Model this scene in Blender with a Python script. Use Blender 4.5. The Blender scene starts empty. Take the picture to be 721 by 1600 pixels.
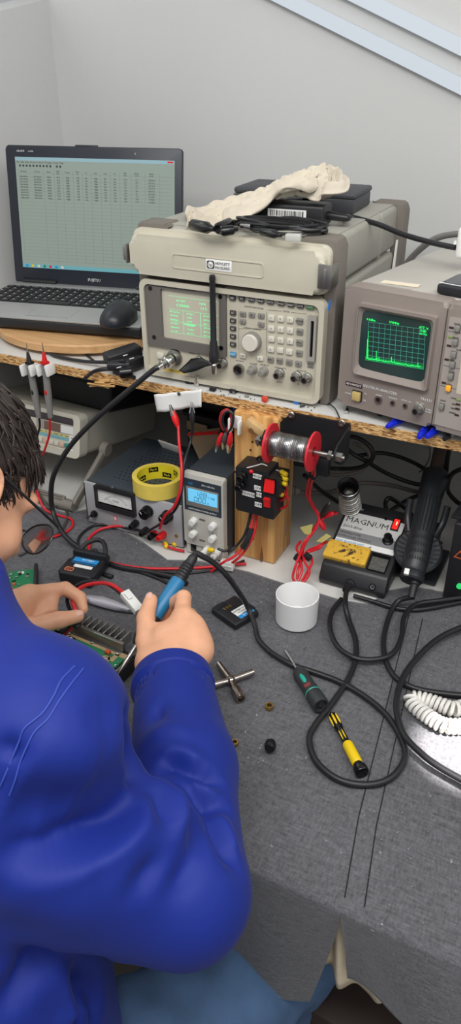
import bpy, bmesh, math, random
import numpy as np
from mathutils import Vector, Matrix, Quaternion
random.seed(7)
R_ = math.radians
SC = bpy.context.scene
COL = SC.collection
SH, BT = 1.047, 0.75            # shelf top and bench top heights (m)
WY, WX = 0.58, -1.258           # back wall plane y, left wall plane x

# ---------------------------------------------------------------- camera
CAM = Vector((0.0, -1.027, SH + 0.4753))
PITCH, YAW, ROLL, FPX = R_(31.06), R_(26.92), R_(-0.3425), 1179.4
_h = Vector((-math.sin(YAW), math.cos(YAW), 0)); _r = Vector((math.cos(YAW), math.sin(YAW), 0)); _u = Vector((0, 0, 1))
CF = _h*math.cos(PITCH) - _u*math.sin(PITCH)
_U0 = _h*math.sin(PITCH) + _u*math.cos(PITCH)
CR = _r*math.cos(ROLL) + _U0*math.sin(ROLL)
CU = -_r*math.sin(ROLL) + _U0*math.cos(ROLL)
cd = bpy.data.cameras.new('camera'); cam = bpy.data.objects.new('camera', cd); COL.objects.link(cam)
cd.sensor_fit = 'VERTICAL'; cd.sensor_height = 32.0; cd.lens = 32.0*FPX/1600.0
cd.clip_start = 0.02; cd.clip_end = 50
cam.matrix_world = Matrix(((CR.x, CU.x, -CF.x, CAM.x), (CR.y, CU.y, -CF.y, CAM.y), (CR.z, CU.z, -CF.z, CAM.z), (0, 0, 0, 1)))
SC.camera = cam
# ---------------------------------------------------------------- world, lamps, exposure
W = bpy.data.worlds.new('room_light'); SC.world = W; W.use_nodes = True
W.node_tree.nodes['Background'].inputs[0].default_value = (0.96, 0.98, 1.0, 1)
W.node_tree.nodes['Background'].inputs[1].default_value = 0.39
def area(name, loc, target, sx, sy, power, col=(1, 1, 1)):
    l = bpy.data.lights.new(name, 'AREA'); l.shape = 'RECTANGLE'; l.size = sx; l.size_y = sy; l.energy = power; l.color = col
    o = bpy.data.objects.new(name, l); COL.objects.link(o); o.location = loc
    o.rotation_euler = (Vector(target)-Vector(loc)).to_track_quat('-Z', 'Y').to_euler(); return o
area('ceiling_lamp_light', (-0.25, -1.12, 2.5), (-0.45, -0.4, 0.8), 1.5, 0.5, 26.5, (1, 0.985, 0.96))
area('ceiling_lamp_light', (0.9, -0.35, 2.55), (-1.1, -0.1, 1.2), 1.2, 0.5, 12, (1, 0.985, 0.96))
area('front_fill_light', (0.9, -2.3, 2.2), (-1.0, 0.2, 1.1), 1.2, 0.9, 8, (0.97, 0.99, 1.0))  # added fill from behind the camera to lift front faces; no window there
area('window_daylight', (-1.9, 0.05, 2.15), (-0.5, -0.4, 0.9), 1.0, 0.8, 8, (0.9, 0.96, 1.0))
sl = bpy.data.lights.new('sun_patch_light', 'SPOT'); sl.energy = 1500; sl.spot_size = R_(3.3); sl.spot_blend = 0.35; sl.shadow_soft_size = 0.015; sl.color = (1, 0.95, 0.92)
so = bpy.data.objects.new('sun_patch_light', sl); COL.objects.link(so); so.location = (0.9, -0.75, 2.4)
so.rotation_euler = (Vector((-0.040, -0.298, BT))-Vector(so.location)).to_track_quat('-Z', 'Y').to_euler()
vs = SC.view_settings; vs.view_transform = 'Standard'; vs.look = 'None'; vs.exposure = 0.0; vs.gamma = 1.0; vs.use_curve_mapping = False

# ---------------------------------------------------------------- placing helpers: a photo point cast on a plane that stands in the room
def ray(px, py): return CF*FPX + CR*(px-360.5) - CU*(py-800)
def Pz(px, py, z): d = ray(px, py); return CAM + d*((z-CAM.z)/d.z)
def Py(px, py, y): d = ray(px, py); return CAM + d*((y-CAM.y)/d.y)
def Px(px, py, x): d = ray(px, py); return CAM + d*((x-CAM.x)/d.x)
def UV(px, py, M, y=0.0):       # photo point on the local plane y of a thing's matrix -> (x, z) local
    Mi = M.inverted(); o = Mi @ CAM; d = Mi.to_3x3() @ ray(px, py); t = (y-o.y)/d.y; p = o + d*t; return p.x, p.z
def LZ(px, py, M, z): Mi = M.inverted(); o = Mi @ CAM; d = Mi.to_3x3() @ ray(px, py); return o + d*((z-o.z)/d.z)
def TM(loc, rz=0.0, rx=0.0, ry=0.0): return Matrix.Translation(loc) @ Matrix.Rotation(rz, 4, 'Z') @ Matrix.Rotation(rx, 4, 'X') @ Matrix.Rotation(ry, 4, 'Y')
PF = Matrix(((1, 0, 0, 0), (0, 0, -1, 0), (0, 1, 0, 0), (0, 0, 0, 1)))     # panel space: x right, y up, z out towards -Y

# ---------------------------------------------------------------- materials
def lin(c): return tuple((v/12.92 if v <= 0.04045 else ((v+0.055)/1.055)**2.4) for v in [x/255 for x in c]) + (1,)
MATS = {}
def mat(name, col, rough=0.5, metal=0.0, var=0.0, vscale=20, bump=0.0, bscale=200, emit=0, ecol=None, coat=0.0, sheen=0.0, trans=0.0, spec=0.5, sss=0.0):
    if name in MATS: return MATS[name]
    m = bpy.data.materials.new(name); m.use_nodes = True; nt = m.node_tree; p = nt.nodes['Principled BSDF']
    p.inputs['Base Color'].default_value = lin(col); p.inputs['Roughness'].default_value = rough; p.inputs['Metallic'].default_value = metal
    p.inputs['Specular IOR Level'].default_value = spec
    if coat: p.inputs['Coat Weight'].default_value = coat
    if sheen: p.inputs['Sheen Weight'].default_value = sheen
    if trans: p.inputs['Transmission Weight'].default_value = trans
    if sss: p.inputs['Subsurface Weight'].default_value = sss; p.inputs['Subsurface Scale'].default_value = 0.004; p.inputs['Subsurface Radius'].default_value = (1, .35, .2)
    if emit: p.inputs['Emission Color'].default_value = lin(ecol or col); p.inputs['Emission Strength'].default_value = emit
    if var or bump:
        tc = nt.nodes.new('ShaderNodeTexCoord')
    if var:
        n = nt.nodes.new('ShaderNodeTexNoise'); n.inputs['Scale'].default_value = vscale; n.inputs['Detail'].default_value = 6; nt.links.new(tc.outputs['Object'], n.inputs['Vector'])
        rp = nt.nodes.new('ShaderNodeMapRange'); rp.inputs['From Min'].default_value = 0.3; rp.inputs['From Max'].default_value = 0.7; rp.inputs['To Min'].default_value = 1-var; rp.inputs['To Max'].default_value = 1+var*0.6
        nt.links.new(n.outputs['Fac'], rp.inputs['Value'])
        mx = nt.nodes.new('ShaderNodeMix'); mx.data_type = 'RGBA'; mx.blend_type = 'MULTIPLY'; mx.inputs['Factor'].default_value = 1
        mx.inputs['A'].default_value = lin(col); nt.links.new(rp.outputs['Result'], mx.inputs['B']); nt.links.new(mx.outputs['Result'], p.inputs['Base Color'])
    if bump:
        n2 = nt.nodes.new('ShaderNodeTexNoise'); n2.inputs['Scale'].default_value = bscale; n2.inputs['Detail'].default_value = 3; nt.links.new(tc.outputs['Object'], n2.inputs['Vector'])
        b = nt.nodes.new('ShaderNodeBump'); b.inputs['Strength'].default_value = bump; b.inputs['Distance'].default_value = 0.002
        nt.links.new(n2.outputs['Fac'], b.inputs['Height']); nt.links.new(b.outputs['Normal'], p.inputs['Normal'])
    MATS[name] = m; return m
def nodes(m): return m.node_tree, m.node_tree.nodes['Principled BSDF'], m.node_tree.nodes.new('ShaderNodeTexCoord')

# ---------------------------------------------------------------- mesh builder: shapes collect into ONE mesh per part
def spline(P, n=8, closed=False):
    P = [Vector(p) for p in P]; out = []
    k = len(P)
    if k == 2: return [P[0].lerp(P[1], i/n) for i in range(n+1)]
    for i in range(k if closed else k-1):
        g = (lambda j: P[j % k]) if closed else (lambda j: P[max(0, min(k-1, j))])
        a, b, c, d = g(i-1), g(i), g(i+1), g(i+2)
        for j in range(n):
            t = j/n
            out.append(0.5*((2*b) + (c-a)*t + (2*a-5*b+4*c-d)*t*t + (3*b-a-3*c+d)*t**3))
    if not closed: out.append(P[-1].copy())
    return out
class B:
    def __init__(s, m=None, M=None): s.bm = bmesh.new(); s.mats = []; s.i = 0; s.M = M or Matrix(); s.m(m) if m else None
    def m(s, mt):
        if mt not in s.mats: s.mats.append(mt)
        s.i = s.mats.index(mt); return s
    def frame(s, M): s.M = M; return s
    def mesh(s, vs, fs, M=None):
        X = s.M @ M if M is not None else s.M
        bv = [s.bm.verts.new(X @ Vector(v)) for v in vs]
        for f in fs:
            try: fc = s.bm.faces.new([bv[k] for k in f]); fc.material_index = s.i
            except ValueError: pass
        return s
    def _take(s, t, M=None):
        t.verts.index_update(); s.mesh([v.co.copy() for v in t.verts], [[v.index for v in f.verts] for f in t.faces], M); t.free(); return s
    def box(s, c, size, bev=0.0, seg=2, rot=None, taper=None):
        t = bmesh.new(); bmesh.ops.create_cube(t, size=1)
        for v in t.verts:
            if taper and v.co.z > 0: v.co.x *= taper[0]; v.co.y *= taper[1]
            v.co = Vector((v.co.x*size[0], v.co.y*size[1], v.co.z*size[2]))
        if bev: bmesh.ops.bevel(t, geom=t.edges[:], offset=min(bev, min(size)*0.49), segments=seg, profile=0.5, affect='EDGES')
        M = Matrix.Translation(c) @ (rot.to_4x4() if rot is not None else Matrix())
        return s._take(t, M)
    def prism(s, outline, d0, d1, bev=0.0, M=None, seg=2):      # 2-d outline (ccw) extruded along z
        t = bmesh.new(); n = len(outline)
        lo = [t.verts.new((x, y, d0)) for x, y in outline]; hi = [t.verts.new((x, y, d1)) for x, y in outline]
        t.faces.new(lo[::-1]); top = t.faces.new(hi)
        for k in range(n): t.faces.new((lo[k], lo[(k+1) % n], hi[(k+1) % n], hi[k]))
        if bev: bmesh.ops.bevel(t, geom=list(top.edges), offset=bev, segments=seg, profile=0.5, affect='EDGES')
        return s._take(t, M)
    def ring(s, outer, inner, d0, d1, M=None):                   # frame between two outlines with equal point counts
        n = len(outer); vs = [(x, y, d) for d in (d0, d1) for o in (outer, inner) for x, y in o]; fs = []
        for k in range(n):
            j = (k+1) % n
            fs += [(2*n+k, 2*n+j, 3*n+j, 3*n+k), (j, k, n+k, n+j), (k, j, 2*n+j, 2*n+k), (n+j, n+k, 3*n+k, 3*n+j)]
        return s.mesh(vs, fs, M)
    def cyl(s, a, b, r0, r1=None, n=20, bev=0.0):
        a, b = Vector(a), Vector(b); r1 = r0 if r1 is None else r1; L = (b-a).length
        pr = [(0, 0), (r0-bev, 0), (r0, bev), (r1, L-bev), (r1-bev, L), (0, L)] if bev else [(0, 0), (r0, 0), (r1, L), (0, L)]
        return s.lathe(pr, a, b-a, n)
    def lathe(s, prof, o, axis, n=24, sc=(1, 1)):
        q = Vector((0, 0, 1)).rotation_difference(Vector(axis).normalized()).to_matrix().to_4x4()
        vs = []; fs = []; idx = []
        for r, h in prof:
            if r <= 1e-7: idx.append([len(vs)]); vs.append((0, 0, h))
            else:
                idx.append(list(range(len(vs), len(vs)+n)))
                for k in range(n): a = 2*math.pi*k/n; vs.append((r*math.cos(a)*sc[0], r*math.sin(a)*sc[1], h))
        for A, Bq in zip(idx, idx[1:]):
            for k in range(n):
                j = (k+1) % n
                if len(A) == 1 and len(Bq) == 1: continue
                if len(A) == 1: fs.append((A[0], Bq[j], Bq[k])[::-1] if False else (A[0], Bq[j], Bq[k]))
                elif len(Bq) == 1: fs.append((A[k], A[j], Bq[0]))
                else: fs.append((A[k], A[j], Bq[j], Bq[k]))
        return s.mesh(vs, fs, Matrix.Translation(o) @ q)
    def tube(s, P, r, n=8, sub=8, closed=False, radii=None, flat=None, smooth=True):
        C_ = spline(P, sub, closed) if smooth else [Vector(p) for p in P]
        k = len(C_); T = []
        for i in range(k):
            a = C_[(i-1) % k] if (closed or i > 0) else C_[0]; b = C_[(i+1) % k] if (closed or i < k-1) else C_[-1]
            v = (b-a); T.append(v.normalized() if v.length > 1e-9 else Vector((0, 0, 1)))
        up = Vector((0, 0, 1)) if abs(T[0].z) < 0.9 else Vector((1, 0, 0))
        N = (up - T[0]*up.dot(T[0])).normalized(); vs = []; fs = []
        for i in range(k):
            if i: N = (T[i-1].rotation_difference(T[i]) @ N); N = (N - T[i]*N.dot(T[i])).normalized()
            Bn = T[i].cross(N); rr = r if radii is None else radii[min(len(radii)-1, int(i/max(1, k-1)*(len(radii)-1)))]*(1) if radii and False else r
            if radii: f = i/max(1, k-1)*(len(radii)-1); a0 = int(min(f, len(radii)-2)); rr = radii[a0] + (radii[a0+1]-radii[a0])*(f-a0)
            fl = flat or (1, 1)
            for j in range(n): a = 2*math.pi*j/n; vs.append(C_[i] + N*(math.cos(a)*rr*fl[0]) + Bn*(math.sin(a)*rr*fl[1]))
        for i in range(k if closed else k-1):
            i2 = (i+1) % k
            for j in range(n): j2 = (j+1) % n; fs.append((i*n+j, i*n+j2, i2*n+j2, i2*n+j))
        if not closed: fs.append(tuple(range(n))[::-1]); fs.append(tuple((k-1)*n+j for j in range(n)))
        return s.mesh(vs, fs)
    def ball(s, c, r, n=16, rot=None):
        r = (r, r, r) if not hasattr(r, '__len__') else r
        t = bmesh.new(); bmesh.ops.create_uvsphere(t, u_segments=n, v_segments=max(6, n*2//3), radius=1)
        M = Matrix.Translation(c) @ (rot.to_4x4() if rot is not None else Matrix()) @ Matrix.Diagonal((*r, 1)); return s._take(t, M)
    def text(s, txt, x, y, size, z=0.0, d=0.0002, align='CENTER', rot=0.0, M=None, sx=1.0, bold=0.0):
        cu = bpy.data.curves.new('t', 'FONT'); cu.body = txt; cu.size = size; cu.extrude = d; cu.align_x = align; cu.align_y = 'CENTER'; cu.resolution_u = 1; cu.offset = bold
        o = bpy.data.objects.new('t', cu); me = o.to_mesh()
        X = (M or Matrix()) @ Matrix.Translation((x, y, z)) @ Matrix.Rotation(rot, 4, 'Z') @ Matrix.Diagonal((sx, 1, 1, 1))
        s.mesh([v.co.copy() for v in me.vertices], [tuple(p.vertices) for p in me.polygons], X)
        o.to_mesh_clear(); bpy.data.objects.remove(o); bpy.data.curves.remove(cu); return s
    def grid(s, rows, closed_u=False):            # rows of points -> quads
        n = len(rows[0]); vs = [p for r in rows for p in r]; fs = []
        for i in range(len(rows)-1):
            for j in range(n if closed_u else n-1): k = (j+1) % n; fs.append((i*n+j, i*n+k, (i+1)*n+k, (i+1)*n+j))
        return s.mesh(vs, fs)
    def obj(s, name, parent=None, sharp=35, recalc=True, kind=None, label=None, weld=0):
        if weld: bmesh.ops.remove_doubles(s.bm, verts=s.bm.verts, dist=weld)
        if recalc: bmesh.ops.recalc_face_normals(s.bm, faces=s.bm.faces)
        me = bpy.data.meshes.new(name); s.bm.to_mesh(me); s.bm.free()
        for m_ in s.mats: me.materials.append(m_)
        me.polygons.foreach_set('use_smooth', [True]*len(me.polygons))
        me.set_sharp_from_angle(angle=R_(sharp))
        o = bpy.data.objects.new(name, me); COL.objects.link(o)
        if parent: o.parent = parent
        if kind: o['kind'] = kind
        if label: o['label'] = label
        return o
def tag(o, label, cat, group=None, kind=None):
    o['label'] = label; o['category'] = cat
    if group: o['group'] = group
    if kind: o['kind'] = kind
    return o
def thing(name, label, cat, M=None, group=None):
    o = bpy.data.objects.new(name, None); COL.objects.link(o); o.empty_display_size = 0.02
    if M is not None: o.matrix_world = M
    return tag(o, label, cat, group)
def rrect(x0, y0, x1, y1, r, n=5):
    out = []
    for cx, cy, a in ((x1-r, y0+r, -90), (x1-r, y1-r, 0), (x0+r, y1-r, 90), (x0+r, y0+r, 180)):
        for k in range(n+1): t = R_(a+90*k/n); out.append((cx+r*math.cos(t), cy+r*math.sin(t)))
    return out
def circ(r, n=24, cx=0, cy=0): return [(cx+r*math.cos(2*math.pi*k/n), cy+r*math.sin(2*math.pi*k/n)) for k in range(n)]
def struct(o): o['kind'] = 'structure'; return o
def cable(name, label, cat, P, r, m, group=None, sub=8, n=8): return tag(B(m).tube(P, r, n, sub).obj(name, sharp=60), label, cat, group)
def bz(pts, z): return [Pz(x, y, z) for x, y in pts]

# smooth union of rounded shapes -> one continuous surface (naive surface nets)
def surface_nets(f, lo, hi, h):
    lo = np.array(lo, float); n = np.ceil((np.array(hi)-lo)/h).astype(int)+1
    ax = [lo[i]+h*np.arange(n[i]) for i in range(3)]
    X, Y, Z = np.meshgrid(*ax, indexing='ij'); V = f(np.stack([X, Y, Z], -1).reshape(-1, 3)).reshape(n)
    ins = V < 0; c = np.zeros(n-1, int)
    offs = [(i, j, k) for i in (0, 1) for j in (0, 1) for k in (0, 1)]
    sl = lambda o: tuple(slice(o[a], n[a]-1+o[a]) for a in range(3))
    for o in offs: c += ins[sl(o)]
    act = (c > 0) & (c < 8); idx = -np.ones(n-1, int); ids = np.argwhere(act); idx[act] = np.arange(len(ids))
    acc = np.zeros((len(ids), 3)); cnt = np.zeros(len(ids))
    for a in offs:
        for ax_ in range(3):
            if a[ax_]: continue
            b = list(a); b[ax_] = 1
            va = V[tuple((ids+np.array(a)).T)]; vb = V[tuple((ids+np.array(b)).T)]
            cr = (va < 0) != (vb < 0); t = np.where(cr, va/(va-vb+1e-30), 0)
            p = np.tile(np.array(a, float), (len(ids), 1)); p[:, ax_] = t
            acc[cr] += p[cr]; cnt[cr] += 1
    P = lo + h*(ids + acc/np.maximum(cnt, 1)[:, None]); F = []
    for ax_ in range(3):
        u, v = (ax_+1) % 3, (ax_+2) % 3
        A = ins[tuple(slice(0, n[k]-1) if k == ax_ else slice(1, n[k]-1) for k in range(3))]
        Bq = ins[tuple(slice(1, n[k]) if k == ax_ else slice(1, n[k]-1) for k in range(3))]
        for flip in (False, True):
            e = np.argwhere(A & ~Bq if not flip else ~A & Bq)
            if not len(e): continue
            base = e.copy(); base[:, u] += 1; base[:, v] += 1
            def cell(du, dv): q = base.copy(); q[:, u] -= du; q[:, v] -= dv; return idx[tuple(q.T)]
            q = np.stack([cell(1, 1), cell(0, 1), cell(0, 0), cell(1, 0)], 1)
            F.append(q[:, ::-1] if flip else q)
    return P, np.concatenate(F)
def smin(a, b, k): h_ = np.clip(0.5+0.5*(b-a)/k, 0, 1); return b*(1-h_)+a*h_ - k*h_*(1-h_)
def cone(p, a, b, r0, r1):      # distance to a tapered capsule
    a = np.array(a, float); b = np.array(b, float); ab = b-a; t = np.clip(((p-a)@ab)/(ab@ab+1e-12), 0, 1)
    return np.linalg.norm(p-a-t[:, None]*ab, axis=1) - (r0+(r1-r0)*t)
def ellip(p, c, r, M=None):     # approximate distance to an ellipsoid, M 3x3 local axes as columns
    q = p-np.array(c, float)
    if M is not None: q = q @ np.array(M)
    r = np.array(r, float); k0 = np.linalg.norm(q/r, axis=1); k1 = np.linalg.norm(q/(r*r), axis=1); return k0*(k0-1)/(k1+1e-9)
def np_obj(name, V, F, mats, parent=None, smooth_it=2, matidx=None, sharp=80):
    V = np.array(V); F = np.array(F)
    for _ in range(smooth_it):
        acc = np.zeros_like(V); cn = np.zeros(len(V))
        for k in range(4):
            for j in (1, 3): np.add.at(acc, F[:, k], V[F[:, (k+j) % 4]]); np.add.at(cn, F[:, k], 1)
        V = 0.5*V+0.5*acc/np.maximum(cn, 1)[:, None]
    me = bpy.data.meshes.new(name); me.from_pydata(V.tolist(), [], F.tolist())
    for m_ in mats: me.materials.append(m_)
    if matidx is not None: me.polygons.foreach_set('material_index', matidx)
    me.polygons.foreach_set('use_smooth', [True]*len(me.polygons)); me.update()
    bm = bmesh.new(); bm.from_mesh(me); bmesh.ops.recalc_face_normals(bm, faces=bm.faces); bm.to_mesh(me); bm.free()
    o = bpy.data.objects.new(name, me); COL.objects.link(o)
    if parent: o.parent = parent
    return o

# common materials
M_blk = mat('black_plastic', (32, 32, 35), 0.45, bump=0.15, bscale=900)
M_blkg = mat('black_gloss', (16, 16, 18), 0.22)
M_rub = mat('black_cable_rubber', (30, 30, 33), 0.42)
M_red = mat('red_wire', (205, 30, 42), 0.4)
M_redp = mat('red_plastic', (215, 28, 30), 0.35)
M_yel = mat('yellow_plastic', (232, 196, 20), 0.4)
M_wht = mat('white_plastic', (228, 228, 224), 0.4)
M_chr = mat('chrome', (205, 203, 198), 0.22, 1.0, var=0.08, vscale=60)
M_stl = mat('steel', (165, 163, 158), 0.38, 1.0, var=0.1, vscale=80)
M_brs = mat('brass', (196, 160, 90), 0.3, 1.0)
M_grn = mat('green_pcb', (38, 128, 84), 0.4)
M_prt = mat('print_white', (225, 226, 225), 0.6)
M_ink = mat('print_dark', (60, 58, 58), 0.6)
M_lab = mat('label_white', (235, 235, 232), 0.5)
M_blue = mat('label_blue', (40, 140, 205), 0.4)
# ================================================================ SETTING
M_wall = mat('wall_paint', (196, 196, 195), 0.75, var=0.025, vscale=3, bump=0.12, bscale=260)
M_flr = mat('floor_vinyl', (118, 112, 104), 0.6, var=0.12, vscale=30)
def wall(name, pts, thick, m=M_wall):
    b = B(m); n = len(pts); T = Vector(thick)
    vs = [Vector(p) for p in pts] + [Vector(p)+T for p in pts]
    b.mesh(vs, [tuple(range(n)), tuple(range(2*n-1, n-1, -1))] + [(k, (k+1) % n, n+(k+1) % n, n+k) for k in range(n)])
    return struct(b.obj(name))
wall('wall_back', [(WX, WY, 0), (1.6, WY, 0), (1.6, WY, 2.6), (WX, WY, 2.6)], (0, 0.1, 0))
# the left wall has a sloping top; bright daylight window above it
c0, c1 = Px(75, -2, WX), Px(0, 17, WX)
dz = (c0.z-c1.z)/(c0.y-c1.y)
zt = lambda y: c1.z + dz*(y-c1.y)
wall('wall_left', [(WX, WY+.1, 0), (WX, WY+.1, zt(WY+.1)), (WX, -0.35, zt(-.35)), (WX, -1.5, zt(-.35)), (WX, -1.5, 0)], (-0.1, 0, 0))
wall('floor', [(-1.4, -2.6, 0), (1.6, -2.6, 0), (1.6, WY, 0), (-1.4, WY, 0)], (0, 0, -0.05), M_flr)
M_pane = mat('window_daylight_pane', (236, 240, 238), 0.3, emit=0.85, ecol=(240, 244, 242))
b = B(mat('window_frame_grey', (120, 120, 122), 0.5)); Mw = Matrix(((0, 0, 1, 0), (1, 0, 0, 0), (0, 1, 0, 0), (0, 0, 0, 1)))
b.ring([(-.9, 1.35), (.55, 1.35), (.55, 2.6), (-.9, 2.6)], [(-.86, 1.39), (.3, 1.39), (.3, 2.56), (-.86, 2.56)], -1.72, -1.68, Mw)
wf = struct(b.obj('window_1')); B(M_pane).mesh([(-1.7, -.86, 1.39), (-1.7, .3, 1.39), (-1.7, .3, 2.56), (-1.7, -.86, 2.56)], [(0, 1, 2, 3)]).obj('window_pane', wf)
# two pale slanted bars fixed on the back wall
M_bar = mat('pale_bar_paint', (206, 214, 224), 0.35)
def bar(name, p0, p1, q0, q1):
    y = WY-0.0125; a0, a1, b0, b1 = [Py(*p, y) for p in (p0, p1, q0, q1)]      # lower edge p0->p1, upper edge q0->q1
    d = (a1-a0).normalized(); a0 = a0-d*0.5; b0 = b0-d*0.5; a1 = a1+d*0.5; b1 = b1+d*0.5
    wall(name, [a0, a1, b1, b0], (0, 0.012, 0), M_bar)
bar('trim_1', (423, 0), (721, 149), (475, 0), (721, 121))
bar('trim_2', (543, 0), (721, 88), (598, 0), (721, 59))

# ================================================================ WORKBENCH, SHELF, TABLECLOTH
M_lam = mat('white_laminate', (214, 213, 209), 0.35, var=0.05, vscale=14)
M_chip = mat('chipboard_edge', (196, 150, 92), 0.8)
nt, p, tc = nodes(M_chip)
mp = nt.nodes.new('ShaderNodeMapping'); mp.inputs['Scale'].default_value = (90, 90, 330); nt.links.new(tc.outputs['Object'], mp.inputs['Vector'])
vo = nt.nodes.new('ShaderNodeTexVoronoi'); vo.inputs['Scale'].default_value = 1.6; nt.links.new(mp.outputs['Vector'], vo.inputs['Vector'])
cr = nt.nodes.new('ShaderNodeValToRGB'); e = cr.color_ramp.elements; e[0].color = lin((112, 70, 34)); e[1].color = lin((226, 186, 128)); e[0].position = .1; e[1].position = .8
k = e.new(0.4); k.color = lin((192, 142, 84))
nt.links.new(vo.outputs['Color'], cr.inputs['Fac']); nt.links.new(cr.outputs['Color'], p.inputs['Base Color'])
bp = nt.nodes.new('ShaderNodeBump'); bp.inputs['Strength'].default_value = .6; bp.inputs['Distance'].default_value = .002; nt.links.new(vo.outputs['Distance'], bp.inputs['Height']); nt.links.new(bp.outputs['Normal'], p.inputs['Normal'])
M_pine = mat('pine_wood', (214, 164, 98), 0.6)
nt, p, tc = nodes(M_pine)
mp = nt.nodes.new('ShaderNodeMapping'); mp.inputs['Scale'].default_value = (38, 38, 1.3); nt.links.new(tc.outputs['Object'], mp.inputs['Vector'])
wv = nt.nodes.new('ShaderNodeTexNoise'); wv.inputs['Scale'].default_value = 3; wv.inputs['Detail'].default_value = 5; nt.links.new(mp.outputs['Vector'], wv.inputs['Vector'])
cr = nt.nodes.new('ShaderNodeValToRGB'); e = cr.color_ramp.elements; e[0].color = lin((178, 118, 60)); e[1].color = lin((222, 174, 108)); e[0].position = .32; e[1].position = .62
nt.links.new(wv.outputs['Fac'], cr.inputs['Fac']); nt.links.new(cr.outputs['Color'], p.inputs['Base Color'])

wb = thing('workbench', 'long white laminate workbench mostly hidden under the dark cloth', 'workbench', TM((0, 0, 0)))
B(M_lam).box((-.43, (WY-.002-.545)/2, BT-.0165), (1.65, WY-.002+.545, .03), .002).obj('worktop', wb)
for x, y in ((-1.2, -.5), (.34, -.5), (-1.2, .5), (.34, .5)): B(M_stl).box((x, y, (BT-.0315)/2), (.04, .04, BT-.0315), .003).obj('leg', wb)
sh = thing('shelf', 'white topped chipboard shelf on wooden posts above the bench', 'shelf', TM((0, 0, 0)))
b = B(M_lam).box((-.43, WY/2+.0015, SH-.0085), (1.65, WY-.003, .017), 0)
b.m(M_chip).box((-.43, .0008, SH-.0087), (1.65, .0015, .0165), 0); b.obj('shelf_board', sh)
# splintered bit of the chipboard edge
b = B(mat('splintered_wood', (214, 170, 108), .8, var=.2, vscale=90)); o = Py(165, 599, -.002)
for k in range(7):
    q = o + Vector((random.uniform(-.022, .016), random.uniform(-.005, .002), random.uniform(-.008, .006)))
    b.box(q, (random.uniform(.02, .045), .004, random.uniform(.002, .005)), .0008, 1, rot=Matrix.Rotation(random.uniform(-.25, .1), 3, 'Y'))
b.obj('splinter', sh, label='torn splinter of raw wood')
po = B(M_pine).box((-.4692, .0265, (BT+SH-.017)/2), (.0796, .075, SH-.017-BT), .003)
po.m(mat('dark_hole', (40, 26, 16), .9))
for q in ((403, 695), (395, 690), (368, 737), (397, 735), (396, 842), (392, 703)):
    c = Py(*q, -.0115); po.cyl(c, c+Vector((0, -.0008, 0)), .0018, n=10)
c = Py(409, 872, -.0115); po.m(mat('wood_knot', (120, 78, 40), .7)).prism([(0, -.012), (.0035, 0), (0, .025), (-.0035, 0)], 0, .0006, 0, Matrix.Translation(c) @ PF)
po.obj('support_post', sh)
B(M_pine).box((Px(3, 580, -1.0).x-.24, .03, (BT+SH-.017)/2), (.05, .05, SH-.017-BT), .003).obj('support_post', sh)
b = B(mat('scrap_wood', (206, 170, 118), .7, var=.15, vscale=60)); c = Py(403, 668, -.02)
b.box(c, (.040, .016, .013), .0015, 2, rot=Matrix.Rotation(R_(28), 3, 'Y')); b.m(MATS['wood_knot']).cyl(c+Vector((-.008, -.0085, -.004)), c+Vector((-.008, -.0075, -.004)), .0045, n=14)
tag(b.obj('wood_scrap'), 'small scrap of pine with a knot fixed at the top of the post', 'wood scrap')

# dark woven cloth over the bench, open seam at the front
M_clo = mat('charcoal_cloth', (64, 65, 70), 0.9, sheen=0.25, spec=0.2)
nt, p, tc = nodes(M_clo)
def nz(scale, sc=(1, 1, 1), det=3):
    mp = nt.nodes.new('ShaderNodeMapping'); mp.inputs['Scale'].default_value = sc; nt.links.new(tc.outputs['Object'], mp.inputs['Vector'])
    n = nt.nodes.new('ShaderNodeTexNoise'); n.inputs['Scale'].default_value = scale; n.inputs['Detail'].default_value = det; nt.links.new(mp.outputs['Vector'], n.inputs['Vector']); return n.outputs['Fac']
def mth(op, a, b_=None, c=None):
    n = nt.nodes.new('ShaderNodeMath'); n.operation = op
    for i, v in enumerate((a, b_, c)):
        if v is None: continue
        if isinstance(v, (int, float)): n.inputs[i].default_value = v
        else: nt.links.new(v, n.inputs[i])
    return n.outputs[0]
wa = nz(420, (.16, 1, 1)); wb_ = nz(420, (1, .3, 1)); big = nz(7); sp = nz(150, det=2); sp2 = nz(9)
v = mth('ADD', mth('MULTIPLY', mth('SUBTRACT', mth('ADD', wa, wb_), 1.0), 1.15), mth('MULTIPLY_ADD', mth('SUBTRACT', big, .5), .5, 1.0))
spk = mth('MULTIPLY', mth('GREATER_THAN', sp, .735), mth('GREATER_THAN', sp2, .5))
mx = nt.nodes.new('ShaderNodeMix'); mx.data_type = 'RGBA'; mx.blend_type = 'MULTIPLY'; mx.inputs['Factor'].default_value = 1; mx.inputs['A'].default_value = lin((90, 90, 94)); nt.links.new(v, mx.inputs['B'])
mx2 = nt.nodes.new('ShaderNodeMix'); mx2.data_type = 'RGBA'; nt.links.new(mth('MULTIPLY', spk, .45), mx2.inputs['Factor']); nt.links.new(mx.outputs['Result'], mx2.inputs['A']); mx2.inputs['B'].default_value = lin((190, 190, 190)); nt.links.new(mx2.outputs['Result'], p.inputs['Base Color'])
bp = nt.nodes.new('ShaderNodeBump'); bp.inputs['Strength'].default_value = .35; bp.inputs['Distance'].default_value = .001; nt.links.new(mth('ADD', wa, wb_), bp.inputs['Height']); nt.links.new(bp.outputs['Normal'], p.inputs['Normal'])

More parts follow.
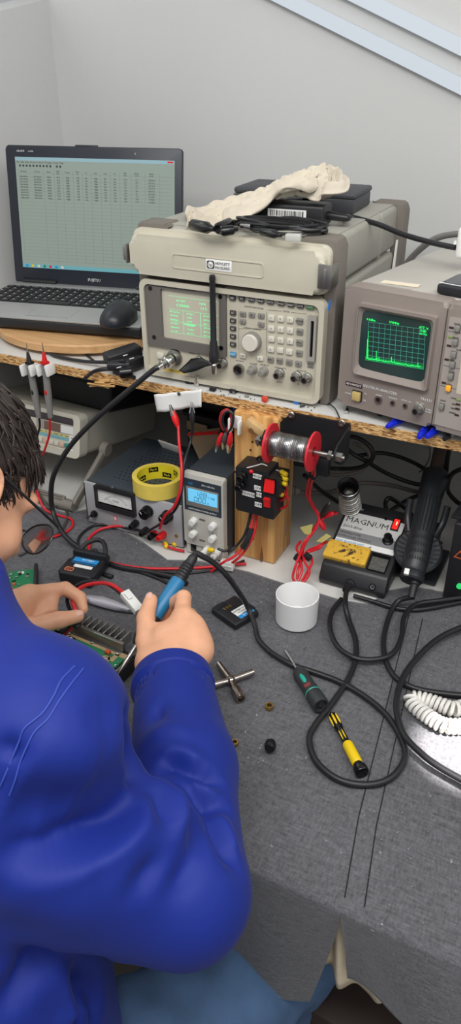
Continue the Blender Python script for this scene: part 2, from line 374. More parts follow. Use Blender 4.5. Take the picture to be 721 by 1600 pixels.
back = [Pz(x, y, BT) for x, y in ((0, 770), (60, 792), (120, 806), (160, 800), (200, 828), (245, 852), (290, 884), (340, 886), (370, 892), (430, 905), (480, 922), (530, 937), (590, 955), (640, 962))]
bx = [-1.25]+[v.x for v in back]+[-.16, -.12, 0, .4]; by = [back[0].y+.01]+[v.y for v in back]+[.0, .03, .06, .1]
backy = lambda x: float(np.interp(x, bx, by))
FY = -.556
def seam(y): return float(np.interp(y, [FY, -.446, -.042, .1], [-.108, -.128, -.177, -.19]))
def fold(x, t, side):       # overhang: t metres below the edge
    w = .010*math.sin(x*17+1)+.008*math.sin(x*41+2) + (.010*math.exp(-((x-.015)/.05)**2) if side else .012*math.exp(-((x+.2)/.05)**2))
    return FY - .006 - w*min(1, t/.08)*.9
def hem(x): return float(np.interp(x, [-1.2, -.3, -.13, -.112, -.108, -.02, .06, .4], [.54, .515, .525, .53, .612, .632, .678, .70]))
def clothside(x0, x1, side):
    rows = []; ys = []
    N = 60; nx = 90
    for j in range(nx+1):
        col = []
        u = j/nx
        for i in range(N+1):
            y0 = (x0 if side else seam(0)) ; t = i/N
            xa = seam(FY) if side else x0; xb = x1 if side else seam(FY)
            xf = xa+(xb-xa)*u; yb = backy(xf); y = yb+(FY-yb)*t
            sx = seam(y); x = (sx+(x1-sx)*u) if side else (x0+(sx-x0)*u)
            z = BT + .0009*math.sin(x*23+y*9)*math.sin(y*31) + .0009 + (.0022*math.exp(-((x-sx)/.006)**2)+.0014*math.exp(-((x-sx-.022)/.003)**2))
            if i < 2 and not (x > -.16): z += .0005
            col.append(Vector((x, y, z)))
        xf = col[-1].x; dx = 0
        for a in (20, 50, 80): col.append(Vector((xf, FY-.006*math.sin(R_(a)), BT-.006*(1-math.cos(R_(a))))))
        H = BT-.006-hem(xf)
        for i in range(1, 25):
            t = H*i/24; gap = (.017*min(1, t/.16)**1.3) * math.exp(-abs(xf-seam(FY))/.05)
            col.append(Vector((xf+(gap if side else -gap*1.1), fold(xf, t, side), BT-.006-t + (.004*math.sin(xf*30) if i == 24 else 0))))
        rows.append(col)
    return rows
b = B(M_clo); b.grid(clothside(-1.2, -.1, 0)); b.grid(clothside(0, .36, 1))
cl = b.obj('tablecloth', sharp=70, weld=.0004)
sm = cl.modifiers.new('thick', 'SOLIDIFY'); sm.thickness = .0012; sm.offset = -1
for off in (0, .022):
    B(mat('seam_thread', (34, 34, 36), .9)).tube([Vector((seam(y)+off, y, BT+.0009*math.sin((seam(y)+off)*23+y*9)*math.sin(y*31)+.0009+(.0014 if off else .0022))) for y in [-.045-.0085*k for k in range(0, 60)]], .0008, 5, 3).obj('seam', cl)
tag(cl, 'dark charcoal woven cloth covering the bench with an open seam at the front', 'tablecloth')
# lint and clippings on the cloth
M_lint = mat('lint', (170, 170, 170), .9); b = B(M_lint)
for k in range(130):
    if k < 80: q = Pz(random.gauss(560, 90), random.gauss(1010, 60), BT+.0025)
    else: q = Pz(random.uniform(330, 720), random.uniform(930, 1480), BT+.0025)
    if q.y < FY+.01 or q.y > backy(q.x)-.01: continue
    L = random.uniform(.0006, .0026); b.box(q, (L, .0005, .0005), 0, rot=Matrix.Rotation(random.uniform(0, 3.1), 3, 'Z'))
tag(b.obj('lint'), 'white lint and tiny wire clippings scattered over the cloth', 'lint', kind='stuff')
# ================================================================ RADIO TEST SET with its clipped-on top case
M_cream = mat('cream_instrument_paint', (196, 190, 172), 0.5, var=.04, vscale=25, bump=.08, bscale=700)
M_creamd = mat('beige_grey_case', (158, 156, 146), 0.55, var=.05, vscale=20, bump=.1, bscale=600)
M_taupe = mat('taupe_rubber', (112, 106, 98), 0.7, var=.06, vscale=40)
M_bez = mat('grey_bezel', (104, 99, 94), 0.55, var=.04, vscale=40)
M_bezd = mat('dark_header', (66, 60, 62), 0.5)
M_keyd = mat('key_dark_grey', (70, 68, 66), 0.5)
M_keym = mat('key_mid_grey', (134, 132, 126), 0.5)
M_keyc = mat('key_cream', (214, 210, 196), 0.5)
MH = TM((-.70, .024, SH), 0); hp = lambda x, y, d=0.0: UV(x, y, MH, d)
hpx = lambda X, Y, d=0.0: hp(340+X/4.006, 440+Y/4.006, d); hpl = lambda X, Y, d=0.0: hp(210+X/4.506, 420+Y/4.506, d)
H1, H2, DP = .1715, .2536, .385
T = thing('radio_test_set', 'cream radio test set with green screen, keypad and a flat case clipped on top', 'test instrument', MH)
b = B(M_creamd); b.box((.165, .19, .091), (.318, .335, .160), .008, 3)                              # main body
b.m(M_taupe).box((.165, .185, .0085), (.10, .30, .005), .001)
b.obj('case', T)
b = B(M_creamd); b.box((.165, .195, .2125), (.316, .35, .073), .009, 3); b.box((.165, .2, .2495), (.30, .345, .003), .001)
b.box((.165, .265, .2125), (.3185, .006, .0745), .003); b.obj('top_case', T, label='flat beige upper case')
# front frame and panel
b = B(M_cream, PF); b.ring(rrect(.004, .006, .326, .1695, .014), rrect(.012, .014, .318, .1615, .011), -.03, .006); b.obj('front_frame', T)
b = B(M_cream, PF); b.prism(rrect(.011, .013, .319, .1625, .011), -.03, -.002)
b.m(M_ink)
for t_, X, Y, s_ in (('SCREEN CONTROL', 215, 68, .0042), ('INSTRUMENT STATE', 490, 97, .0042), ('DATA FUNCTIONS', 225, 165, .0038), ('DATA', 430, 190, .0038), ('CURSOR CONTROL', 215, 297, .0034), ('MIC/ACC', 138, 500, .0034), ('VOLUME', 222, 518, .0034), ('SQUELCH', 292, 525, .0034), ('AUDIO OUT', 392, 543, .0034), ('AUDIO IN', 525, 562, .0034), ('HI     LO', 520, 648, .003), ('20 VP-P', 385, 632, .003)):
    u, v = hpx(X, Y); b.text(t_, u, v, s_, -.0019)
for t_, X, Y in (('RF IN/OUT', 285, 575), ('DUPLEX OUT', 420, 600), ('ANT IN', 600, 632)):
    u, v = hpl(X, Y); b.text(t_, u, v, .0034, -.0019)
for (a, c) in (((305, 190), (305, 470)), ((130, 180), (130, 430)), ((130, 297), (305, 300)), ((75, 60), (140, 65)), ((312, 180), (400, 188)), ((460, 195), (552, 205)), ((305, 78), (385, 85))):
    u0, v0 = hpx(*a); u1, v1 = hpx(*c); L = math.hypot(u1-u0, v1-v0); b.box(((u0+u1)/2, (v0+v1)/2, -.0019), (L, .0004, .0003), 0, rot=Matrix.Rotation(math.atan2(v1-v0, u1-u0), 3, 'Z'))
b.m(mat('yellow_label', (214, 186, 92), .5)); u, v = hpl(280, 722); b.box((u, v, -.0019), (.040, .0058, .0004)); b.m(M_ink).text('MAX 60 W', u, v, .0042, -.0016)
b.obj('front_panel', T)
# four rubber corner guards
def guard(mir, y0, y1, hump):
    X = lambda u: (.330-u if mir else u)
    ol = [(.319, 0), (.333, 0), (.337, .006), (.337, H2-.014), (.332, H2-.003), (.326, H2), (.337-hump+.006, H2), (.337-hump, H2-.006), (.337-hump, .2485), (.319, .2485)]
    if mir: ol = [(.330-u, v) for u, v in ol][::-1]
    B(M_taupe, PF).prism(ol, -y1, -y0, .003).obj('corner_guard', T)
guard(False, .012, .05, .062); guard(True, .012, .05, .062); guard(False, .352, .387, .062); guard(True, .352, .387, .062)
# protruding front cover of the top case
LD = -.010
u0, v0 = hp(207, 424, LD); u1, v1 = hp(503, 404, LD); cu0 = hp(204, 396, LD)[0]; cu1 = hp(507, 432, LD)[0]
vb = (hp(215, 430, LD)[1]+hp(490, 458, LD)[1])/2; vt = .2455
b = B(M_cream, PF); b.prism(rrect(cu0-.002, vb-.002, cu1+.004, vt, .014), -.028, -.002, .003); b.prism(rrect(cu0, vb, cu1, vt-.006, .016), -.002, .012, .008, seg=4)
r0 = hp(270, 395, LD); r1 = hp(413, 436, LD); w0, w1 = rrect(r0[0], r1[1]+.001, r1[0], r0[1], .005), rrect(r0[0]+.0015, r1[1]+.0025, r1[0]-.0015, r0[1]-.0015, .004)
b.ring(w0, w1, .010, .0132); b.obj('front_cover', T)
u, v = hp(342, 415, LD-.003); b = B(M_lab, PF); b.box((u, v, .0126), (.044, .0165, .0006), .0001)
b.m(M_ink).prism(rrect(u-.0205, v-.006, u-.0075, v+.006, .003), .0129, .0132); b.m(M_lab).prism(circ(.0048, 20, u-.014, v), .0132, .0134); b.m(M_ink).text('hp', u-.014, v, .0072, .0135)
b.text('HEWLETT', u-.006, v+.0028, .0056, .0131, align='LEFT'); b.text('PACKARD', u-.006, v-.0034, .0056, .0131, align='LEFT'); b.obj('maker_label', T, label='white maker label')
# metal latches on both sides
for sgn in (1, -1):
    b = B(M_stl); bx_ = .3395 if sgn > 0 else -.0095
    if sgn > 0: b.box((bx_-.0035, .010, .207), (.0016, .052, .034), .0006); b.box((bx_-.013, -.0155, .207), (.020, .0016, .034), .0006); b.box((bx_-.012, -.017, .205), (.004, .003, .026), .001)
    else: b.box((bx_-.003, .008, .207), (.004, .04, .030), .001); b.box((bx_-.0075, -.004, .207), (.006, .014, .022), .002)
    b.obj('latch', T, label='metal draw latch')
b = B(M_wht); b.mesh([(.3265, .325, .02), (.3265, .345, .02), (.3265, .372, .23), (.3265, .358, .23), (.3305, .325, .02), (.3305, .345, .02), (.3305, .372, .23), (.3305, .358, .23)], [(0, 1, 2, 3), (4, 5, 6, 7), (0, 1, 5, 4), (1, 2, 6, 5), (2, 3, 7, 6), (3, 0, 4, 7)]); b.obj('tilt_stand', T)
for u in (.04, .29):
    for y in (.045, .33): B(M_blk).cyl((u, y, 0), (u, y, .0095), .012, .011, bev=.001).obj('foot', T)
# screen bezel and screen
cs = [hpl(*q) for q in ((62, 62), (650, 130), (650, 620), (110, 535))]; U0 = (cs[0][0]+cs[3][0])/2; U1 = (cs[1][0]+cs[2][0])/2; V0 = (cs[2][1]+cs[3][1])/2; V1 = (cs[0][1]+cs[1][1])/2
ss = [hpl(*q) for q in ((178, 135), (605, 185), (605, 545), (215, 488))]; S0 = (ss[0][0]+ss[3][0])/2; S1 = (ss[1][0]+ss[2][0])/2; T0 = (ss[2][1]+ss[3][1])/2; T1 = (ss[0][1]+ss[1][1])/2
b = B(M_bez, PF); b.ring(rrect(U0, V0, U1, V1, .003), rrect(S0, T0, S1, T1, .004), -.012, .003)
b.m(M_bezd).box(((U0+U0+(U1-U0)*.63)/2+.004, V1-.0065, .003), ((U1-U0)*.63, .0095, .0008), .0003)
b.m(M_keym); hb = (U0+.013, V1-.0065); b.prism(circ(.0038, 16, *hb), .0032, .0038); b.m(M_bezd).text('hp', hb[0], hb[1], .0055, .004)
b.m(M_prt).text('HEWLETT', U0+.019, V1-.0048, .0032, .0035, align='LEFT').text('PACKARD', U0+.019, V1-.0086, .0032, .0035, align='LEFT').text('8920A   0.4-1000MHz', U0+.045, V1-.0046, .0034, .0035, align='LEFT').text('RF COMMUNICATIONS TEST SET', U0+.045, V1-.0088, .0030, .0035, align='LEFT')
b.obj('screen_bezel', T)
for q in ((120, 133), (612, 192), (147, 477), (620, 553)):
    u, v = hpl(*q); B(M_blkg, PF).cyl((u, v, .003), (u, v, .0042), .0035, n=12).obj('bezel_screw', T)
M_crt = mat('crt_green_glass', (88, 112, 92), 0.12, emit=.16, ecol=(120, 176, 128))
M_crtl = mat('crt_trace', (120, 230, 160), 0.5, emit=.65, ecol=(112, 214, 152))
nx = 16; rows = []
for j in range(13):
    rows.append([Vector((S0-.001+(S1-S0+.002)*i/nx, T0-.001+(T1-T0+.002)*j/12, -.0075+.005*(1-((i/nx-.5)*2)**2*.5-((j/12-.5)*2)**2*.5))) for i in range(nx+1)])
b = B(M_crt, PF); b.grid(rows); sc = b.obj('screen', T, label='green lit display')
b = B(M_crtl, PF); zc = -.0018; Wd, Hd = S1-S0, T1-T0
ln = lambda a, c, d, e: b.box((S0+Wd*(a+d)/2, T0+Hd*(c+e)/2, zc), (max(.0004, Wd*abs(d-a)), max(.0004, Hd*abs(e-c)), .0002))
for y in (.86, .60, .13): ln(.12, y, .96, y)
ln(.12, .36, .96, .36); ln(.36, .13, .36, .60); ln(.66, .13, .66, .60)
b.text('RX TEST', S0+Wd*.33, T0+Hd*.78, .0045, zc); b.text('0.00000', S0+Wd*.36, T0+Hd*.69, .0075, zc); b.text('DISTN', S0+Wd*.70, T0+Hd*.78, .0042, zc); b.text('0.0 %', S0+Wd*.72, T0+Hd*.69, .0055, zc)
for j, row in enumerate((('RF Gen Freq', 'AF Gen 1', 'AF Anl In'), ('150.00000', '1.0000', 'AM Demod'), ('Amplitude', 'To FM', 'Filter 1'), ('-80.0 dBm', '3.00 kHz', '50Hz HPF'), ('Atten Hold', 'Coupling', 'Ext Load'), ('On / Off', 'AC / DC', '8.00 ohm'))):
    for i, t_ in enumerate(row): b.text(t_, S0+Wd*(.13+.29*i), T0+Hd*(.55-.078*j), .0036, zc, align='LEFT')
ln(.37, .325, .57, .345); b.obj('screen_text', sc)
# keys
def key(X, Y, m, w=.0105, h=.0075, t='', tm=M_prt, z=.0035):
    u, v = hpx(X, Y); b = B(m, PF); b.box((u, v, z/2-.002), (w, h, z), .0012, 2)
    if t: b.m(tm).text(t, u, v, .0042, z-.0019)
    b.obj('key', T)
for (X, Y), t in zip(((95, 102), (153, 106), (213, 112), (272, 120), (332, 127), (399, 136), (460, 145), (520, 151)), ('RX', 'TX', 'DUPX', 'MSGS', 'TESTS', 'HOLD', 'PRINT', 'SAVE')): key(X, Y, M_keyd, t=t)
key(582, 157, mat('key_green', (62, 128, 62), .5), w=.012, h=.0085, t='PRESET')
for k, Y in enumerate((195, 245, 293, 343, 393)): key(98, Y, M_keyd, t='k%d' % (k+1))
key(98, 455, mat('key_blue', (70, 150, 196), .5), t='SHIFT')
for X, Y, t in ((159, 203, 'HZ'), (216, 208, 'dB'), (274, 214, '%'), (159, 250, '\u2191'), (274, 268, '\u2193')): key(X, Y, M_keym, t=t, tm=M_ink)
key(160, 465, M_keyc, t='ON', tm=M_ink); key(268, 481, M_keyc, t='\u2190', tm=M_ink)
for r_, t in zip((((338, 227), (396, 233), (455, 240)), ((338, 294), (396, 300), (455, 307)), ((338, 360), (396, 368), (455, 374)), ((335, 424), (393, 431), (450, 440))), ('789', '456', '123', '0.-')):
    for q, c in zip(r_, t): key(*q, M_keyc, t=c, tm=M_ink, w=.0105, h=.009)
for q, t in zip(((516, 247), (516, 313), (514, 381), (513, 448), (333, 488), (390, 495), (449, 505), (507, 514)), ('ENTER', 'GHz', 'MHz', 'kHz', 'EEX', 'AVG', 'LO', 'HI')): key(*q, M_keym, t=t, tm=M_ink, h=.009)
u, v = hpx(198, 388, -.012); b = B(M_keyc, PF); b.lathe([(0, .014), (.0125, .014), (.0135, .013), (.0138, 0), (0, 0)], (u, v, -.002), (0, 0, 1), 28); b.m(M_keym).lathe([(.0138, 0), (.0158, 0), (.0155, .009), (.0136, .0095)], (u, v, -.002), (0, 0, 1), 36); b.obj('tuning_knob', T)
p0 = hpx(572, 207); p1 = hpx(612, 500); b = B(mat('slot_grey', (158, 155, 146), .5), PF); b.ring(rrect(p0[0], p1[1], p1[0], p0[1], .002), rrect(p0[0]+.005, p1[1]+.006, p1[0]-.004, p0[1]-.008, .001), -.002, .003)
b.m(M_blkg).box(((p0[0]+p1[0])/2, (p0[1]+p1[1])/2, -.0013), (p1[0]-p0[0]-.006, p0[1]-p1[1]-.01, .001)); u, v = hpx(582, 527); b.m(M_keym).box((u, v, -.0015), (.0105, .008, .001)); b.m(M_ink).text('MEMORY', u, v+.0015, .0025, -.0009).text('CARD', u, v-.002, .0025, -.0009); b.obj('card_slot', T)
u, v = hpx(137, 547); b = B(M_stl, PF); b.ring(circ(.0088, 24, u, v), circ(.0066, 24, u, v), -.002, .006); b.m(M_blkg).prism(circ(.0066, 24, u, v), -.002, .003); b.m(M_brs)
for a in range(5): b.cyl((u+.0038*math.cos(a*1.1), v+.0038*math.sin(a*1.1), .003), (u+.0038*math.cos(a*1.1), v+.0038*math.sin(a*1.1), .0046), .0008, n=8)
b.obj('round_socket', T)
for q in ((212, 557), (282, 568)):
    u, v = hpx(*q, -.006); b = B(M_keym, PF); b.lathe([(.0075, 0), (.0075, .003), (.0058, .004), (.0052, .016), (.0046, .017), (0, .017)], (u, v, -.002), (0, 0, 1), 20); b.obj('small_knob', T)
def bnc(u, v, name='coaxial_socket', L=.014, par=None):
    b = B(M_stl, PF); b.lathe([(.0085, -.002), (.0085, .002), (.0066, .003), (.0066, .005), (.0052, .0055), (.0052, L), (.0040, L), (.0040, L-.008), (0, L-.008)], (u, v, 0), (0, 0, 1), 20)
    for s_ in (-1, 1): b.cyl((u+s_*.005, v, L-.005), (u+s_*.0072, v, L-.005), .0012, n=8)
    b.m(M_blkg).prism(circ(.0039, 16, u, v), L-.0085, L-.007); b.obj(name, par or T)
for q in ((377, 585), (485, 603), (550, 615)): bnc(*hpx(*q, -.008))
bnc(*hpl(612, 675, -.007)); u, v = hpl(455, 648); bnc(u, v, L=.010)
u, v = hpl(185, 612); B(M_keyc, PF).box((u, v, 0), (.0125, .011, .004), .001).obj('power_button', T)
u, v = hpl(285, 625); NC = (u, v)
b = B(M_stl, PF); b.lathe([(.014, -.002), (.014, .003), (.0095, .004), (.0095, .010), (0, .010)], (u, v, 0), (0, 0, 1), 24); b.obj('antenna_socket', T)
# blue scribble on the right guard
b = B(mat('marker_blue', (40, 110, 190), .6)); q = Px(514, 478, -.70+.3375)-MH.translation
for k in range(4): b.tube([q+Vector((.0004, -.004+.002*k, -.006)), q+Vector((.0004, -.001+.001*k, .004)), q+Vector((.0004, .003, -.004+.003*k)), q+Vector((.0004, .006-.002*k, .007))], .0006, 5, 3)
b.obj('marker_scribble', T)

# ---- thick coaxial lead from the radio test set, arcing down to the bench
Nw = MH @ (PF @ Vector((NC[0], NC[1], .01)))
cl_ = thing('coaxial_lead', 'thick black coaxial lead looping from the left metal socket down over the bench', 'cable', TM((0, 0, 0)))
fr = Nw+Vector((-.006, -.022, -.004)); ax_ = (fr-Nw).normalized()
b = B(M_chr); b.lathe([(.0085, 0), (.0108, .002), (.0108, .014), (.0095, .016), (.008, .017), (.008, .022), (.006, .024), (.0048, .034), (0, .034)], Nw, (fr-Nw), 24)
b.obj('plug', cl_, label='knurled silver plug')
pts = [fr+ax_*.006, Py(240, 578, -.02), Py(205, 607, -.035), Py(160, 645, -.055), Py(113, 693, -.07), Py(87, 735, -.085), Py(80, 765, -.09), Py(83, 800, -.095), Pz(100, 835, BT+.02), Pz(130, 860, BT+.006), Pz(180, 884, BT+.006), Pz(230, 893, BT+.006), Pz(270, 902, BT+.006), Pz(292, 912, BT+.006)]
B(M_rub).tube(pts, .0048, 10, 10).obj('lead', cl_)

# ---- stub antenna on an adapter, and black tape strip between sockets
u, v = hpl(570, 690, -.012); P0 = MH @ (PF @ Vector((u, v, .016)))
A = thing('whip_antenna', 'slim black rubber whip antenna standing up in front of the green screen', 'antenna', TM(P0))
top = Py(332, 430, P0.y-.004); ax_ = (top-P0).normalized(); L = (top-P0).length
b = B(M_chr); b.lathe([(.0052, -.010), (.0058, -.009), (.0058, .006), (.005, .007), (.005, .014)], (0, 0, 0), ax_, 20); b.cyl((0, .004, 0), (0, .02, 0), .0048); b.obj('metal_connector', A, label='silver coaxial connector')
b = B(M_blk); b.lathe([(.0072, .010), (.0078, .013), (.0078, .024), (.0066, .027), (.0062, .043), (.0050, .046), (.0046, L-.008), (.0052, L-.006), (.0044, L), (0, L+.001)], (0, 0, 0), ax_, 20); b.obj('sleeve', A)
b = B(mat('black_tape', (22, 22, 24), .35)); rows = []
for x, y, d in ((316, 712, -.022), (360, 672, -.012), (400, 632, -.012), (470, 625, -.018), (520, 650, -.024), (540, 662, -.026)):
    u, v = hpl(x, y, d); rows.append((Vector((u, d, v))))
lo = [(316, 716, -.024), (350, 735, -.024), (400, 727, -.022), (440, 715, -.024), (500, 690, -.026), (540, 680, -.027)]
r2 = []
for x, y, d in lo: u, v = hpl(x, y, d); r2.append(Vector((u, d, v)))
M0 = MH; b.M = M0; b.grid([[a.lerp(c, t) for t in (0, .33, .66, 1)] for a, c in zip(rows, r2)])
tp = b.obj('tape_strap'); mdf = tp.modifiers.new('t', 'SOLIDIFY'); mdf.thickness = .0012
tag(tp, 'folded strip of black tape sagging between the front sockets', 'tape')

# ================================================================ THINGS ON TOP OF THE RADIO TEST SET
ZT = SH+H2-.0025
bl = Pz(363, 322, ZT); fr_ = Pz(553, 337, ZT)
M_ddk = mat('dark_grey_box', (62, 63, 68), .55, var=.05, vscale=40)
f0 = Pz(365, 323, ZT); f1 = Pz(554, 336, ZT); d_ = (f1-f0); ang = math.atan2(d_.y, d_.x); Wb = d_.length
Tb = thing('flat_box', 'flat dark grey box at the back on top of the radio test set', 'box', TM(f0+Vector((0, 0, .0005)), ang))
hB = Py(363, 292, f0.y).z - ZT
B(M_ddk).box((Wb/2, .055, hB*.36), (Wb-.004, .106, hB*.72), .003).obj('tray', Tb); B(M_ddk).box((Wb/2, .055, hB*.85), (Wb, .11, hB*.30), .004).obj('lid', Tb)
# laptop charger brick
q0 = Pz(411, 366, ZT); q1 = Pz(501, 362, ZT)
c = Pz(458, 345, ZT+.015); 
ang = R_(4); Ta = thing('laptop_charger', 'black laptop charger brick with a white barcode label beside the cloth', 'charger', TM(Pz(455, 352, ZT)+Vector((0, .012, .0)), ang))
b = B(M_blk); b.box((0, 0, .0165), (.108, .048, .031), .004, 3); b.obj('brick', Ta)
b = B(M_lab); b.box((-.004, -.0244, .019), (.062, .0006, .012)); b.m(M_blkg)
x = -.030
while x < .024: w = random.choice((.0006, .001, .0014)); b.box((x, -.0248, .019), (w, .0003, .008)); x += w+random.choice((.0008, .0012, .002))
b.obj('barcode_label', Ta, label='white barcode label')
b = B(M_rub); b.lathe([(.006, 0), (.0065, .004), (.0055, .03), (.004, .034), (0, .034)], (.054, 0, .016), (1, -.1, -.05)); b.obj('cord_plug', Ta)
cA = Ta.matrix_world @ Vector((.086, -.002, .015)) if False else TM(Pz(455, 352, ZT)+Vector((0, .012, .0)), ang) @ Vector((.088, -.0035, .0145))
cable('power_cord', 'black power cord running from the charger over to the right edge', 'cord', [cA, Py(545, 338, .22), Py(590, 350, .215), Py(630, 366, .20), Py(675, 379, .18), Py(712, 387, .16)], .0042, M_rub, sub=10)
# beige cloth draped over box and charger
M_can = mat('beige_canvas', (206, 196, 178), .9, var=.06, vscale=60, bump=.3, bscale=900, sheen=.2)
def drape(path, widths, lift, seed, nseg=60, nw=26, amp=.006):
    rows = []; C_ = spline(path, 12); n = len(C_)
    for i, c_ in enumerate(C_):
        f = i/(n-1); g = f*(len(widths)-1); a0 = min(int(g), len(widths)-2); w = widths[a0]+(widths[a0+1]-widths[a0])*(g-a0)
        t = (C_[min(n-1, i+1)]-C_[max(0, i-1)]).normalized(); s_ = t.cross(Vector((0, 0, 1))).normalized()
        r = []
        for j in range(nw+1):
            x = (j/nw-.5)*2; hgt = amp*((1-abs(math.sin(x*4.5+f*4+seed)))**1.6*1.5+(1-abs(math.sin(x*7.5-f*9+seed*2)))**2*.8*math.sin(f*11+seed)-.6+.15*math.sin(x*13+f*31)) + lift*(1-abs(x)**2.5)
            r.append(c_ + s_*(x*w*(1+.08*math.sin(f*17+seed))) + Vector((0, 0, hgt)))
        rows.append(r)
    return rows
b = B(M_can)
L1 = [Pz(306, 346, ZT+.003), Pz(340, 332, ZT+.010), Pz(380, 318, ZT+.022), Pz(420, 303, ZT+.038), Pz(450, 290, ZT+.052), Pz(478, 277, ZT+.066), Pz(508, 268, ZT+.074)]
b.grid(drape(L1, [.020, .050, .060, .046, .036, .030, .022], .006, 1.0, amp=.0085))
L2 = [Pz(300, 352, ZT+.003), Pz(345, 341, ZT+.006), Pz(390, 329, ZT+.02), Pz(430, 308, ZT+.040), Pz(462, 292, ZT+.056), Pz(492, 284, ZT+.062), Pz(518, 292, ZT+.056)]
b.grid(drape(L2, [.012, .026, .03, .028, .026, .034, .022], .008, 2.6, amp=.009))
L3 = [Pz(505, 268, ZT+.072), Pz(519, 275, ZT+.068), Pz(521, 290, ZT+.060), Pz(510, 303, ZT+.048), Pz(485, 304, ZT+.045), Pz(455, 303, ZT+.045), Pz(432, 306, ZT+.042)]
b.grid(drape(L3, [.016, .022, .024, .020, .017, .015, .012], .006, 4.2, amp=.008))
cv = b.obj('canvas_cloth', sharp=80); md = cv.modifiers.new('t', 'SOLIDIFY'); md.thickness = .0022; md.offset = 0
tag(cv, 'crumpled beige canvas cloth draped over the charger and dark box', 'cloth')
# coiled black charging lead with plugs
Tc = thing('coiled_lead', 'coil of thin black leads with plugs in front of the charger brick', 'cable', TM((0, 0, 0)))
b = B(M_rub); cc = Pz(440, 357, ZT+.006); pts = []
for k in range(64):
    a = 2*math.pi*k/16; rx = .068+.006*math.sin(k*1.7); ry = .032+.004*math.cos(k*2.3)
    pts.append(cc+Vector((rx*math.cos(a)*.98, ry*math.sin(a), -.002+.0034*(k/16)+.002*math.sin(k*.9))))
b.tube(pts, .0024, 7, 4)
pts = []
for k in range(40):
    a = 2*math.pi*k/16+1; pts.append(cc+Vector((-.004+.058*math.cos(a)+.004*math.sin(k), -.004+.027*math.sin(a), .004+.003*(k/16))))
b.tube(pts, .0022, 7, 4)
b.tube([cc+Vector((-.06, -.005, .01)), Py(395, 340, .12), Py(420, 322, .17), Py(450, 314, .2), Py(500, 311, .2)], .003, 7, 8); b.obj('lead', Tc)
for (x0, y0, x1, y1, r) in ((300, 351, 335, 358, .0085), (340, 358, 366, 346, .0085), (345, 362, 372, 358, .007), (408, 362, 440, 368, .006), (475, 311, 508, 311, .005)):
    z0 = ZT+.009 if y0 > 320 else None
    a = Pz(x0, y0, ZT+r+.001) if y0 > 320 else Py(x0, y0, .19); c = Pz(x1, y1, ZT+r+.003) if y0 > 320 else Py(x1, y1, .19)
    b = B(M_blkg); b.lathe([(0, 0), (r*.7, 0), (r, .004), (r, (c-a).length*.7), (r*.55, (c-a).length*.85), (r*.4, (c-a).length), (0, (c-a).length)], a, c-a, 14); b.obj('plug', Tc)
q = Pz(459, 371, ZT+.006); rt = Matrix.Rotation(R_(10), 3, 'Z')
B(mat('clear_plastic', (222, 222, 216), .15, trans=.35)).box(q, (.022, .013, .010), .0015, rot=rt).obj('network_plug', Tc, label='clear network plug')
q = Pz(384, 353, ZT+.012); B(M_chr).box(q, (.016, .010, .006), .0012, rot=rt).obj('usb_plug', Tc, label='metal plug end')
# ================================================================ SPECTRUM ANALYZER
M_sa = mat('warm_grey_instrument', (142, 131, 124), 0.5, var=.03, vscale=30, bump=.08, bscale=700)
M_sat = mat('pale_grey_top_cover', (178, 174, 166), 0.55, var=.04, vscale=18, bump=.06, bscale=500)
M_sap = mat('control_plate', (166, 157, 150), 0.5)
MS = TM((-.345, .020, SH+.016), R_(-11)); sx_ = lambda X, Y, d=0.0: UV(540+X/3.983, 450+Y/3.983, MS, d); sp_ = lambda x, y, d=0.0: UV(x, y, MS, d)
S = thing('spectrum_analyzer', 'warm grey spectrum analyzer with green grid trace at the right of the shelf', 'test instrument', MS)
SW, SHT, SD = .305, .180, .43
b = B(M_sat); b.box((SW/2, SD/2+.012, SHT/2+.001), (SW-.006, SD-.03, SHT-.003), .005, 3); b.obj('case', S, label='pale cover')
b = B(M_sa, PF); g = sx_(648, 75)[0]; 
b.prism(rrect(0, 0, g-.0008, SHT, .007), -.03, 0, .006, seg=3); b.prism(rrect(g+.0008, 0, SW, SHT, .007), -.03, 0, .006, seg=3); b.box((SW/2, SHT/2, -.018), (SW-.01, SHT-.004, .024)); b.obj('front_fascia', S)
b = B(M_sat, PF); b.box((.05, SHT+.0, -.035), (.07, .0012, .006)); 
for u in (.05, .26):
    for y in (-.06, -.38): B(M_blk, PF).cyl((u, 0, y), (u, -.016, y), .011, .010, n=16, bev=.001).obj('foot', S)
b.obj('label_tab', S); b = B(M_blk, PF); b.box((.036, -.004, -.03), (.065, .007, .012), .001); b.box((.062, -.0085, -.03), (.006, .0145, .012), .001); b.obj('tilt_leg', S)
# raised screen hood
o4 = [sx_(*q, -.008) for q in ((78, 100), (572, 165), (507, 640), (45, 545))]; i4 = [sx_(*q, .004) for q in ((118, 148), (545, 190), (503, 572), (95, 492))]
oa = (min(o4[0][0], o4[3][0])*.5+max(o4[0][0], o4[3][0])*.5, (o4[2][1]+o4[3][1])/2, (o4[1][0]+o4[2][0])/2, (o4[0][1]+o4[1][1])/2)
ia = ((i4[0][0]+i4[3][0])/2, (i4[2][1]+i4[3][1])/2, (i4[1][0]+i4[2][0])/2, (i4[0][1]+i4[1][1])/2)
b = B(M_sa, PF); O_ = rrect(*oa, .003); I_ = rrect(*ia, .008); I2 = rrect(ia[0]-.006, ia[1]-.009, ia[2]+.006, ia[3]+.006, .006); n_ = len(O_)
loops = [[(x, y, -.004) for x, y in O_], [(x, y, .008) for x, y in rrect(oa[0]+.001, oa[1]+.001, oa[2]-.001, oa[3]-.001, .003)], [(x, y, .008) for x, y in I2], [(x, y, .0004) for x, y in I_]]
b.grid([[Vector(p_) for p_ in L_] for L_ in loops], closed_u=True)
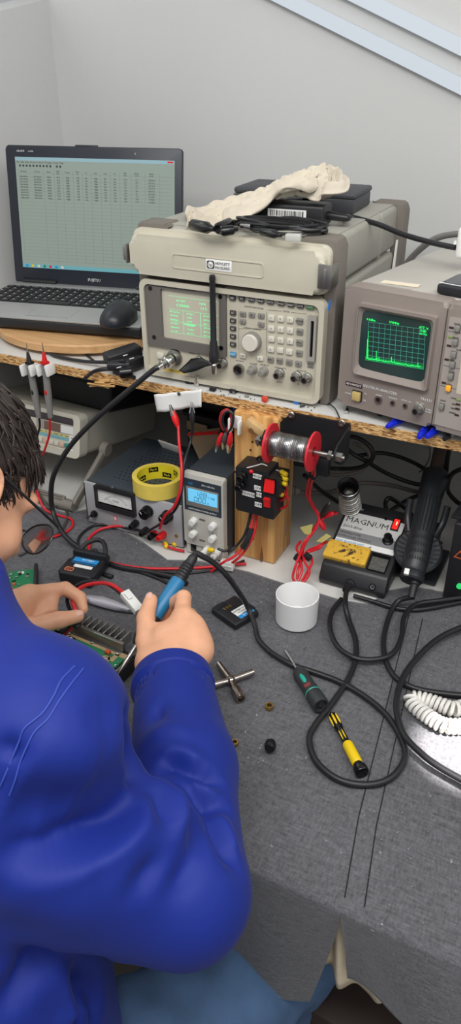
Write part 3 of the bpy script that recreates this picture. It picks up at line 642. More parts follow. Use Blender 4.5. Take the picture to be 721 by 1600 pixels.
gr0 = sx_(18, 580); gr1 = sx_(553, 685)
b.obj('screen_hood', S)
M_sc = mat('scope_glass', (40, 56, 56), .15, emit=.05, ecol=(70, 110, 100)); M_grid = mat('scope_grid', (60, 150, 130), .5, emit=.30, ecol=(80, 190, 160)); M_trc = mat('scope_trace', (40, 240, 110), .5, emit=1.0, ecol=(30, 225, 95)); M_glow = mat('scope_glow', (20, 110, 60), .5, emit=.22, ecol=(20, 190, 80))
b = B(M_sc, PF); nx = 14
b.grid([[Vector((ia[0]-.001+(ia[2]-ia[0]+.002)*i/nx, ia[1]-.001+(ia[3]-ia[1]+.002)*j/nx, .0006+.0024*(1-((i/nx-.5)*2)**2*.5-((j/nx-.5)*2)**2*.5))) for i in range(nx+1)] for j in range(nx+1)])
scr = b.obj('screen', S, label='dark green lit display')
zz = .0035
g4 = [sx_(*q, .002) for q in ((157, 205), (510, 252), (497, 497), (145, 440))]
def gp(a, c): # a across, c up on the graticule (bilinear)
    t = (g4[0][0]*(1-a)+g4[1][0]*a, g4[0][1]*(1-a)+g4[1][1]*a); l = (g4[3][0]*(1-a)+g4[2][0]*a, g4[3][1]*(1-a)+g4[2][1]*a)
    return (l[0]*(1-c)+t[0]*c, l[1]*(1-c)+t[1]*c, zz)
b = B(M_grid, PF)
for k in range(11):
    b.tube([gp(k/10, 0), gp(k/10, 1)], .00022, 4, 1); 
for k in range(9): b.tube([gp(0, k/8), gp(1, k/8)], .00022, 4, 1)
for k in range(51): b.tube([gp(k/50, .49), gp(k/50, .51)], .00018, 4, 1)
b.obj('graticule', scr)
b = B(M_trc, PF); rnd = random.Random(3); pts = []
spk = {0: .55, 1: .75, 2: .3, 20: .28, 26: .12, 52: .18, 58: .1, 106: .14, 22: .1}
for k in range(112):
    h_ = .05+.035*rnd.random(); pts.append(gp(.0+k/112*.96, h_-.03)); 
    if k in spk: pts += [gp(.0+k/112*.96, spk[k]), gp(.0+k/112*.96+.002, .04)]
b.tube([Vector(p_)+Vector((0, 0, .0004)) for p_ in pts], .00042, 5, 1, smooth=False)
for t_, q, s_ in (('0.0dBm', (172, 193), .0046), ('150MHz', (315, 212), .0046), ('ATT 10', (500, 243), .0044), ('10dB/', (495, 262), .0044), ('AUTO', (497, 282), .0042)): u, v = sx_(*q, .002); b.text(t_, u, v, s_, zz)
b.obj('trace', scr); b = B(M_glow, PF); b.box(((gp(0, .03)[0]+gp(.97, .03)[0])/2, (gp(0, .03)[1]+gp(.97, .03)[1])/2, zz-.0006), (abs(gp(.97, 0)[0]-gp(0, 0)[0])+.006, .0062, .0003), 0, rot=Matrix.Rotation(math.atan2(gp(1, 0)[1]-gp(0, 0)[1], gp(1, 0)[0]-gp(0, 0)[0]), 3, 'Z')); b.obj('trace_band', scr)
# lower strip
b = B(mat('brand_strip', (58, 36, 36), .5), PF); q0, q1 = sx_(4, 584), sx_(106, 620); b.box(((q0[0]+q1[0])/2, (q0[1]+q1[1])/2, .0004), (q1[0]-q0[0], .0062, .0008)); b.m(M_prt).text('ADVANTEST', (q0[0]+q1[0])/2, (q0[1]+q1[1])/2, .0046, .0011)
for t_, q, s_ in (('SPECTRUM ANALYZER', (215, 633), .0056), ('TR4131', (505, 696), .0056), ('POWER', (18, 655), .003), ('ON', (126, 658), .003), ('OFF', (120, 700), .003), ('PHONE', (209, 668), .003), ('INTENSITY', (298, 686), .003), ('AMPTD CAL', (380, 703), .003), ('CAL OUT', (466, 718), .003), ('-30dBm', (520, 757), .003), ('200MHz', (518, 772), .003)):
    u, v = sx_(*q); b.text(t_, u, v, s_, .0006)
b.obj('lettering', S)
u, v = sx_(75, 670); b = B(M_blk, PF); b.box((u, v, .0005), (.0165, .0165, .002), .0005); b.m(mat('amber_button', (196, 172, 110), .4)).box((u, v, .003), (.0135, .0135, .006), .0012); b.obj('power_button', S, label='square amber button')
for q, r in (((209, 694), .0058), ((298, 713), .0036), ((376, 731), .0036)):
    u, v = sx_(*q); b = B(M_stl, PF); b.ring(circ(r, 20, u, v), circ(r*.62, 20, u, v), -.001, .003); b.m(M_blkg).prism(circ(r*.62, 20, u, v), -.001, .0015); b.obj('jack', S)
u, v = sx_(462, 752); bnc(u, v, par=S, L=.015)
# control plate on the right
q0 = sx_(640, 175); q1 = sx_(575, 795); b = B(M_sap, PF); x0 = (q0[0]+q1[0])/2; b.prism(rrect(x0, .008, SW-.012, q0[1], .002), 0, .0012)
b.m(M_ink)
for Y in (290, 510, 640): v = sx_(640, Y-25)[1]; b.box(((x0+SW-.012)/2, v, .0013), (SW-.014-x0, .0005, .0003))
b.m(M_prt)
for t_, q in (('SLOPE', (712, 385)), ('WRITE', (690, 308)), ('VIEW', (668, 448)), ('STORE', (665, 520)), ('MAX', (652, 598)), ('LOCAL', (700, 222)), ('START', (612, 700)), ('UNCAL', (680, 685)), ('RBW', (680, 722)), ('VIDEO', (676, 748)), ('SWEEP', (668, 775))): b.m(M_ink); u, v = sx_(*q); b.text(t_, u, v, .0028, .0016)
b.obj('control_plate', S)
M_amb = mat('amber_lit_key', (232, 164, 50), .4, emit=.35, ecol=(240, 160, 40)); M_led = mat('dark_led', (60, 44, 40), .4); M_gled = mat('green_led', (130, 160, 80), .4)
for (X, Y), m_ in zip(((704, 250), (690, 335), (680, 412), (672, 475), (662, 547), (648, 620), (605, 735)), [M_keym]*5+[M_amb, M_keym]):
    u, v = sx_(X, Y); b = B(M_bez, PF); b.box((u, v, .0015), (.0082, .0098, .001)); b.m(m_).box((u, v, .0034), (.0066, .0082, .005), .0012); b.obj('key', S, label='lit amber key' if m_ is M_amb else None)
for (X, Y), m_ in zip(((664, 245), (650, 357), (636, 443), (617, 588), (708, 695), (705, 722), (702, 750), (697, 788), (658, 303)), [M_led]*4+[M_gled]+[M_led]*3+[M_gled]):
    u, v = sx_(X, Y); B(m_, PF).box((u, v, .0016), (.0064, .0026, .0014), .0004).obj('indicator', S)
b = B(mat('cream_label_plate', (206, 196, 178), .5), PF); u, v = sx_(712, 560); b.prism(rrect(u-.001, v-.022, SW-.02, v+.03, .001), .0012, .0018); b.obj('dial_plate', S)
for k, (du, dv, r) in enumerate(((.06, .13, .012), (.06, .085, .014), (.06, .04, .010))): B(M_bez, PF).lathe([(r*1.1, 0), (r, .004), (r*.92, .016), (r*.86, .017), (0, .017)], (x0+du, dv, .001), (0, 0, 1), 24).obj('dial', S)
b = B(mat('peeling_label', (226, 214, 190), .6)); b.box((.06, .052, SHT+.0004), (.055, .016, .0006), 0, rot=Matrix.Rotation(.15, 3, 'Z')); b.obj('old_label', S)
b = B(M_blk); b.lathe([(.038, 0), (.038, .014), (.030, .016), (.028, .010), (0, .010)], (-.0, .12, .10), (-1, 0, 0), 28); b.obj('side_handle_hub', S)
# black pouch with worn white print on top of the analyzer
zt_ = SH+.016+SHT; a = Pz(681, 460, zt_); M_ = TM(a+Vector((0, 0, .001)), R_(-11))
t = thing('black_pouch', 'worn black card pouch lying on the spectrum analyzer at the right edge', 'pouch', M_)
b = B(mat('worn_black_vinyl', (30, 31, 36), .45, var=.2, vscale=60)); b.box((.055, .035, .007), (.11, .07, .014), .004, 3); b.obj('body', t)
b = B(mat('grey_vinyl', (92, 92, 94), .5)); b.prism(rrect(.006, .008, .10, .066, .006), .0141, .0155, .0006); b.m(M_prt).text('SERVICE', .045, .042, .013, .0158); b.obj('flap', t)
B(M_prt).grid([[Vector((.002+.108*i/30, .0015+.0016*random.random(), .0125+.0009*random.random())) for i in range(31)], [Vector((.002+.108*i/30, .005+.003*random.random(), .0145)) for i in range(31)]]).obj('worn_edge', t, label='flaking white edge')
# white mains plug and grey flex at the back
a = Px(722, 365, -.20) ; t = thing('mains_plug', 'white mains plug end at the right edge above the analyzer', 'plug', TM(Py(726, 378, .17)))
b = B(M_wht); b.box((.004, 0, 0), (.026, .03, .045), .006, 3); b.obj('body', t); B(M_wht).cyl((-.014, 0, -.006), (-.008, 0, -.006), .007).obj('collar', t)
cable('grey_flex', 'grey flex curving up behind the spectrum analyzer', 'cable', [Py(625, 425, .52), Py(648, 398, .52), Py(672, 378, .51), Py(697, 368, .5), Py(735, 366, .48), Py(790, 375, .46)], .0062, mat('grey_flex', (122, 120, 116), .5), sub=10)

# ================================================================ LAPTOP ON A WOODEN TURNTABLE
M_bamboo = mat('beech_board', (206, 160, 108), .5); nt, p, tc = nodes(M_bamboo)
mp = nt.nodes.new('ShaderNodeMapping'); mp.inputs['Scale'].default_value = (4, 45, 45); nt.links.new(tc.outputs['Object'], mp.inputs['Vector']); wv = nt.nodes.new('ShaderNodeTexNoise'); wv.inputs['Scale'].default_value = 2; nt.links.new(mp.outputs['Vector'], wv.inputs['Vector'])
cr = nt.nodes.new('ShaderNodeValToRGB'); cr.color_ramp.elements[0].color = lin((180, 130, 80)); cr.color_ramp.elements[1].color = lin((222, 182, 132)); nt.links.new(wv.outputs['Fac'], cr.inputs['Fac']); nt.links.new(cr.outputs['Color'], p.inputs['Base Color'])
tcx = Vector((-.945, .225, SH)); t = thing('turntable', 'round light wooden turntable under the laptop', 'turntable', TM(tcx))
B(M_bamboo).lathe([(0, .006), (.195, .006), (.2, .009), (.2, .021), (.197, .024), (0, .024)], (0, 0, 0), (0, 0, 1), 72).obj('disc', t); B(M_bamboo).lathe([(0, 0), (.1, 0), (.1, .006), (0, .006)], (0, 0, 0), (0, 0, 1), 40).obj('base', t)
LA = R_(12); e1 = Vector((math.cos(LA), math.sin(LA), 0)); e2 = Vector((-math.sin(LA), math.cos(LA), 0))
ML = TM(e1*-1.112+e2*.275+Vector((0, 0, SH+.0245)), LA); LW, LD_ = .388, .252
Lp = thing('laptop', 'open silver and black laptop showing a grey table of figures', 'laptop', ML)
M_sil = mat('laptop_silver', (172, 173, 172), .38, .35, bump=.03, bscale=800); M_lb = mat('laptop_dark', (38, 42, 52), .4); M_kb = mat('keyboard_black', (34, 34, 36), .45); M_kc = mat('keycap', (40, 40, 43), .4)
b = B(M_blk); b.box((LW/2, LD_/2, .0135), (LW, LD_, .019), .004, 3); b.m(M_sil).box((LW/2, LD_/2, .0245), (LW-.001, LD_-.001, .0045), .002, 2)
for x in (.03, LW-.03):
    for y in (.025, LD_-.025): b.m(M_blk).cyl((x, y, 0), (x, y, .0045), .007, n=14)
b.obj('base', Lp)
lz = .0268
b = B(M_sil); b.ring(rrect(.145, .02, .235, .075, .003), rrect(.1458, .0208, .2342, .0742, .003), lz-.001, lz+.0003); b.box((.19, .012, lz), (.088, .009, .0012), .0006); b.obj('touchpad', Lp)
b = B(M_blkg); b.box((.012, .068, lz), (.018, .011, .0006)); b.obj('sticker', Lp, label='small dark sticker')
ky0, ky1 = .092, .212
kb = B(M_kb).box((LW/2, (ky0+ky1)/2, lz-.0004), (LW-.006, ky1-ky0, .0016), .0006).obj('keyboard', Lp)
proto = None
for r_ in range(6):
    n_ = 19; y = ky0+.012+r_*(ky1-ky0-.022)/5; hk = .0155 if r_ < 5 else .011
    for c_ in range(n_):
        x = .014+c_*(LW-.028)/(n_-1)
        if r_ == 0 and 5 <= c_ <= 9:
            if c_ == 7:
                o = B(M_kc).box((x, y, lz+.0012), (.09, .0155, .0026), .001).obj('key', kb)
            continue
        if proto is None:
            proto = B(M_kc).box((0, 0, 0), (.0163, .0155, .0026), .001).m(M_keyc).box((-.002, .002, .0013), (.003, .0035, .0002)).obj('key', kb); o = proto
        else: o = proto.copy(); COL.objects.link(o)
        o.location = (x, y, lz+.0012); o.parent = kb
        if r_ == 5: o.scale = (1, .7, 1)
# lid
tl = N_ = None
lid_h = .278; MLid = Matrix.Translation((0, LD_-.006, .022)) @ Matrix.Rotation(R_(-8), 4, 'X') @ PF
b = B(M_lb, MLid); b.prism(rrect(0, 0, LW, lid_h, .008), -.008, 0, .002); b.box((LW*.47, lid_h, -.003), (.05, .006, .006), .002); lid = b.obj('screen_lid', Lp)
sx0, sx1, sy0, sy1 = .021, LW-.016, .036, lid_h-.022
M_lcd = mat('lcd', (120, 130, 122), .3, emit=.30, ecol=(150, 166, 156)); b = B(M_lcd, MLid).box(((sx0+sx1)/2, (sy0+sy1)/2, .0003), (sx1-sx0, sy1-sy0, .0012)); dsp = b.obj('display', lid, label='lit screen with a table of figures')
M_lt = mat('lcd_text', (52, 58, 60), .5); M_lhd = mat('lcd_bar', (120, 150, 160), .4, emit=.3, ecol=(150, 180, 185)); M_ltk = mat('lcd_taskbar', (90, 140, 150), .4, emit=.3, ecol=(110, 180, 185)); M_lln = mat('lcd_line', (112, 122, 116), .5)
DW, DH = sx1-sx0, sy1-sy0; X_ = lambda a: sx0+DW*a; Y_ = lambda a: sy0+DH*a
b = B(M_lhd, MLid); b.box((X_(.5), Y_(.985), .001), (DW, DH*.03, .0002)); b.m(M_ltk).box((X_(.5), Y_(.018), .001), (DW, DH*.036, .0002))
b.m(M_redp).box((X_(.975), Y_(.985), .0011), (.012, .003, .0003)); b.m(M_blue)
for k, c_ in enumerate((M_blue, M_yel, M_keyc, M_grn, M_redp, M_blue, M_keyc)): b.m(c_).box((X_(.03+.04*k), Y_(.018), .0011), (.006, .005, .0003))
b.m(M_lt); b.text('File  Edit  View  Record  Search  Program  Tools  Help', X_(.01), Y_(.955), .0048, .001, align='LEFT')
for k in range(12): b.box((X_(.03+.022*k+(.02 if k > 9 else 0)), Y_(.925), .001), (.004, .004, .0002))
cols = (.05, .14, .215, .275, .335, .40, .455, .515, .575, .635, .70, .77, .86)
hd = ('Rx Freq', 'Tx Freq', 'Band', 'Chan\nSpac', 'Power', 'Tone\nRx', 'Tx', 'DCS', 'Scan', 'Tot', 'Max\nDev', 'Audio\nLevel', 'Signal\nLevel')
rnd = random.Random(5)
for c_, h_ in zip(cols, hd): b.text(h_, X_(c_), Y_(.875), .0040, .001)
for r_ in range(9):
    y = .83-.0235*r_
    row = ('%.5f' % (430+rnd.random()*30), '%.5f' % (430+rnd.random()*30), 'Wide', '25.0', 'High', 'Off', 'No', 'High', 'No', 'No', '%d.%d' % (rnd.randint(10, 30), rnd.randint(0, 9)), '%d.%d' % (rnd.randint(5, 15), rnd.randint(0, 9)), '-%.4f' % (rnd.random()*90))
    for c_, h_ in zip(cols, row): b.text(h_, X_(c_), Y_(y), .0042, .001)
b.m(M_lln)
for k in range(26): b.box((X_(.5), Y_(.86-.0315*k), .00095), (DW*.97, .0003, .0001))
for c_ in (.02, .18, .25, .305, .37, .43, .485, .545, .605, .665, .735, .82, .91): b.box((X_(c_), Y_(.48), .00095), (.0003, DH*.82, .0001))
b.obj('display_text', dsp)
b = B(M_prt, MLid); b.text('FUJITSU', LW/2-.005, .017, .0085, .0004); b.text('CELSIUS', .025, lid_h-.011, .0052, .0004, align='LEFT').text('mobile', .052, lid_h-.011, .0045, .0004, align='LEFT'); b.m(M_chr).prism(circ(.002, 12, LW*.745, lid_h-.011), 0, .0006); b.obj('lid_lettering', lid)
b = B(M_blk); b.cyl((.02, LD_-.006, .0285), (.10, LD_-.006, .0285), .0055); b.obj('hinge', Lp); b = B(M_blk); b.cyl((LW-.10, LD_-.006, .0285), (LW-.02, LD_-.006, .0285), .0055); b.obj('hinge', Lp)
B(M_sil).box((LW/2, LD_-.024, .0274), (LW-.03, .018, .0012), .0004).obj('trim_strip', Lp)
# mouse on the palm rest
mp_ = Pz(182, 504, SH+.052); a = TM(Vector((mp_.x, mp_.y+.012, SH+.0245+.0272)), R_(15))
t = thing('computer_mouse', 'black computer mouse sitting on the laptop palm rest', 'mouse', a)
M_mo = mat('mouse_black', (36, 38, 44), .38); 
def mouse_sdf(p):
    d = ellip(p, (0, 0, .006), (.031, .052, .032)); d = np.maximum(d, -(p[:, 2])); d = smin(d, ellip(p, (0, -.03, .008), (.026, .024, .018)), .012); d = np.maximum(d, -(p[:, 2]-.0002)); return d
V, F = surface_nets(mouse_sdf, (-.05, -.07, -.004), (.05, .07, .05), .003); np_obj('shell', V, F, [M_mo], t, 3)
b = B(M_blkg); b.lathe([(0, -.003), (.009, -.003), (.010, -.001), (.010, .001), (.009, .003), (0, .003)], (0, .034, .026), (1, 0, 0), 20); b.obj('scroll_wheel', t)
b = B(M_blkg); b.tube([(0, .045, .0225), (0, .02, .0345), (0, 0, .0385)], .0006, 6, 6); b.obj('button_gap', t)

# ================================================================ SMALL THINGS ON THE SHELF
# black headset / cable bundle left of the radio test set
t = thing('microphone_bundle', 'tangle of black accessory plugs and housings left of the radio test set', 'accessory', TM((0, 0, 0)))
def oriented(a, c): return (c-a), (c-a).to_track_quat('X', 'Z').to_matrix()
for (x0, y0, z0, x1, y1, z1, w, h, nm) in ((165, 562, .02, 218, 545, .028, .03, .02, 'housing'), (182, 578, .012, 219, 562, .014, .026, .022, 'housing'), (168, 572, .018, 205, 570, .02, .018, .014, 'clip')):
    a, c = Pz(x0, y0, SH+z0), Pz(x1, y1, SH+z1); v, rt = oriented(a, c); B(M_blk).box((a+c)/2, (v.length, w, h), .004, 3, rot=rt).obj(nm, t)
for x, y, z in ((196, 555, .037), (206, 560, .037), (186, 574, .022)): B(M_prt).box(Pz(x, y, SH+z), (.009, .002, .0008), 0, rot=Matrix.Rotation(R_(70), 3, 'Z')).obj('print_mark', t)
a = Pz(187, 583, SH+.011); b = B(M_blkg); b.cyl(a, a+Vector((.02, .012, .002)), .010, bev=.002); b.obj('end_cap', t)
for nm, lab, pts in (('black_lead', 'black lead running from under the laptop to the accessory tangle', [Pz(68, 543, SH+.005), Pz(85, 555, SH+.005), Pz(120, 563, SH+.006), Pz(155, 566, SH+.012), Pz(195, 564, SH+.030)]),
                     ('black_lead', 'short black lead curling over the chipboard splinter', [Pz(133, 591, SH+.004), Pz(150, 579, SH+.004), Pz(178, 576, SH+.004), Pz(198, 581, SH+.005), Pz(210, 590, SH+.004)]),
                     ('black_lead', 'thin black lead end sticking out from under the turntable', [Pz(122, 543, SH+.003), Pz(131, 551, SH+.003), Pz(142, 560, SH+.003), Pz(150, 566, SH+.003)])):
    cable(nm, lab, 'lead', pts, .0034 if 'thin' not in lab else .0022, M_rub)
# tiny components on the front of the shelf
def bit(name, label, cat, fn, x, y, rz=0, group=None):
    t_ = B(None, TM(Pz(x, y, SH)+Vector((0, 0, .0003)), rz)); fn(t_); return tag(t_.obj(name), label, cat, group)
M_bl2 = mat('blue_component', (40, 110, 190), .4)
def cap_(col):
    def f(b): b.m(col).box((0, 0, .0045), (.010, .008, .009), .002, 2); b.m(M_stl).tube([(-.002, .004, .003), (-.004, .012, .003)], .0004, 5, 2).tube([(.002, .004, .003), (.004, .014, .003)], .0004, 5, 2)
    return f
def screw(b): b.m(M_blkg).cyl((0, 0, .0025), (.006, 0, .0025), .0013, n=8); b.cyl((-.002, 0, .0025), (0, 0, .0025), .0024, n=10)
def rod(b): b.m(M_blk).cyl((0, 0, .0022), (0, .02, .0022), .0021, n=8); b.m(M_chr).cyl((0, -.006, .0022), (0, 0, .0022), .0012, n=8)
bit('blue_component', 'blue component beside a red one on the shelf edge', 'component', cap_(M_bl2), 408, 616, .3)
bit('red_component', 'red component with wire legs on the shelf edge', 'component', cap_(mat('orange_red', (214, 72, 50), .4)), 414, 628, -.4)
bit('blue_component', 'lone blue component below the keypad corner of the radio test set', 'component', cap_(M_bl2), 464, 631, .1)
bit('black_screw', 'black screw right of the lone blue component', 'screw', screw, 471, 637, .6)
bit('rubber_foot', 'round black rubber foot under the front of the radio test set', 'rubber foot', lambda b: b.m(M_blkg).cyl((0, 0, 0), (0, 0, .006), .0085, .0075, bev=.001), 297, 598)
bit('coaxial_adapter', 'small silver coaxial adapter beside the black rubber foot', 'adapter', lambda b: b.m(M_chr).cyl((0, 0, .0), (0, 0, .010), .005, bev=.001).cyl((0, 0, .010), (.002, 0, .018), .0035, n=14), 308, 603)
bit('black_component', 'black component with legs right of the coaxial adapter', 'component', lambda b: (b.m(M_blk).box((0, 0, .003), (.010, .008, .006), .001), b.m(M_stl).tube([(-.004, -.004, .002), (-.007, -.009, .002)], .0004, 5, 2)), 333, 611)
bit('black_component', 'black square component with a bright face near the shelf centre', 'component', lambda b: (b.m(M_blk).box((0, 0, .0035), (.011, .010, .007), .001), b.m(M_stl).box((.003, -.0052, .003), (.004, .001, .004))), 365, 614)
bit('grey_component', 'tiny grey component on the shelf left of the red one', 'component', lambda b: b.m(M_keym).box((0, 0, .002), (.007, .004, .004), .001), 386, 621)
b = B(M_keyd)
for (x, y) in ((345, 611), (350, 617), (346, 617), (375, 620), (392, 623), (398, 624), (482, 636), (487, 641), (492, 637), (380, 612), (453, 627), (358, 616)): q = Pz(x, y, SH+.001); b.box(q, (random.uniform(.001, .003), .0012, .0012), 0, rot=Matrix.Rotation(random.random()*3, 3, 'Z'))
tag(b.obj('solder_crumbs'), 'scattered crumbs and wire ends on the white shelf', 'debris', kind='stuff')
cable('black_wire', 'short stiff black wire bent over the shelf edge', 'wire', [Pz(512, 630, SH+.003), Pz(518, 633, SH+.008), Pz(525, 640, SH+.006), Pz(531, 653, SH+.002)], .0011, M_blk, n=6)
bit('fuse', 'small glass fuse standing at the left foot of the analyzer', 'fuse', lambda b: (b.m(M_chr).cyl((0, -.006, .003), (0, -.002, .003), .003, n=12).cyl((0, .008, .003), (0, .012, .003), .003, n=12), b.m(M_blkg).cyl((0, -.002, .003), (0, .008, .003), .0026, n=12)), 542, 645, .2)
# pens under the analyzer
M_pen = mat('pen_blue', (24, 44, 200), .3); M_penc = mat('pen_clear', (180, 184, 190), .2, trans=.3)
def pen(x0, y0, x1, y1, label, m_, r=.0052, name='pen', capm=None):
    a = Pz(x0, y0, SH+r+.0006); c = Pz(x1, y1, SH+r+.0006); d = (c-a).normalized()
    t_ = thing(name, label, 'pen', TM((0, 0, 0)), 'pens on the shelf edge under the analyzer')
    b = B(m_); b.lathe([(0, 0), (r*.55, 0), (r*.8, .004), (r, .010), (r, .048), (0, .048)], a, d, 16); b.box(a+d*.03+Vector((0, 0, r+.0012)), (.034, .0034, .0018), .0006, rot=d.to_track_quat('X', 'Z').to_matrix()); b.obj('cap', t_)
    b = B(capm or m_); b.lathe([(0, .048), (r*.8, .048), (r*.8, .13), (r*.6, .134), (0, .134)], a, d, 14); b.obj('barrel', t_)
pen(605, 667, 640, 650, 'blue capped pen lying farthest left under the analyzer', M_pen)
pen(655, 684, 668, 665, 'blue pen in the middle with a dark clip', M_pen, capm=M_blk)
pen(667, 683, 694, 664, 'blue pen right of the middle pen', M_pen)
def biro(x0, y0, x1, y1, label, m_, r, tip):
    a = Pz(x0, y0, SH+r+.0006); c = Pz(x1, y1, SH+r+.0006); d = (c-a).normalized(); t_ = thing('pen', label, 'pen', TM((0, 0, 0)), 'pens on the shelf edge under the analyzer')
    b = B(m_); b.lathe([(0, .012), (r, .012), (r, .13), (0, .13)], a, d, 14); b.obj('barrel', t_); b = B(tip); b.lathe([(0, 0), (r*.75, 0), (r*.8, .008), (r, .012), (0, .012)], a, d, 14); b.obj('tip', t_)
biro(690, 674, 712, 664, 'black pen with a steel tip between the blue and the clear pen', M_blk, .0042, M_stl)
biro(695, 686, 722, 668, 'clear barrelled pen nearest the right edge', M_penc, .0048, M_blk)
# ================================================================ UNDER THE SHELF
def PL(M): # photo point -> local xy on the local z=0 plane of M
    Mi = M.inverted(); o = Mi @ CAM
    def f(px, py): d = Mi.to_3x3() @ ray(px, py); q = o + d*(-o.z/d.z); return q.x, q.y
    return f
# bench multimeter propped on its handle
M_mm = mat('multimeter_case', (172, 168, 156), .5, var=.04, vscale=25, bump=.06, bscale=600); M_mmf = mat('multimeter_cream', (204, 200, 186), .5); M_hnd = mat('handle_grey', (132, 127, 119), .5)
MM = TM((-.868, .03, .842), R_(0), R_(-12)); mw, mh, md_ = .285, .088, .29
t = thing('bench_multimeter', 'beige bench multimeter with coloured keys propped up on its grey handle', 'multimeter', MM)
b = B(M_mm); b.box((-mw/2, md_/2, mh/2), (mw-.006, md_, mh-.004), .012, 3); b.m(M_hnd).box((-mw/2, .012, -.003), (.20, .02, .008), .002); b.box((-mw/2, md_-.03, -.006), (.2, .02, .014), .002); b.obj('case', t)
b = B(M_mmf, PF); b.ring(rrect(-mw, 0, 0, mh, .012), rrect(-mw+.012, .012, -.016, mh-.008, .006), -.02, .006); b.prism(rrect(-mw+.011, .011, -.015, mh-.007, .006), -.01, .0015)
b.m(M_bezd).box((-mw/2-.002, mh-.017, .0018), (mw-.034, .013, .0012), .0004); b.obj('front_bezel', t)
b = B(M_sap, PF); b.box((-.062, mh-.034, .0018), (.096, .018, .0012)); b.m(mat('display_brown', (120, 96, 84), .3)).box((-.070, mh-.034, .0022), (.040, .0165, .0014)); b.m(M_lab).box((-.030, mh-.034, .0022), (.038, .0155, .001)); b.obj('display_strip', t)
b = B(mat('legend_cyan', (120, 180, 190), .5), PF); b.box((-.080, .034, .0017), (.100, .006, .001)); b.m(mat('legend_yellow', (206, 200, 130), .5)).box((-.080, .0405, .0017), (.100, .0045, .001)); b.m(M_lab).box((-.021, .029, .0017), (.014, .032, .001)); b.m(M_ink)
for k in range(8): b.text(('V=', 'V~', 'ohm', 'I=', 'I~', 'AUTO', 'UP', 'DN')[k], -.125+.0130*k, .0405, .0036, .0024)
for k in range(4): b.text('TRIG', -.021, .018+.007*k, .0032, .0024)
b.obj('key_legend', t)
for k in range(9):
    m_ = mat('key_teal', (40, 150, 140), .5) if k == 8 else (mat('key_pinkish', (214, 178, 160), .5) if k % 3 == 1 else M_keyc)
    B(m_, PF).box((-.140+.0135*k, .022, .003), (.0112, .0095, .005), .001).obj('key', t)
pv = MM.inverted() @ Px(165, 702, -.860); bar0 = MM.inverted() @ Vector((-.868, -.020, BT+.0125))
b = B(M_hnd)
for x in (0.008, -mw-.008):
    a = Vector((x, pv.y, pv.z)); c = Vector((x, bar0.y, bar0.z)); dv = (c-a); rt = dv.to_track_quat('X', 'Y').to_matrix()
    b.box((a+c)/2, (dv.length, .011, .018), .004, 2, rot=Matrix(((dv.normalized().x, 1, 0), (dv.normalized().y, 0, -dv.normalized().z), (dv.normalized().z, 0, dv.normalized().y))) )
    b.cyl(a+Vector((-.008, 0, 0)), a+Vector((.008, 0, 0)), .016, bev=.003)
b.cyl((0.01, bar0.y, bar0.z), (-mw-.01, bar0.y, bar0.z), .0115, n=16); b.box((-mw/2, bar0.y-.003, bar0.z+.004), (mw-.02, .008, .028), .003)
for k in range(6): b.box((-mw/2, bar0.y-.0075, bar0.z-.007+.0048*k), (mw-.03, .003, .002), .0005)
b.obj('handle', t)
# black case with label lying on the multimeter
MZ = MM @ TM((-.075, .17, mh-.002), R_(-6)); t = thing('black_case', 'black flat case with a brown label lying on the beige multimeter', 'case', MZ)
M_dk = mat('soft_black', (20, 20, 22), .6, var=.1, vscale=30)
B(M_dk).box((0, 0, .030), (.22, .20, .058), .008, 3).obj('body', t); B(M_dk).box((0, -.005, .062), (.226, .205, .012), .004).obj('lid', t); B(mat('brown_label', (104, 82, 66), .6)).box((-.02, -.03, .0685), (.07, .045, .001)).obj('label_patch', t)
# stack of dark bins behind the meter supply
t = thing('black_bin', 'black plastic bin with a tan tag behind the analogue power supply', 'bin', TM((-.66, .20, BT), R_(-6)))
b = B(M_dk); b.ring(rrect(-.07, 0, .10, .2, .01), rrect(-.065, .005, .095, .195, .008), .002, .15); b.box((.015, .1, .003), (.165, .195, .006)); b.obj('body', t); B(M_dk).ring(rrect(-.077, -.007, .107, .207, .012), rrect(-.066, .004, .096, .196, .008), .146, .153).obj('rim', t)
B(mat('tan_tag', (150, 128, 92), .7)).box((-.035, -.0085, .128), (.05, .002, .018)).obj('tag', t)
b = B(M_dk); b.box((.02, .1, .172), (.15, .16, .045), .012, 3); b.m(M_blk).tube([(-.07, .05, .19), (.0, .02, .205), (.08, .06, .2), (.11, .12, .19)], .005, 8); b.obj('contents', t)
# red and white packet, tan card and red clip, big blue roll
q = Pz(272, 698, .94)
MZ = TM((-.585, .165, .915), R_(20), R_(50)); t = thing('blue_roll', 'big blue roll with white printing hanging behind the white strip', 'roll', TM((-.53, .20, .952), R_(8), R_(-14)))
M_brl = mat('roll_blue', (28, 84, 140), .4)
b = B(M_brl, PF); b.ring(circ(.072, 48), circ(.038, 48), -.03, .03); b.obj('roll', t)
b = B(mat('roll_print_band', (120, 140, 156), .5), PF)
b.grid([[Vector((.0725*math.cos(a), .0725*math.sin(a), z)) for a in [R_(190+k*4) for k in range(26)]] for z in (-.018, .012)]); b.ring([(.066*math.cos(R_(175+5*k)), .066*math.sin(R_(175+5*k))) for k in range(24)], [(.052*math.cos(R_(175+5*k)), .052*math.sin(R_(175+5*k))) for k in range(24)], .0301, .0308)
b.m(M_ink)
for k, c_ in enumerate('INSULATION TAPE ROLL'): 
    a = R_(184+5.2*k); b.text(c_, .059*math.cos(a), .059*math.sin(a), .009, .0311, rot=a+math.pi/2)
b.obj('printed_band', t)
Bc = Py(318, 705, .12); t = thing('paper_packet', 'tan paper packet with a red edge standing behind the digital power supply', 'packet', TM((Bc.x, .12, .858), R_(15)))
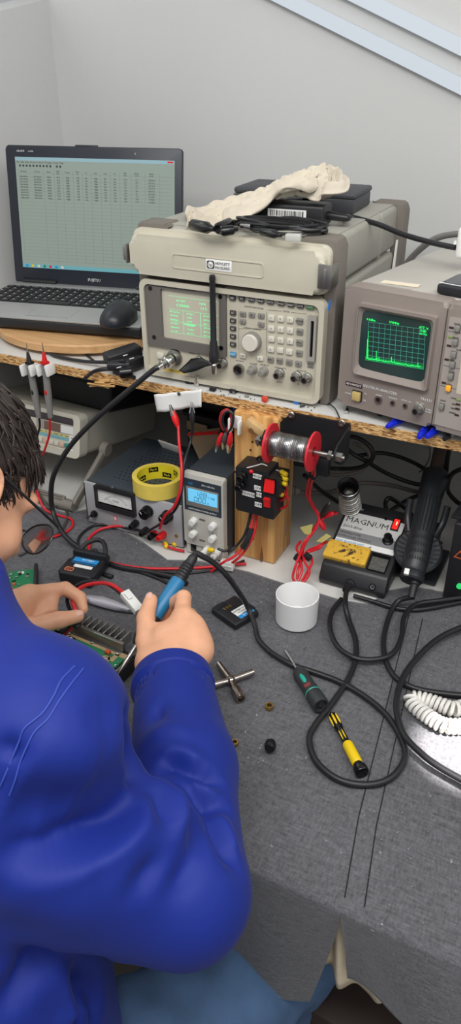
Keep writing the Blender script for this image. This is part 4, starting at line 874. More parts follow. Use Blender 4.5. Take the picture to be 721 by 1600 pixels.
b = B(mat('tan_paper', (172, 146, 118), .8)); b.mesh([(-.03, .0, .045), (.03, 0, .055), (.028, .012, -.03), (-.004, .01, -.03), (-.03, .012, .045), (.03, .02, .055), (.028, .02, -.03), (-.004, .02, -.03)], [(0, 1, 2, 3), (7, 6, 5, 4), (0, 4, 5, 1), (1, 5, 6, 2), (2, 6, 7, 3), (3, 7, 4, 0)]); b.obj('packet_body', t)
b = B(M_redp); b.box((0, -.002, .05), (.06, .002, .006), 0, rot=Matrix.Rotation(-.16, 3, 'Y')); b.obj('red_edge', t)
b = B(M_wht, TM(Py(268, 700, .14), R_(-10), R_(-60))); b.box((0, 0, 0), (.055, .03, .003), .0006); b.m(M_redp).box((-.012, 0, .0017), (.010, .03, .0006)).box((.02, 0, .0017), (.006, .03, .0006)); tag(b.obj('striped_packet'), 'white packet with red stripes behind the yellow tape roll', 'packet')

# analogue power supply
M_ap = mat('grey_panel', (172, 172, 175), .42); M_apc = mat('dark_slate_cover', (58, 66, 74), .5, var=.06, vscale=30, bump=.1, bscale=900)
MA = TM((-.811, -.037, BT+.0035)); AW, AH, AD = .212, .087, .205; ap = lambda X, Y, d=0.0: UV(120+X/4.006, 740+Y/4.006, MA, d)
t = thing('analog_power_supply', 'grey power supply with a needle meter and slate cover below the tape roll', 'power supply', MA)
b = B(M_apc); b.box((AW/2, AD/2+.004, AH/2+.002), (AW-.002, AD, AH-.002), .002); 
b.obj('cover', t)
b = B(M_ink.copy() if False else mat('vent_dark', (22, 24, 28), .8))
for i in range(16):
    for j in range(12): b.cyl((.045+.0095*i+(j % 2)*.0045, .035+.012*j, AH+.0008), (.045+.0095*i+(j % 2)*.0045, .035+.012*j, AH+.0013), .0021, n=8)
o = b.obj('vent_holes', t)
b = B(M_ap, PF); b.box((AW/2, AH/2, .001), (AW, AH, .006), .001); b.m(M_blk).box((.001, AH/2, .0015), (.002, AH-.004, .006)); b.obj('front_panel', t)
f4 = [ap(*q, -.012) for q in ((108, 75), (355, 135), (358, 278), (118, 210))]; fx0, fx1, fy0, fy1 = (f4[0][0]+f4[3][0])/2, (f4[1][0]+f4[2][0])/2, (f4[2][1]+f4[3][1])/2, (f4[0][1]+f4[1][1])/2
b = B(M_blk, PF); b.ring(rrect(fx0, fy0, fx1, fy1, .001), rrect(fx0+.004, fy0+.012, fx1-.004, fy1-.006, .001), .004, .013); b.box(((fx0+fx1)/2, fy0+.006, .008), (fx1-fx0-.001, .012, .008)); me_ = b.obj('meter', t)
b = B(M_lab, PF); b.box(((fx0+fx1)/2, (fy0+fy1)/2+.003, .006), (fx1-fx0-.006, fy1-fy0-.016, .002)); b.m(M_ink); mc = ((fx0+fx1)/2, fy0+.004)
for k in range(21): a = R_(145-5.5*k); r = .028; b.box((mc[0]+r*math.cos(a)*1.05, mc[1]+r*math.sin(a), .0072), (.0003 if k % 5 else .0006, .002 if k % 5 else .004, .0002), 0, rot=Matrix.Rotation(a-math.pi/2, 3, 'Z'))
b.tube([(mc[0]+.0265*1.05*math.cos(R_(145-5.5*k)), mc[1]+.0265*math.sin(R_(145-5.5*k)), .0072) for k in range(21)], .00018, 4, 1); b.tube([(mc[0]-.002, mc[1]+.008, .0076), (mc[0]-.021, mc[1]+.021, .0076)], .00025, 4, 1); b.text('VOLTS', mc[0], mc[1]+.017, .0045, .0072); b.obj('dial_face', me_)
for q in ((430, 248), (555, 278)):
    u, v = ap(*q, -.014); b = B(M_blkg, PF); pr = [(.0115, 0), (.0115, .004), (.0098, .0045), (.0094, .018), (.0088, .019), (0, .019)]; b.lathe(pr, (u, v, .004), (0, 0, 1), 28)
    for k in range(18): a = 2*math.pi*k/18; b.box((u+.0098*math.cos(a), v+.0098*math.sin(a), .0155), (.0012, .0016, .012), 0, rot=Matrix.Rotation(a, 3, 'Z'))
    b.m(M_prt).box((u-.004, v+.004, .0232), (.0012, .006, .0003), 0, rot=Matrix.Rotation(.7, 3, 'Z')); b.obj('knob', t)
u, v = ap(110, 252, -.006); b = B(M_blkg, PF); b.lathe([(.007, 0), (.007, .004), (.0045, .005), (.004, .010), (0, .010)], (u, v, .004), (0, 0, 1), 20).cyl((u-.003, v-.002, .01), (u-.009, v-.004, .02), .0016); b.obj('fuse_holder', t)
u, v = ap(242, 280, -.004); b = B(M_redp, PF); b.box((u, v, .0042), (.007, .0105, .0004)); b.m(M_lab).box((u, v, .0045), (.0045, .0075, .0003)); b.m(M_redp).text('!', u, v, .007, .0048); b.obj('sticker', t, label='small red sticker')
u, v = ap(222, 88, -.004); B(M_stl, PF).lathe([(0, .007), (.003, .006), (.0035, .004)], (u, v, 0), (0, 0, 1), 14).obj('screw', t)
u, v = ap(625, 390, -.004); B(M_brs, PF).lathe([(0, .007), (.003, .006), (.0035, .004)], (u, v, 0), (0, 0, 1), 14).obj('screw', t)
def post_term(parent, u, v, m_, r=.0068, L=.022, M=PF, name='terminal'):
    b = B(m_, M); b.lathe([(r*.9, 0), (r, .002), (r, L*.45), (r*.75, L*.5), (r*.85, L*.9), (r*.7, L), (r*.35, L), (r*.35, L-.004), (0, L-.004)], (u, v, .003), (0, 0, 1), 16); return b.obj(name, parent)
for q, m_ in (((360, 318), M_blkg), ((425, 362), M_blkg), ((478, 385), M_blkg), ((532, 388), M_redp)): u, v = ap(*q, -.012); post_term(t, u, max(v, .008), m_, name='terminal')
for (x, y) in ((.012, .015), (AW-.012, .015), (.012, AD-.015), (AW-.012, AD-.015)): B(M_blk).cyl((x, y, -.0035), (x, y, .002), .006, n=14).obj('foot', t)
# yellow tape roll with printed core, on the slate cover
tp = LZ(247, 752, MA, AH+.016); MT = MA @ TM((tp.x, tp.y, AH+.0012))
t = thing('tape_roll', 'yellow roll of masking tape with a printed core lying on the analogue power supply', 'tape', MT)
M_mask = mat('masking_tape', (230, 206, 92), .6, var=.05, vscale=60)
b = B(M_mask); R0, R1, Hh = .0465, .0375, .029; b.lathe([(R1+.001, 0), (R0, 0), (R0, Hh), (R1+.001, Hh)], (0, 0, 0), (0, 0, 1), 56)
for r in (.0395, .0415, .0435): b.m(mat('tape_line', (206, 178, 70), .6)).ring(circ(r+.0003, 56), circ(r, 56), Hh, Hh+.0001)
b.obj('tape', t)
b = B(mat('core_yellow', (226, 208, 40), .5)); b.lathe([(R1, .0003), (R1+.001, .0003), (R1+.001, Hh-.0003), (R1, Hh-.0003), (R1, .0003)], (0, 0, 0), (0, 0, 1), 56); co = b.obj('core', t)
for k in range(9):
    a0 = 2*math.pi*k/9+.25; zc = .0205 if k % 2 else .0095
    Mx = Matrix.Rotation(a0, 4, 'Z') @ Matrix.Translation((R1-.0006, 0, zc)) @ Matrix(((0, 0, -1, 0), (-1, 0, 0, 0), (0, 1, 0, 0), (0, 0, 0, 1)))
    b = B(M_blkg, Mx); b.grid([[Vector((x, y, -(R1-.0006)+math.sqrt(max(0, (R1-.0006)**2-x*x))*1 if False else (R1-.0006)-math.sqrt((R1-.0006)**2-x*x))) for x in (-.009, -.0045, 0, .0045, .009)] for y in (-.0048, .0048)])
    b.m(mat('core_print', (236, 220, 70), .5)).text('Fix-It', 0, 0, .0062, .0004+.0003); b.obj('printed_patch', co)

# digital power supply
MD = TM((-.589, -.050, BT+.003)); DWp, DHp, DDp = .079, .164, .175; dp = lambda X, Y, d=0.0: UV(280+X/7.21, 730+Y/7.21, MD, d)
def quad(f, pts, d=0.0):
    q = [f(*p_, d) for p_ in pts]; return (q[0][0]+q[3][0])/2, (q[2][1]+q[3][1])/2, (q[1][0]+q[2][0])/2, (q[0][1]+q[1][1])/2
t = thing('digital_power_supply', 'upright pale grey power supply with a lit blue display beside the wooden post', 'power supply', MD)
M_dc = mat('dark_blue_grey_case', (52, 58, 64), .5, bump=.1, bscale=900); M_df = mat('pale_grey_front', (196, 194, 186), .45)
lowz = dp(350, 870)[1]
b = B(M_dc); b.box((DWp/2, DDp/2+.012, DHp/2+.001), (DWp-.003, DDp-.02, DHp-.004), .003)
b.obj('case', t)
b = B(M_df, PF); b.prism(rrect(0, .022, DWp, DHp, .004), -.014, 0, .003); b.prism(rrect(.002, 0, DWp-.002, .024, .002), -.02, -.004); b.obj('front', t)
x0, y0, x1, y1 = quad(dp, ((62, 125), (485, 205), (470, 562), (62, 470))); M_dpn = mat('slate_panel', (50, 60, 70), .45)
b = B(M_dpn, PF); b.box(((x0+x1)/2, (y0+y1)/2, .0004), (x1-x0, y1-y0, .0012)); b.m(M_blue); u, v = dp(132, 180); b.text('DJE', u, v, .0062, .0011); b.m(M_prt); u, v = dp(330, 220); b.text('SPS 0-15V 40A', u, v, .0042, .0011); u, v = dp(268, 495); b.text('SWITCHING POWER SUPPLY', u, v, .0043, .0011); b.obj('panel', t)
x0, y0, x1, y1 = quad(dp, ((85, 210), (455, 290), (445, 500), (85, 420))); b = B(M_keym, PF); b.box(((x0+x1)/2, (y0+y1)/2, .0012), (x1-x0, y1-y0, .0014), .0004); b.obj('display_frame', t)
x0, y0, x1, y1 = quad(dp, ((108, 232), (440, 305), (435, 448), (108, 372))); b = B(mat('lcd_blue', (110, 190, 225), .3, emit=.55, ecol=(105, 195, 240)), PF); b.box(((x0+x1)/2, (y0+y1)/2, .0018), (x1-x0, y1-y0, .0012)); ds = b.obj('display', t, label='lit pale blue display')
b = B(mat('lcd_digit', (40, 70, 90), .5), PF)
SEG = {'0': 'abcdef', '1': 'bc', '2': 'abged', '8': 'abcdefg'}
def digit(c, ox, oy, w, h):
    S_ = {'a': (.5, 1, 1, 0), 'g': (.5, .5, 1, 0), 'd': (.5, 0, 1, 0), 'f': (0, .75, 0, 1), 'b': (1, .75, 0, 1), 'e': (0, .25, 0, 1), 'c': (1, .25, 0, 1)}
    for s_ in SEG[c]: X, Y, hz, vt = S_[s_]; b.box((ox+X*w+.08*Y*h, oy+Y*h, .0025), (w*.8 if hz else .0009, .0009 if hz else h*.4, .0002))
for k, c in enumerate('128'): digit(c, x0+.014+.0082*k, y0+(y1-y0)*.55, .0055, .0085)
for k, c in enumerate('000'): digit(c, x0+.012+.0082*k, y0+(y1-y0)*.10, .0055, .0085)
b.box((x0+.0295, y0+(y1-y0)*.55, .0025), (.001, .001, .0002)); b.box((x0+.019, y0+(y1-y0)*.10, .0025), (.001, .001, .0002)); b.text('V  PRE', x1-.011, y0+(y1-y0)*.6, .0045, .0025); b.text('A', x0+.039, y0+(y1-y0)*.14, .0045, .0025); b.obj('digits', ds)
for q in ((140, 628), (362, 682), (142, 766), (362, 820)):
    u, v = dp(*q, -.01); b = B(M_wht, PF); b.lathe([(.0066, 0), (.0064, .010), (.0056, .012), (0, .0122)], (u, v, 0), (0, 0, 1), 14); b.box((u, v, .0125), (.0008, .009, .0006)); b.obj('knob', t)
for q in ((262, 592), (262, 825)): u, v = dp(*q); B(M_bez, PF).prism(rrect(u-.006, v-.0016, u+.006, v+.0016, .0016), 0, .0008).obj('slot', t)
b = B(M_ink, PF)
for s_ in (150, 380): u, v = dp(s_, 700 if s_ == 150 else 750); b.tube([(u-.006, v+.003, .0003), (u-.007, v-.002, .0003), (u-.003, v-.004, .0003)], .00025, 4, 3).tube([(u+.006, v+.004, .0003), (u+.008, v-.001, .0003), (u+.006, v-.005, .0003)], .00025, 4, 3).text('FINE', u, v, .0028, .0004)
b.obj('knob_marks', t)
u, v = dp(168, 905, .004); B(M_blkg, PF).box((u, max(v, .011), -.003), (.0105, .0155, .004), .001).obj('power_switch', t)
for q in ((285, 962), (395, 1000)):
    u, v = dp(*q, -.014); post_term(t, u, max(v, .009), M_wht, .0068, .022, PF @ Matrix.Translation((0, 0, -.005)), 'terminal')
B(M_chr).cyl((DWp-.002, .05, .062), (DWp+.009, .049, .064), .0014, n=8).cyl((DWp-.001, .05, .062), (DWp+.003, .05, .062), .0036, n=12).obj('side_screw', t)
for x in (.012, DWp-.012):
    for y in (.0, DDp-.03): B(M_blk).cyl((x, y+.012, -.003), (x, y+.012, .002), .005, n=12).obj('foot', t)
b = B(M_yel); q = MD @ PF @ Vector((dp(355, 930, -.02)[0], dp(355, 930, -.02)[1], .02)); b.lathe([(.0035, 0), (.0042, .003), (.0042, .009), (.003, .012), (0, .012)], q-Vector((.005, 0, .001)), (1, 0, .12), 12); tag(b.obj('crimp_connector'), 'yellow crimp connector on the white terminal of the digital power supply', 'connector')

# switch boxes screwed to the post
MB_ = TM((-.4845, -.0115, .872)); bp_ = lambda X, Y, d=-.042: UV(360+X/6.008, 700+Y/6.008, MB_, d)
t = thing('switch_box', 'black switch box with two red rockers and paper labels on the wooden post', 'switch box', MB_)
bw, bh, bd = .058, .083, .042
b = B(M_blk, PF); b.prism(rrect(0, 0, bw, bh, .003), 0, bd, .002); b.obj('main_box', t)
xa = bp_(300, 300)[0]; xb = bp_(470, 330)[0]; za = bp_(440, 440)[1]; zb = bp_(310, 255)[1]
b = B(M_blk, PF); b.prism(rrect(xa, za-.001, xb, zb, .002), .004, bd+.004, .0015); b.obj('upper_switch_block', t)
xc = bp_(420, 550)[0]; zc_ = bp_(350, 590)[1]
b = B(M_blk, PF); b.prism(rrect(xa+.002, min(zc_, 0.002)-.002, xc, za-.002, .002), .004, bd+.002, .0015); b.obj('lower_switch_block', t)
M_rk = mat('rocker_red', (214, 34, 34), .3, emit=.1, ecol=(220, 20, 20))
x0, y0, x1, y1 = quad(bp_, ((328, 288), (422, 300), (415, 415), (315, 402)), -.048); b = B(M_blkg, PF); b.ring(rrect(x0-.0015, y0-.0015, x1+.0015, y1+.0015, .001), rrect(x0, y0, x1, y1, .0005), bd+.003, bd+.0065); b.m(M_rk).mesh([(x0, y0, bd+.003), (x1, y0, bd+.003), (x1, y1, bd+.003), (x0, y1, bd+.003), (x0, y0, bd+.010), (x1, y0, bd+.010), (x1, y1, bd+.0045), (x0, y1, bd+.0045), (x0, (y0+y1)/2, bd+.0065), (x1, (y0+y1)/2, bd+.0065)], [(4, 5, 9, 8), (8, 9, 6, 7), (0, 4, 8, 7, 3), (1, 2, 6, 9, 5), (0, 1, 5, 4), (3, 7, 6, 2)]); b.obj('rocker', t, label='large red rocker')
x0, y0, x1, y1 = quad(bp_, ((318, 474), (372, 480), (366, 565), (308, 555)), -.048); b = B(M_rk, PF); b.mesh([(x0, y0, bd+.001), (x1, y0, bd+.001), (x1, y1, bd+.001), (x0, y1, bd+.001), (x0, y0, bd+.0045), (x1, y0, bd+.0045), (x1, y1, bd+.0095), (x0, y1, bd+.0095), (x0, (y0+y1)/2, bd+.0055), (x1, (y0+y1)/2, bd+.0055)], [(4, 5, 9, 8), (8, 9, 6, 7), (0, 4, 8, 7, 3), (1, 2, 6, 9, 5), (0, 1, 5, 4), (3, 7, 6, 2)]); b.obj('rocker', t, label='small red rocker')
for s_, X, Y, w in (('HIGH', 252, 272, .0165), ('LOW', 257, 382, .0135), ('POWER', 167, 437, .0225), ('ON', 267, 443, .0095), ('OFF', 260, 537, .0125)):
    u, v = bp_(X, Y, -.044); rt = Matrix.Rotation(-.03, 4, 'Z'); b = B(M_lab, PF @ Matrix.Translation((u, v, bd+.0003)) @ rt); b.box((0, 0, 0), (w, .0085, .0006)); b.m(M_ink).text(s_, 0, 0, .0072, .0005); b.obj('paper_label', t, label='white label reading %s' % s_)
for q in ((105, 272), (88, 362)):
    u, v = bp_(*q, -.052); b = B(M_blkg, PF); b.lathe([(.0062, 0), (.0072, .001), (.0072, .008), (.0058, .009), (.0064, .018), (.005, .019), (.003, .019), (.003, .016), (0, .016)], (u, v, bd), (.0, .0, 1), 14); b.obj('binding_post', t)
u, v = bp_(270, 113, -.006); b = B(M_blkg, PF); b.ring(circ(.0058, 20, u, v), circ(.003, 20, u, v), 0, .006); b.m(M_chr).lathe([(.0032, 0), (.003, .004), (0, .0055)], (u, v, 0), (0, 0, 1), 14); b.obj('mounting_screw', t)
pcr = []
for q, d in (((500, 233), -.03), ((503, 280), -.03), ((497, 325), -.03), ((460, 425), -.025)):
    u, v = bp_(*q, d); p_ = MB_ @ Vector((u, d, v)); pcr.append(p_)
    b = B(M_yel); b.lathe([(.0024, -.006), (.0038, -.005), (.0042, 0), (.0042, .006), (.003, .008), (0, .008)], p_, (.9, -.3, -.1), 12); b.m(M_chr).cyl(p_-Vector((.014, -.003, 0)), p_-Vector((.004, -.001, 0)), .0016, n=8); tag(b.obj('crimp_connector'), 'yellow crimp connector on the side of the switch box, %s' % ('topmost', 'second from the top', 'third from the top', 'lowest')[len(pcr)-1], 'connector', 'crimp connectors on the switch box')
for k, (lab, pts) in enumerate((('red wire looping from the upper crimps to the low side of the switch box', [pcr[2]+Vector((.006, -.002, 0)), Py(448, 765, -.03), Py(446, 776, -.03), Py(440, 782, -.03), Py(433, 782, -.03)]), ('red wire looping widest from the lowest crimp under the switch box', [pcr[3]+Vector((.005, -.002, 0)), Py(447, 772, -.03), Py(451, 784, -.03), Py(445, 793, -.03), Py(428, 797, -.03)]))): cable('red_wire', lab, 'wire', pts, .0021, M_red)
b = B(M_lab); b.tube([MB_ @ Vector((.022, -.046, .086)), Py(402, 727, -.045), Py(410, 725, -.04), Py(418, 728, -.036)], .0009, 6); tag(b.obj('white_wire'), 'white wire curling over the top of the switch box', 'wire')
b = B(M_redp); b.ball(Py(393, 737, -.054), (.0042, .0032, .0036), 12); tag(b.obj('red_lamp'), 'small red indicator lamp at the top of the switch box', 'lamp')

# ---------------- solder spool on its bracket
t = thing('spool_bracket', 'black folded metal bracket screwed under the shelf edge', 'bracket', TM((0, 0, 0)))
xl, xr, zt_ = -.432, -.314, 1.043
b = B(mat('black_steel', (30, 31, 34), .4)); b.M = Matrix()
b.prism([(xl, .985), (xr, .985), (xr, zt_), (xl+.022, zt_), (xl, 1.02)], .001, .0045, 0, PF); 
for x in (xl, xr): b.mesh([(x-.0013+dx, y, z) for dx in (0, .0026) for y, z in ((-.002, .985), (-.002, 1.04 if x == xr else 1.022), (-.058, 1.030), (-.070, 1.022), (-.072, 1.010), (-.058, .999), (-.03, .985))], [tuple(range(7)), tuple(range(13, 6, -1))]+[(k, (k+1) % 7, 7+(k+1) % 7, 7+k) for k in range(7)])
b.box((-.345, -.025, .972), (.02, .012, .028), .001); b.obj('plate', t)
for q in ((456, 648), (535, 661)):
    p_ = Py(*q, -.0045); B(M_stl).lathe([(.0055, 0), (.0055, .001), (.0042, .002), (.0042, .005), (.0022, .005), (.0022, .003), (0, .003)], p_, (0, -1, 0), 18).obj('bolt', t)
ay, az = -.062, 1.0135
b = B(M_stl); b.cyl((-.445, ay, az), (-.300, ay, az), .0036, n=14)
for x in (-.440, -.3225, -.3115, -.306): b.cyl((x-.0028, ay, az), (x+.0028, ay, az), .0075, n=6)
b.obj('axle', t)
t = thing('solder_spool', 'reel of grey solder with red flanges turning on the black bracket', 'spool', TM((-.385, ay, az)))
M_flr = mat('spool_red', (214, 48, 58), .35); b = B(M_flr)
for x in (-.035, .035): b.lathe([(.0085, -.0016), (.031, -.0016), (.031, .0016), (.0085, .0016), (.0085, -.0016)], (x, 0, 0), (1, 0, 0), 40)
b.lathe([(.0085, -.034), (.0125, -.034), (.0125, .034), (.0085, .034), (.0085, -.034)], (0, 0, 0), (1, 0, 0), 28)
b.obj('reel', t)
b = B(mat('solder_wire', (160, 160, 160), .32, 1.0)); pts = []
for k in range(12*27): a = 2*math.pi*k/12; x = -.0325+.065*k/(12*27); pts.append((x, .0185*math.cos(a), .0185*math.sin(a)))
b.tube(pts, .0016, 5, 1); b.lathe([(.0122, -.033), (.018, -.033), (.018, .033), (.0122, .033)], (0, 0, 0), (1, 0, 0), 28)
b.obj('solder', t)
cable('solder_strand', 'thin solder strand hanging from the spool beside the post', 'wire', [Vector((-.377, ay-.0185, az-.004)), Py(456, 735, -.07), Py(453, 770, -.06), Py(450, 805, -.05), Py(447, 838, -.045)], .0007, M_stl, n=5)
# white hook with alligator leads
t = thing('white_hook', 'white double plastic hook on the left edge of the wooden post', 'hook', TM(Py(371, 660, -.0115)))
b = B(M_wht); b.box((.002, -.003, .002), (.016, .005, .022), .002); b.box((-.008, -.009, -.002), (.005, .012, .026), .002); b.box((.009, -.009, -.004), (.005, .012, .024), .002); b.obj('hook_body', t)
def gator(name, label, tip, tail, m_, par=None, grp=None):     # alligator clip: jaws at tip, boot towards tail
    d = tail-tip; L = d.length; ax = d.normalized(); b = B(M_chr); rt = ax.to_track_quat('X', 'Y').to_matrix()
    for s_ in (-1, 1): b.mesh([tip + rt @ Vector(v) for v in ((0, -.0012, .0004*s_), (0, .0012, .0004*s_), (L*.45, .003, .003*s_), (L*.45, -.003, .003*s_), (0, -.0012, .0016*s_), (0, .0012, .0016*s_), (L*.45, .003, .005*s_), (L*.45, -.003, .005*s_))], [(0, 1, 2, 3), (4, 5, 6, 7), (0, 1, 5, 4), (1, 2, 6, 5), (2, 3, 7, 6), (3, 0, 4, 7)])
    t_ = thing(name, label, 'clip', TM((0, 0, 0)), grp) if par is None else par
    b.obj('jaw', t_); B(m_).lathe([(0, L*.28), (.0034, L*.28), (.0058, L*.5), (.0062, L*.68), (.0038, L*.95), (.0026, L), (0, L)], tip, ax, 14, sc=(.75, 1)).obj('boot', t_); return t_
hy = -.022
t = thing('test_lead_bundle', 'coiled red and black alligator leads hanging from the white hook', 'leads', TM((0, 0, 0)))
b = B(M_red)
for k in range(4):
    b.m(M_red if k % 2 == 0 else M_rub); o = Vector((.0018*k-.003, -.001*k, 0)); b.tube([Py(352, 672, hy)+o, Py(347, 658, hy)+o, Py(350, 645, hy)+o, Py(358, 641, hy)+o, Py(364, 648, hy)+o, Py(362, 664, hy)+o, Py(356, 674, hy)+o], .0023, 7, 6)
b.obj('coil', t)
for tp_, tl_, m_ in (((338, 706), (347, 677), M_red), ((349, 702), (353, 676), M_keyd), ((357, 708), (361, 676), M_red)): gator('', '', Py(*tp_, hy-.002), Py(*tl_, hy-.004), m_, par=t)
# white strip with screw at the shelf edge, red and black clip leads hooked on it
a4 = [Py(*q, -.0045) for q in ((242, 616), (316, 608), (317, 635), (247, 643))]
b = B(M_lab); rows = []
for j in range(7):
    rows.append([a4[3].lerp(a4[0], j/6).lerp(a4[2].lerp(a4[1], j/6), i/16)+Vector((0, -.003*math.sin(i/16*7)*(1-j/6)-.0015, .0006*math.sin(i*1.3))) for i in range(17)])
b.grid(rows); t = thing('white_strip', 'white fabric strip screwed across the front edge of the shelf', 'strip', TM((0, 0, 0))); o = b.obj('strip', t); md = o.modifiers.new('t', 'SOLIDIFY'); md.thickness = .0015; md.offset = 1
p_ = Py(280, 615, -.008); B(M_chr).lathe([(.0036, 0), (.003, .0012), (0, .0016)], p_, (0, -1, 0), 14).obj('screw', t)
gator('alligator_clip', 'red alligator clip gripping the white strip', Py(266, 632, -.010), Py(279, 668, -.016), M_redp)
gator('alligator_clip', 'black alligator clip gripping the white strip', Py(300, 628, -.010), Py(301, 665, -.016), M_blk)
cable('red_lead', 'red lead dropping from the red clip to the analogue power supply', 'lead', [Py(279, 666, -.016), Py(280, 690, -.03), Py(284, 730, -.06), Py(282, 765, -.075), Py(272, 792, -.08), Py(258, 806, -.075), Py(250, 826, -.065)], .0026, M_red, sub=10)
cable('black_lead', 'black lead dropping from the black clip behind the yellow tape', 'lead', [Py(301, 663, -.016), Py(298, 690, -.02), Py(288, 725, -.055), Py(284, 770, -.07), Py(275, 795, -.074), Py(256, 815, -.07), Py(235, 828, -.062), Py(228, 833, -.058)], .0024, M_rub, sub=10)
# pair of test probes held in white clips
for x0, m_, nm, wire in ((42, M_blk, 'black', [(61, 652), (62, 668), (55, 690), (48, 712), (40, 735)]), (67, M_redp, 'red', [(78, 656), (77, 680), (68, 708), (60, 730), (54, 745)])):
    dx = 26 if nm == 'black' else 0; yy = -.018
    a, s0, s1, e = (Py(x0-1, 536, yy), Py(x0+1, 550, yy), Py(x0+(4 if nm == 'black' else 3), 566, yy), Py(x0+(19 if nm == 'black' else 12), 652, yy))
    t = thing('test_probe', '%s tipped grey test probe held upright in a white clip at the shelf edge' % nm, 'test probe', TM((0, 0, 0)))
    B(M_chr).cyl(a, s0, .0007, .0013, n=8).obj('needle', t); b = B(m_); b.cyl(s0, s1, .0022, .0055, n=14); b.lathe([(.0085, 0), (.0085, .002), (0, .002)], s1, (e-s1), 16); b.obj('coloured_tip', t)
    d = e-s1; b = B(mat('probe_grey', (128, 126, 122), .5)); b.lathe([(.005, .002), (.006, .012), (.0064, d.length*.35), (.0070, d.length*.6), (.0058, d.length*.75), (.0062, d.length*.78), (.0048, d.length), (0, d.length)], s1, d, 16); b.m(m_).ball(s1+d*.52+Vector((0, -.0058, 0)), (.003, .0022, .006), 10); b.obj('grip', t)
    B(m_ if nm == 'red' else M_rub).tube([e]+[Py(*q, yy+.004*k) for k, q in enumerate(wire)], .0022, 7).obj('lead', t)
    c = Py(x0+7, 575, -.012); t2 = thing('white_clip', 'white spring clip on the shelf edge holding the %s tipped probe' % nm, 'clip', TM(c, R_(0), 0, R_(-8)))
    b = B(M_wht); b.box((0, .006, 0), (.022, .006, .014), .001); b.obj('back', t2); b = B(M_wht); b.box((-.0105, -.006, -.001), (.006, .022, .021), .002); b.obj('jaw', t2); b = B(M_wht); b.box((.0105, -.006, -.001), (.006, .022, .021), .002); b.obj('jaw', t2)
# ================================================================ SOLDERING STATION
MG = TM((-.340, -.029, BT+.0008), R_(1.0)); gw, gd = .116, .176
t = thing('soldering_station', 'black soldering station with a silver sloped panel, yellow sponge and spring holder', 'soldering station', MG)
M_mg = mat('station_black', (34, 34, 37), .42, bump=.1, bscale=600)
prof = [(.003, 0), (0, .011), (.014, .035), (.135, .079), (.160, .080), (.172, .066), (.176, 0)]
b = B(M_mg); n = len(prof); vs = [(x, y, z) for x in (0, gw) for y, z in prof]
b.mesh(vs, [tuple(range(n)), tuple(range(2*n-1, n-1, -1))]+[(k, (k+1) % n, n+(k+1) % n, n+k) for k in range(n)]); bmesh.ops.bevel(b.bm, geom=b.bm.edges[:], offset=.004, segments=2, profile=.5, affect='EDGES'); b.obj('body', t)
sl_ = math.atan2(.079-.035, .121); MP = Matrix.Translation((0, .014, .0352)) @ Matrix.Rotation(sl_, 4, 'X')        # panel space on the slope
pl = PL(MG @ MP); g8 = lambda X, Y: pl(480+X/4.24, 800+Y/4.24)
A_ = [g8(*q) for q in ((222, 30), (648, 32), (582, 300), (165, 188))]
px0, px1 = .006, gw-.006; pyt = (A_[0][1]+A_[1][1])/2; pyb = (A_[2][1]+A_[3][1])/2
M_sv = mat('silver_label', (205, 205, 203), .4); M_svg = mat('grey_label_band', (134, 134, 136), .45)
pyt = min(pyt, .126)
b = B(M_sv, MP); b.prism(rrect(px0, pyb, px1, pyt, .003), -.001, .0008)
band0 = g8(200, 105)[1]; band1 = g8(178, 160)[1]
b.m(M_svg).box(((px0+px1)/2, (band0+band1)/2, .0008), (px1-px0, band0-band1, .0006)); b.m(M_lab).box(((px0+px1)/2, (band1+pyb)/2, .0008), (px1-px0, band1-pyb, .0006))
mg = g8(395, 80); b.m(M_ink).text('MAGNUM', mg[0]+.001, mg[1]+.0012, .0172, .001, sx=1.0, bold=0.0); m2 = g8(325, 108); b.text('2009-80w', m2[0]-.006, m2[1], .0085, .001); m3 = g8(300, 150); b.text('TEMPERATURE', m3[0]-.004, band1+(band0-band1)*.68, .0058, .0013); b.text('CONTROLLED STATION', m3[0]+.004, band1+(band0-band1)*.28, .0058, .0013); m4 = g8(285, 205); b.m(M_blue).text('KEEP SPONGE WET', m4[0], (band1+pyb)/2, .0058, .0013); b.m(mat('dark_blue_mark', (30, 40, 110), .5)).mesh([(m4[0]+.032, (band1+pyb)/2-.003, .0013), (m4[0]+.037, (band1+pyb)/2-.001, .0013), (m4[0]+.038, (band1+pyb)/2+.003, .0013)], [(0, 1, 2)])
b.obj('label_plate', t, label='silver plate lettered MAGNUM')
u, v = g8(524, 50); B(M_blkg, MP).cyl((u, v, .0006), (u, v, .003), .0028, n=12).obj('plate_screw', t)
u, v = g8(590, 90); b = B(M_blkg, MP); b.ring(rrect(u-.0068, v-.0135, u+.0068, v+.0135, .001), rrect(u-.005, v-.0115, u+.005, v+.0115, .0005), 0, .004); b.obj('switch_frame', t)
B(mat('lit_red_switch', (226, 40, 34), .25, emit=.7, ecol=(235, 40, 30)), MP).box((u, v, .002), (.0102, .0232, .004), .0008).m(mat('neon_glow', (255, 190, 170), .3, emit=1.2, ecol=(255, 190, 170))).box((u+.001, v+.002, .0041), (.002, .008, .0003)).obj('lit_rocker', t, label='glowing red rocker')
u, v = g8(537, 195); b = B(M_blkg, MP); b.lathe([(.0098, 0), (.0094, .003), (.0068, .004), (.0056, .016), (.005, .017), (0, .017)], (u, v, .0008), (0, 0, 1), 24)
for k in range(16): a = 2*math.pi*k/16; b.box((u+.0064*math.cos(a), v+.0064*math.sin(a), .010), (.001, .0012, .011), 0, rot=Matrix.Rotation(a, 3, 'Z'))
b.obj('dial_knob', t)
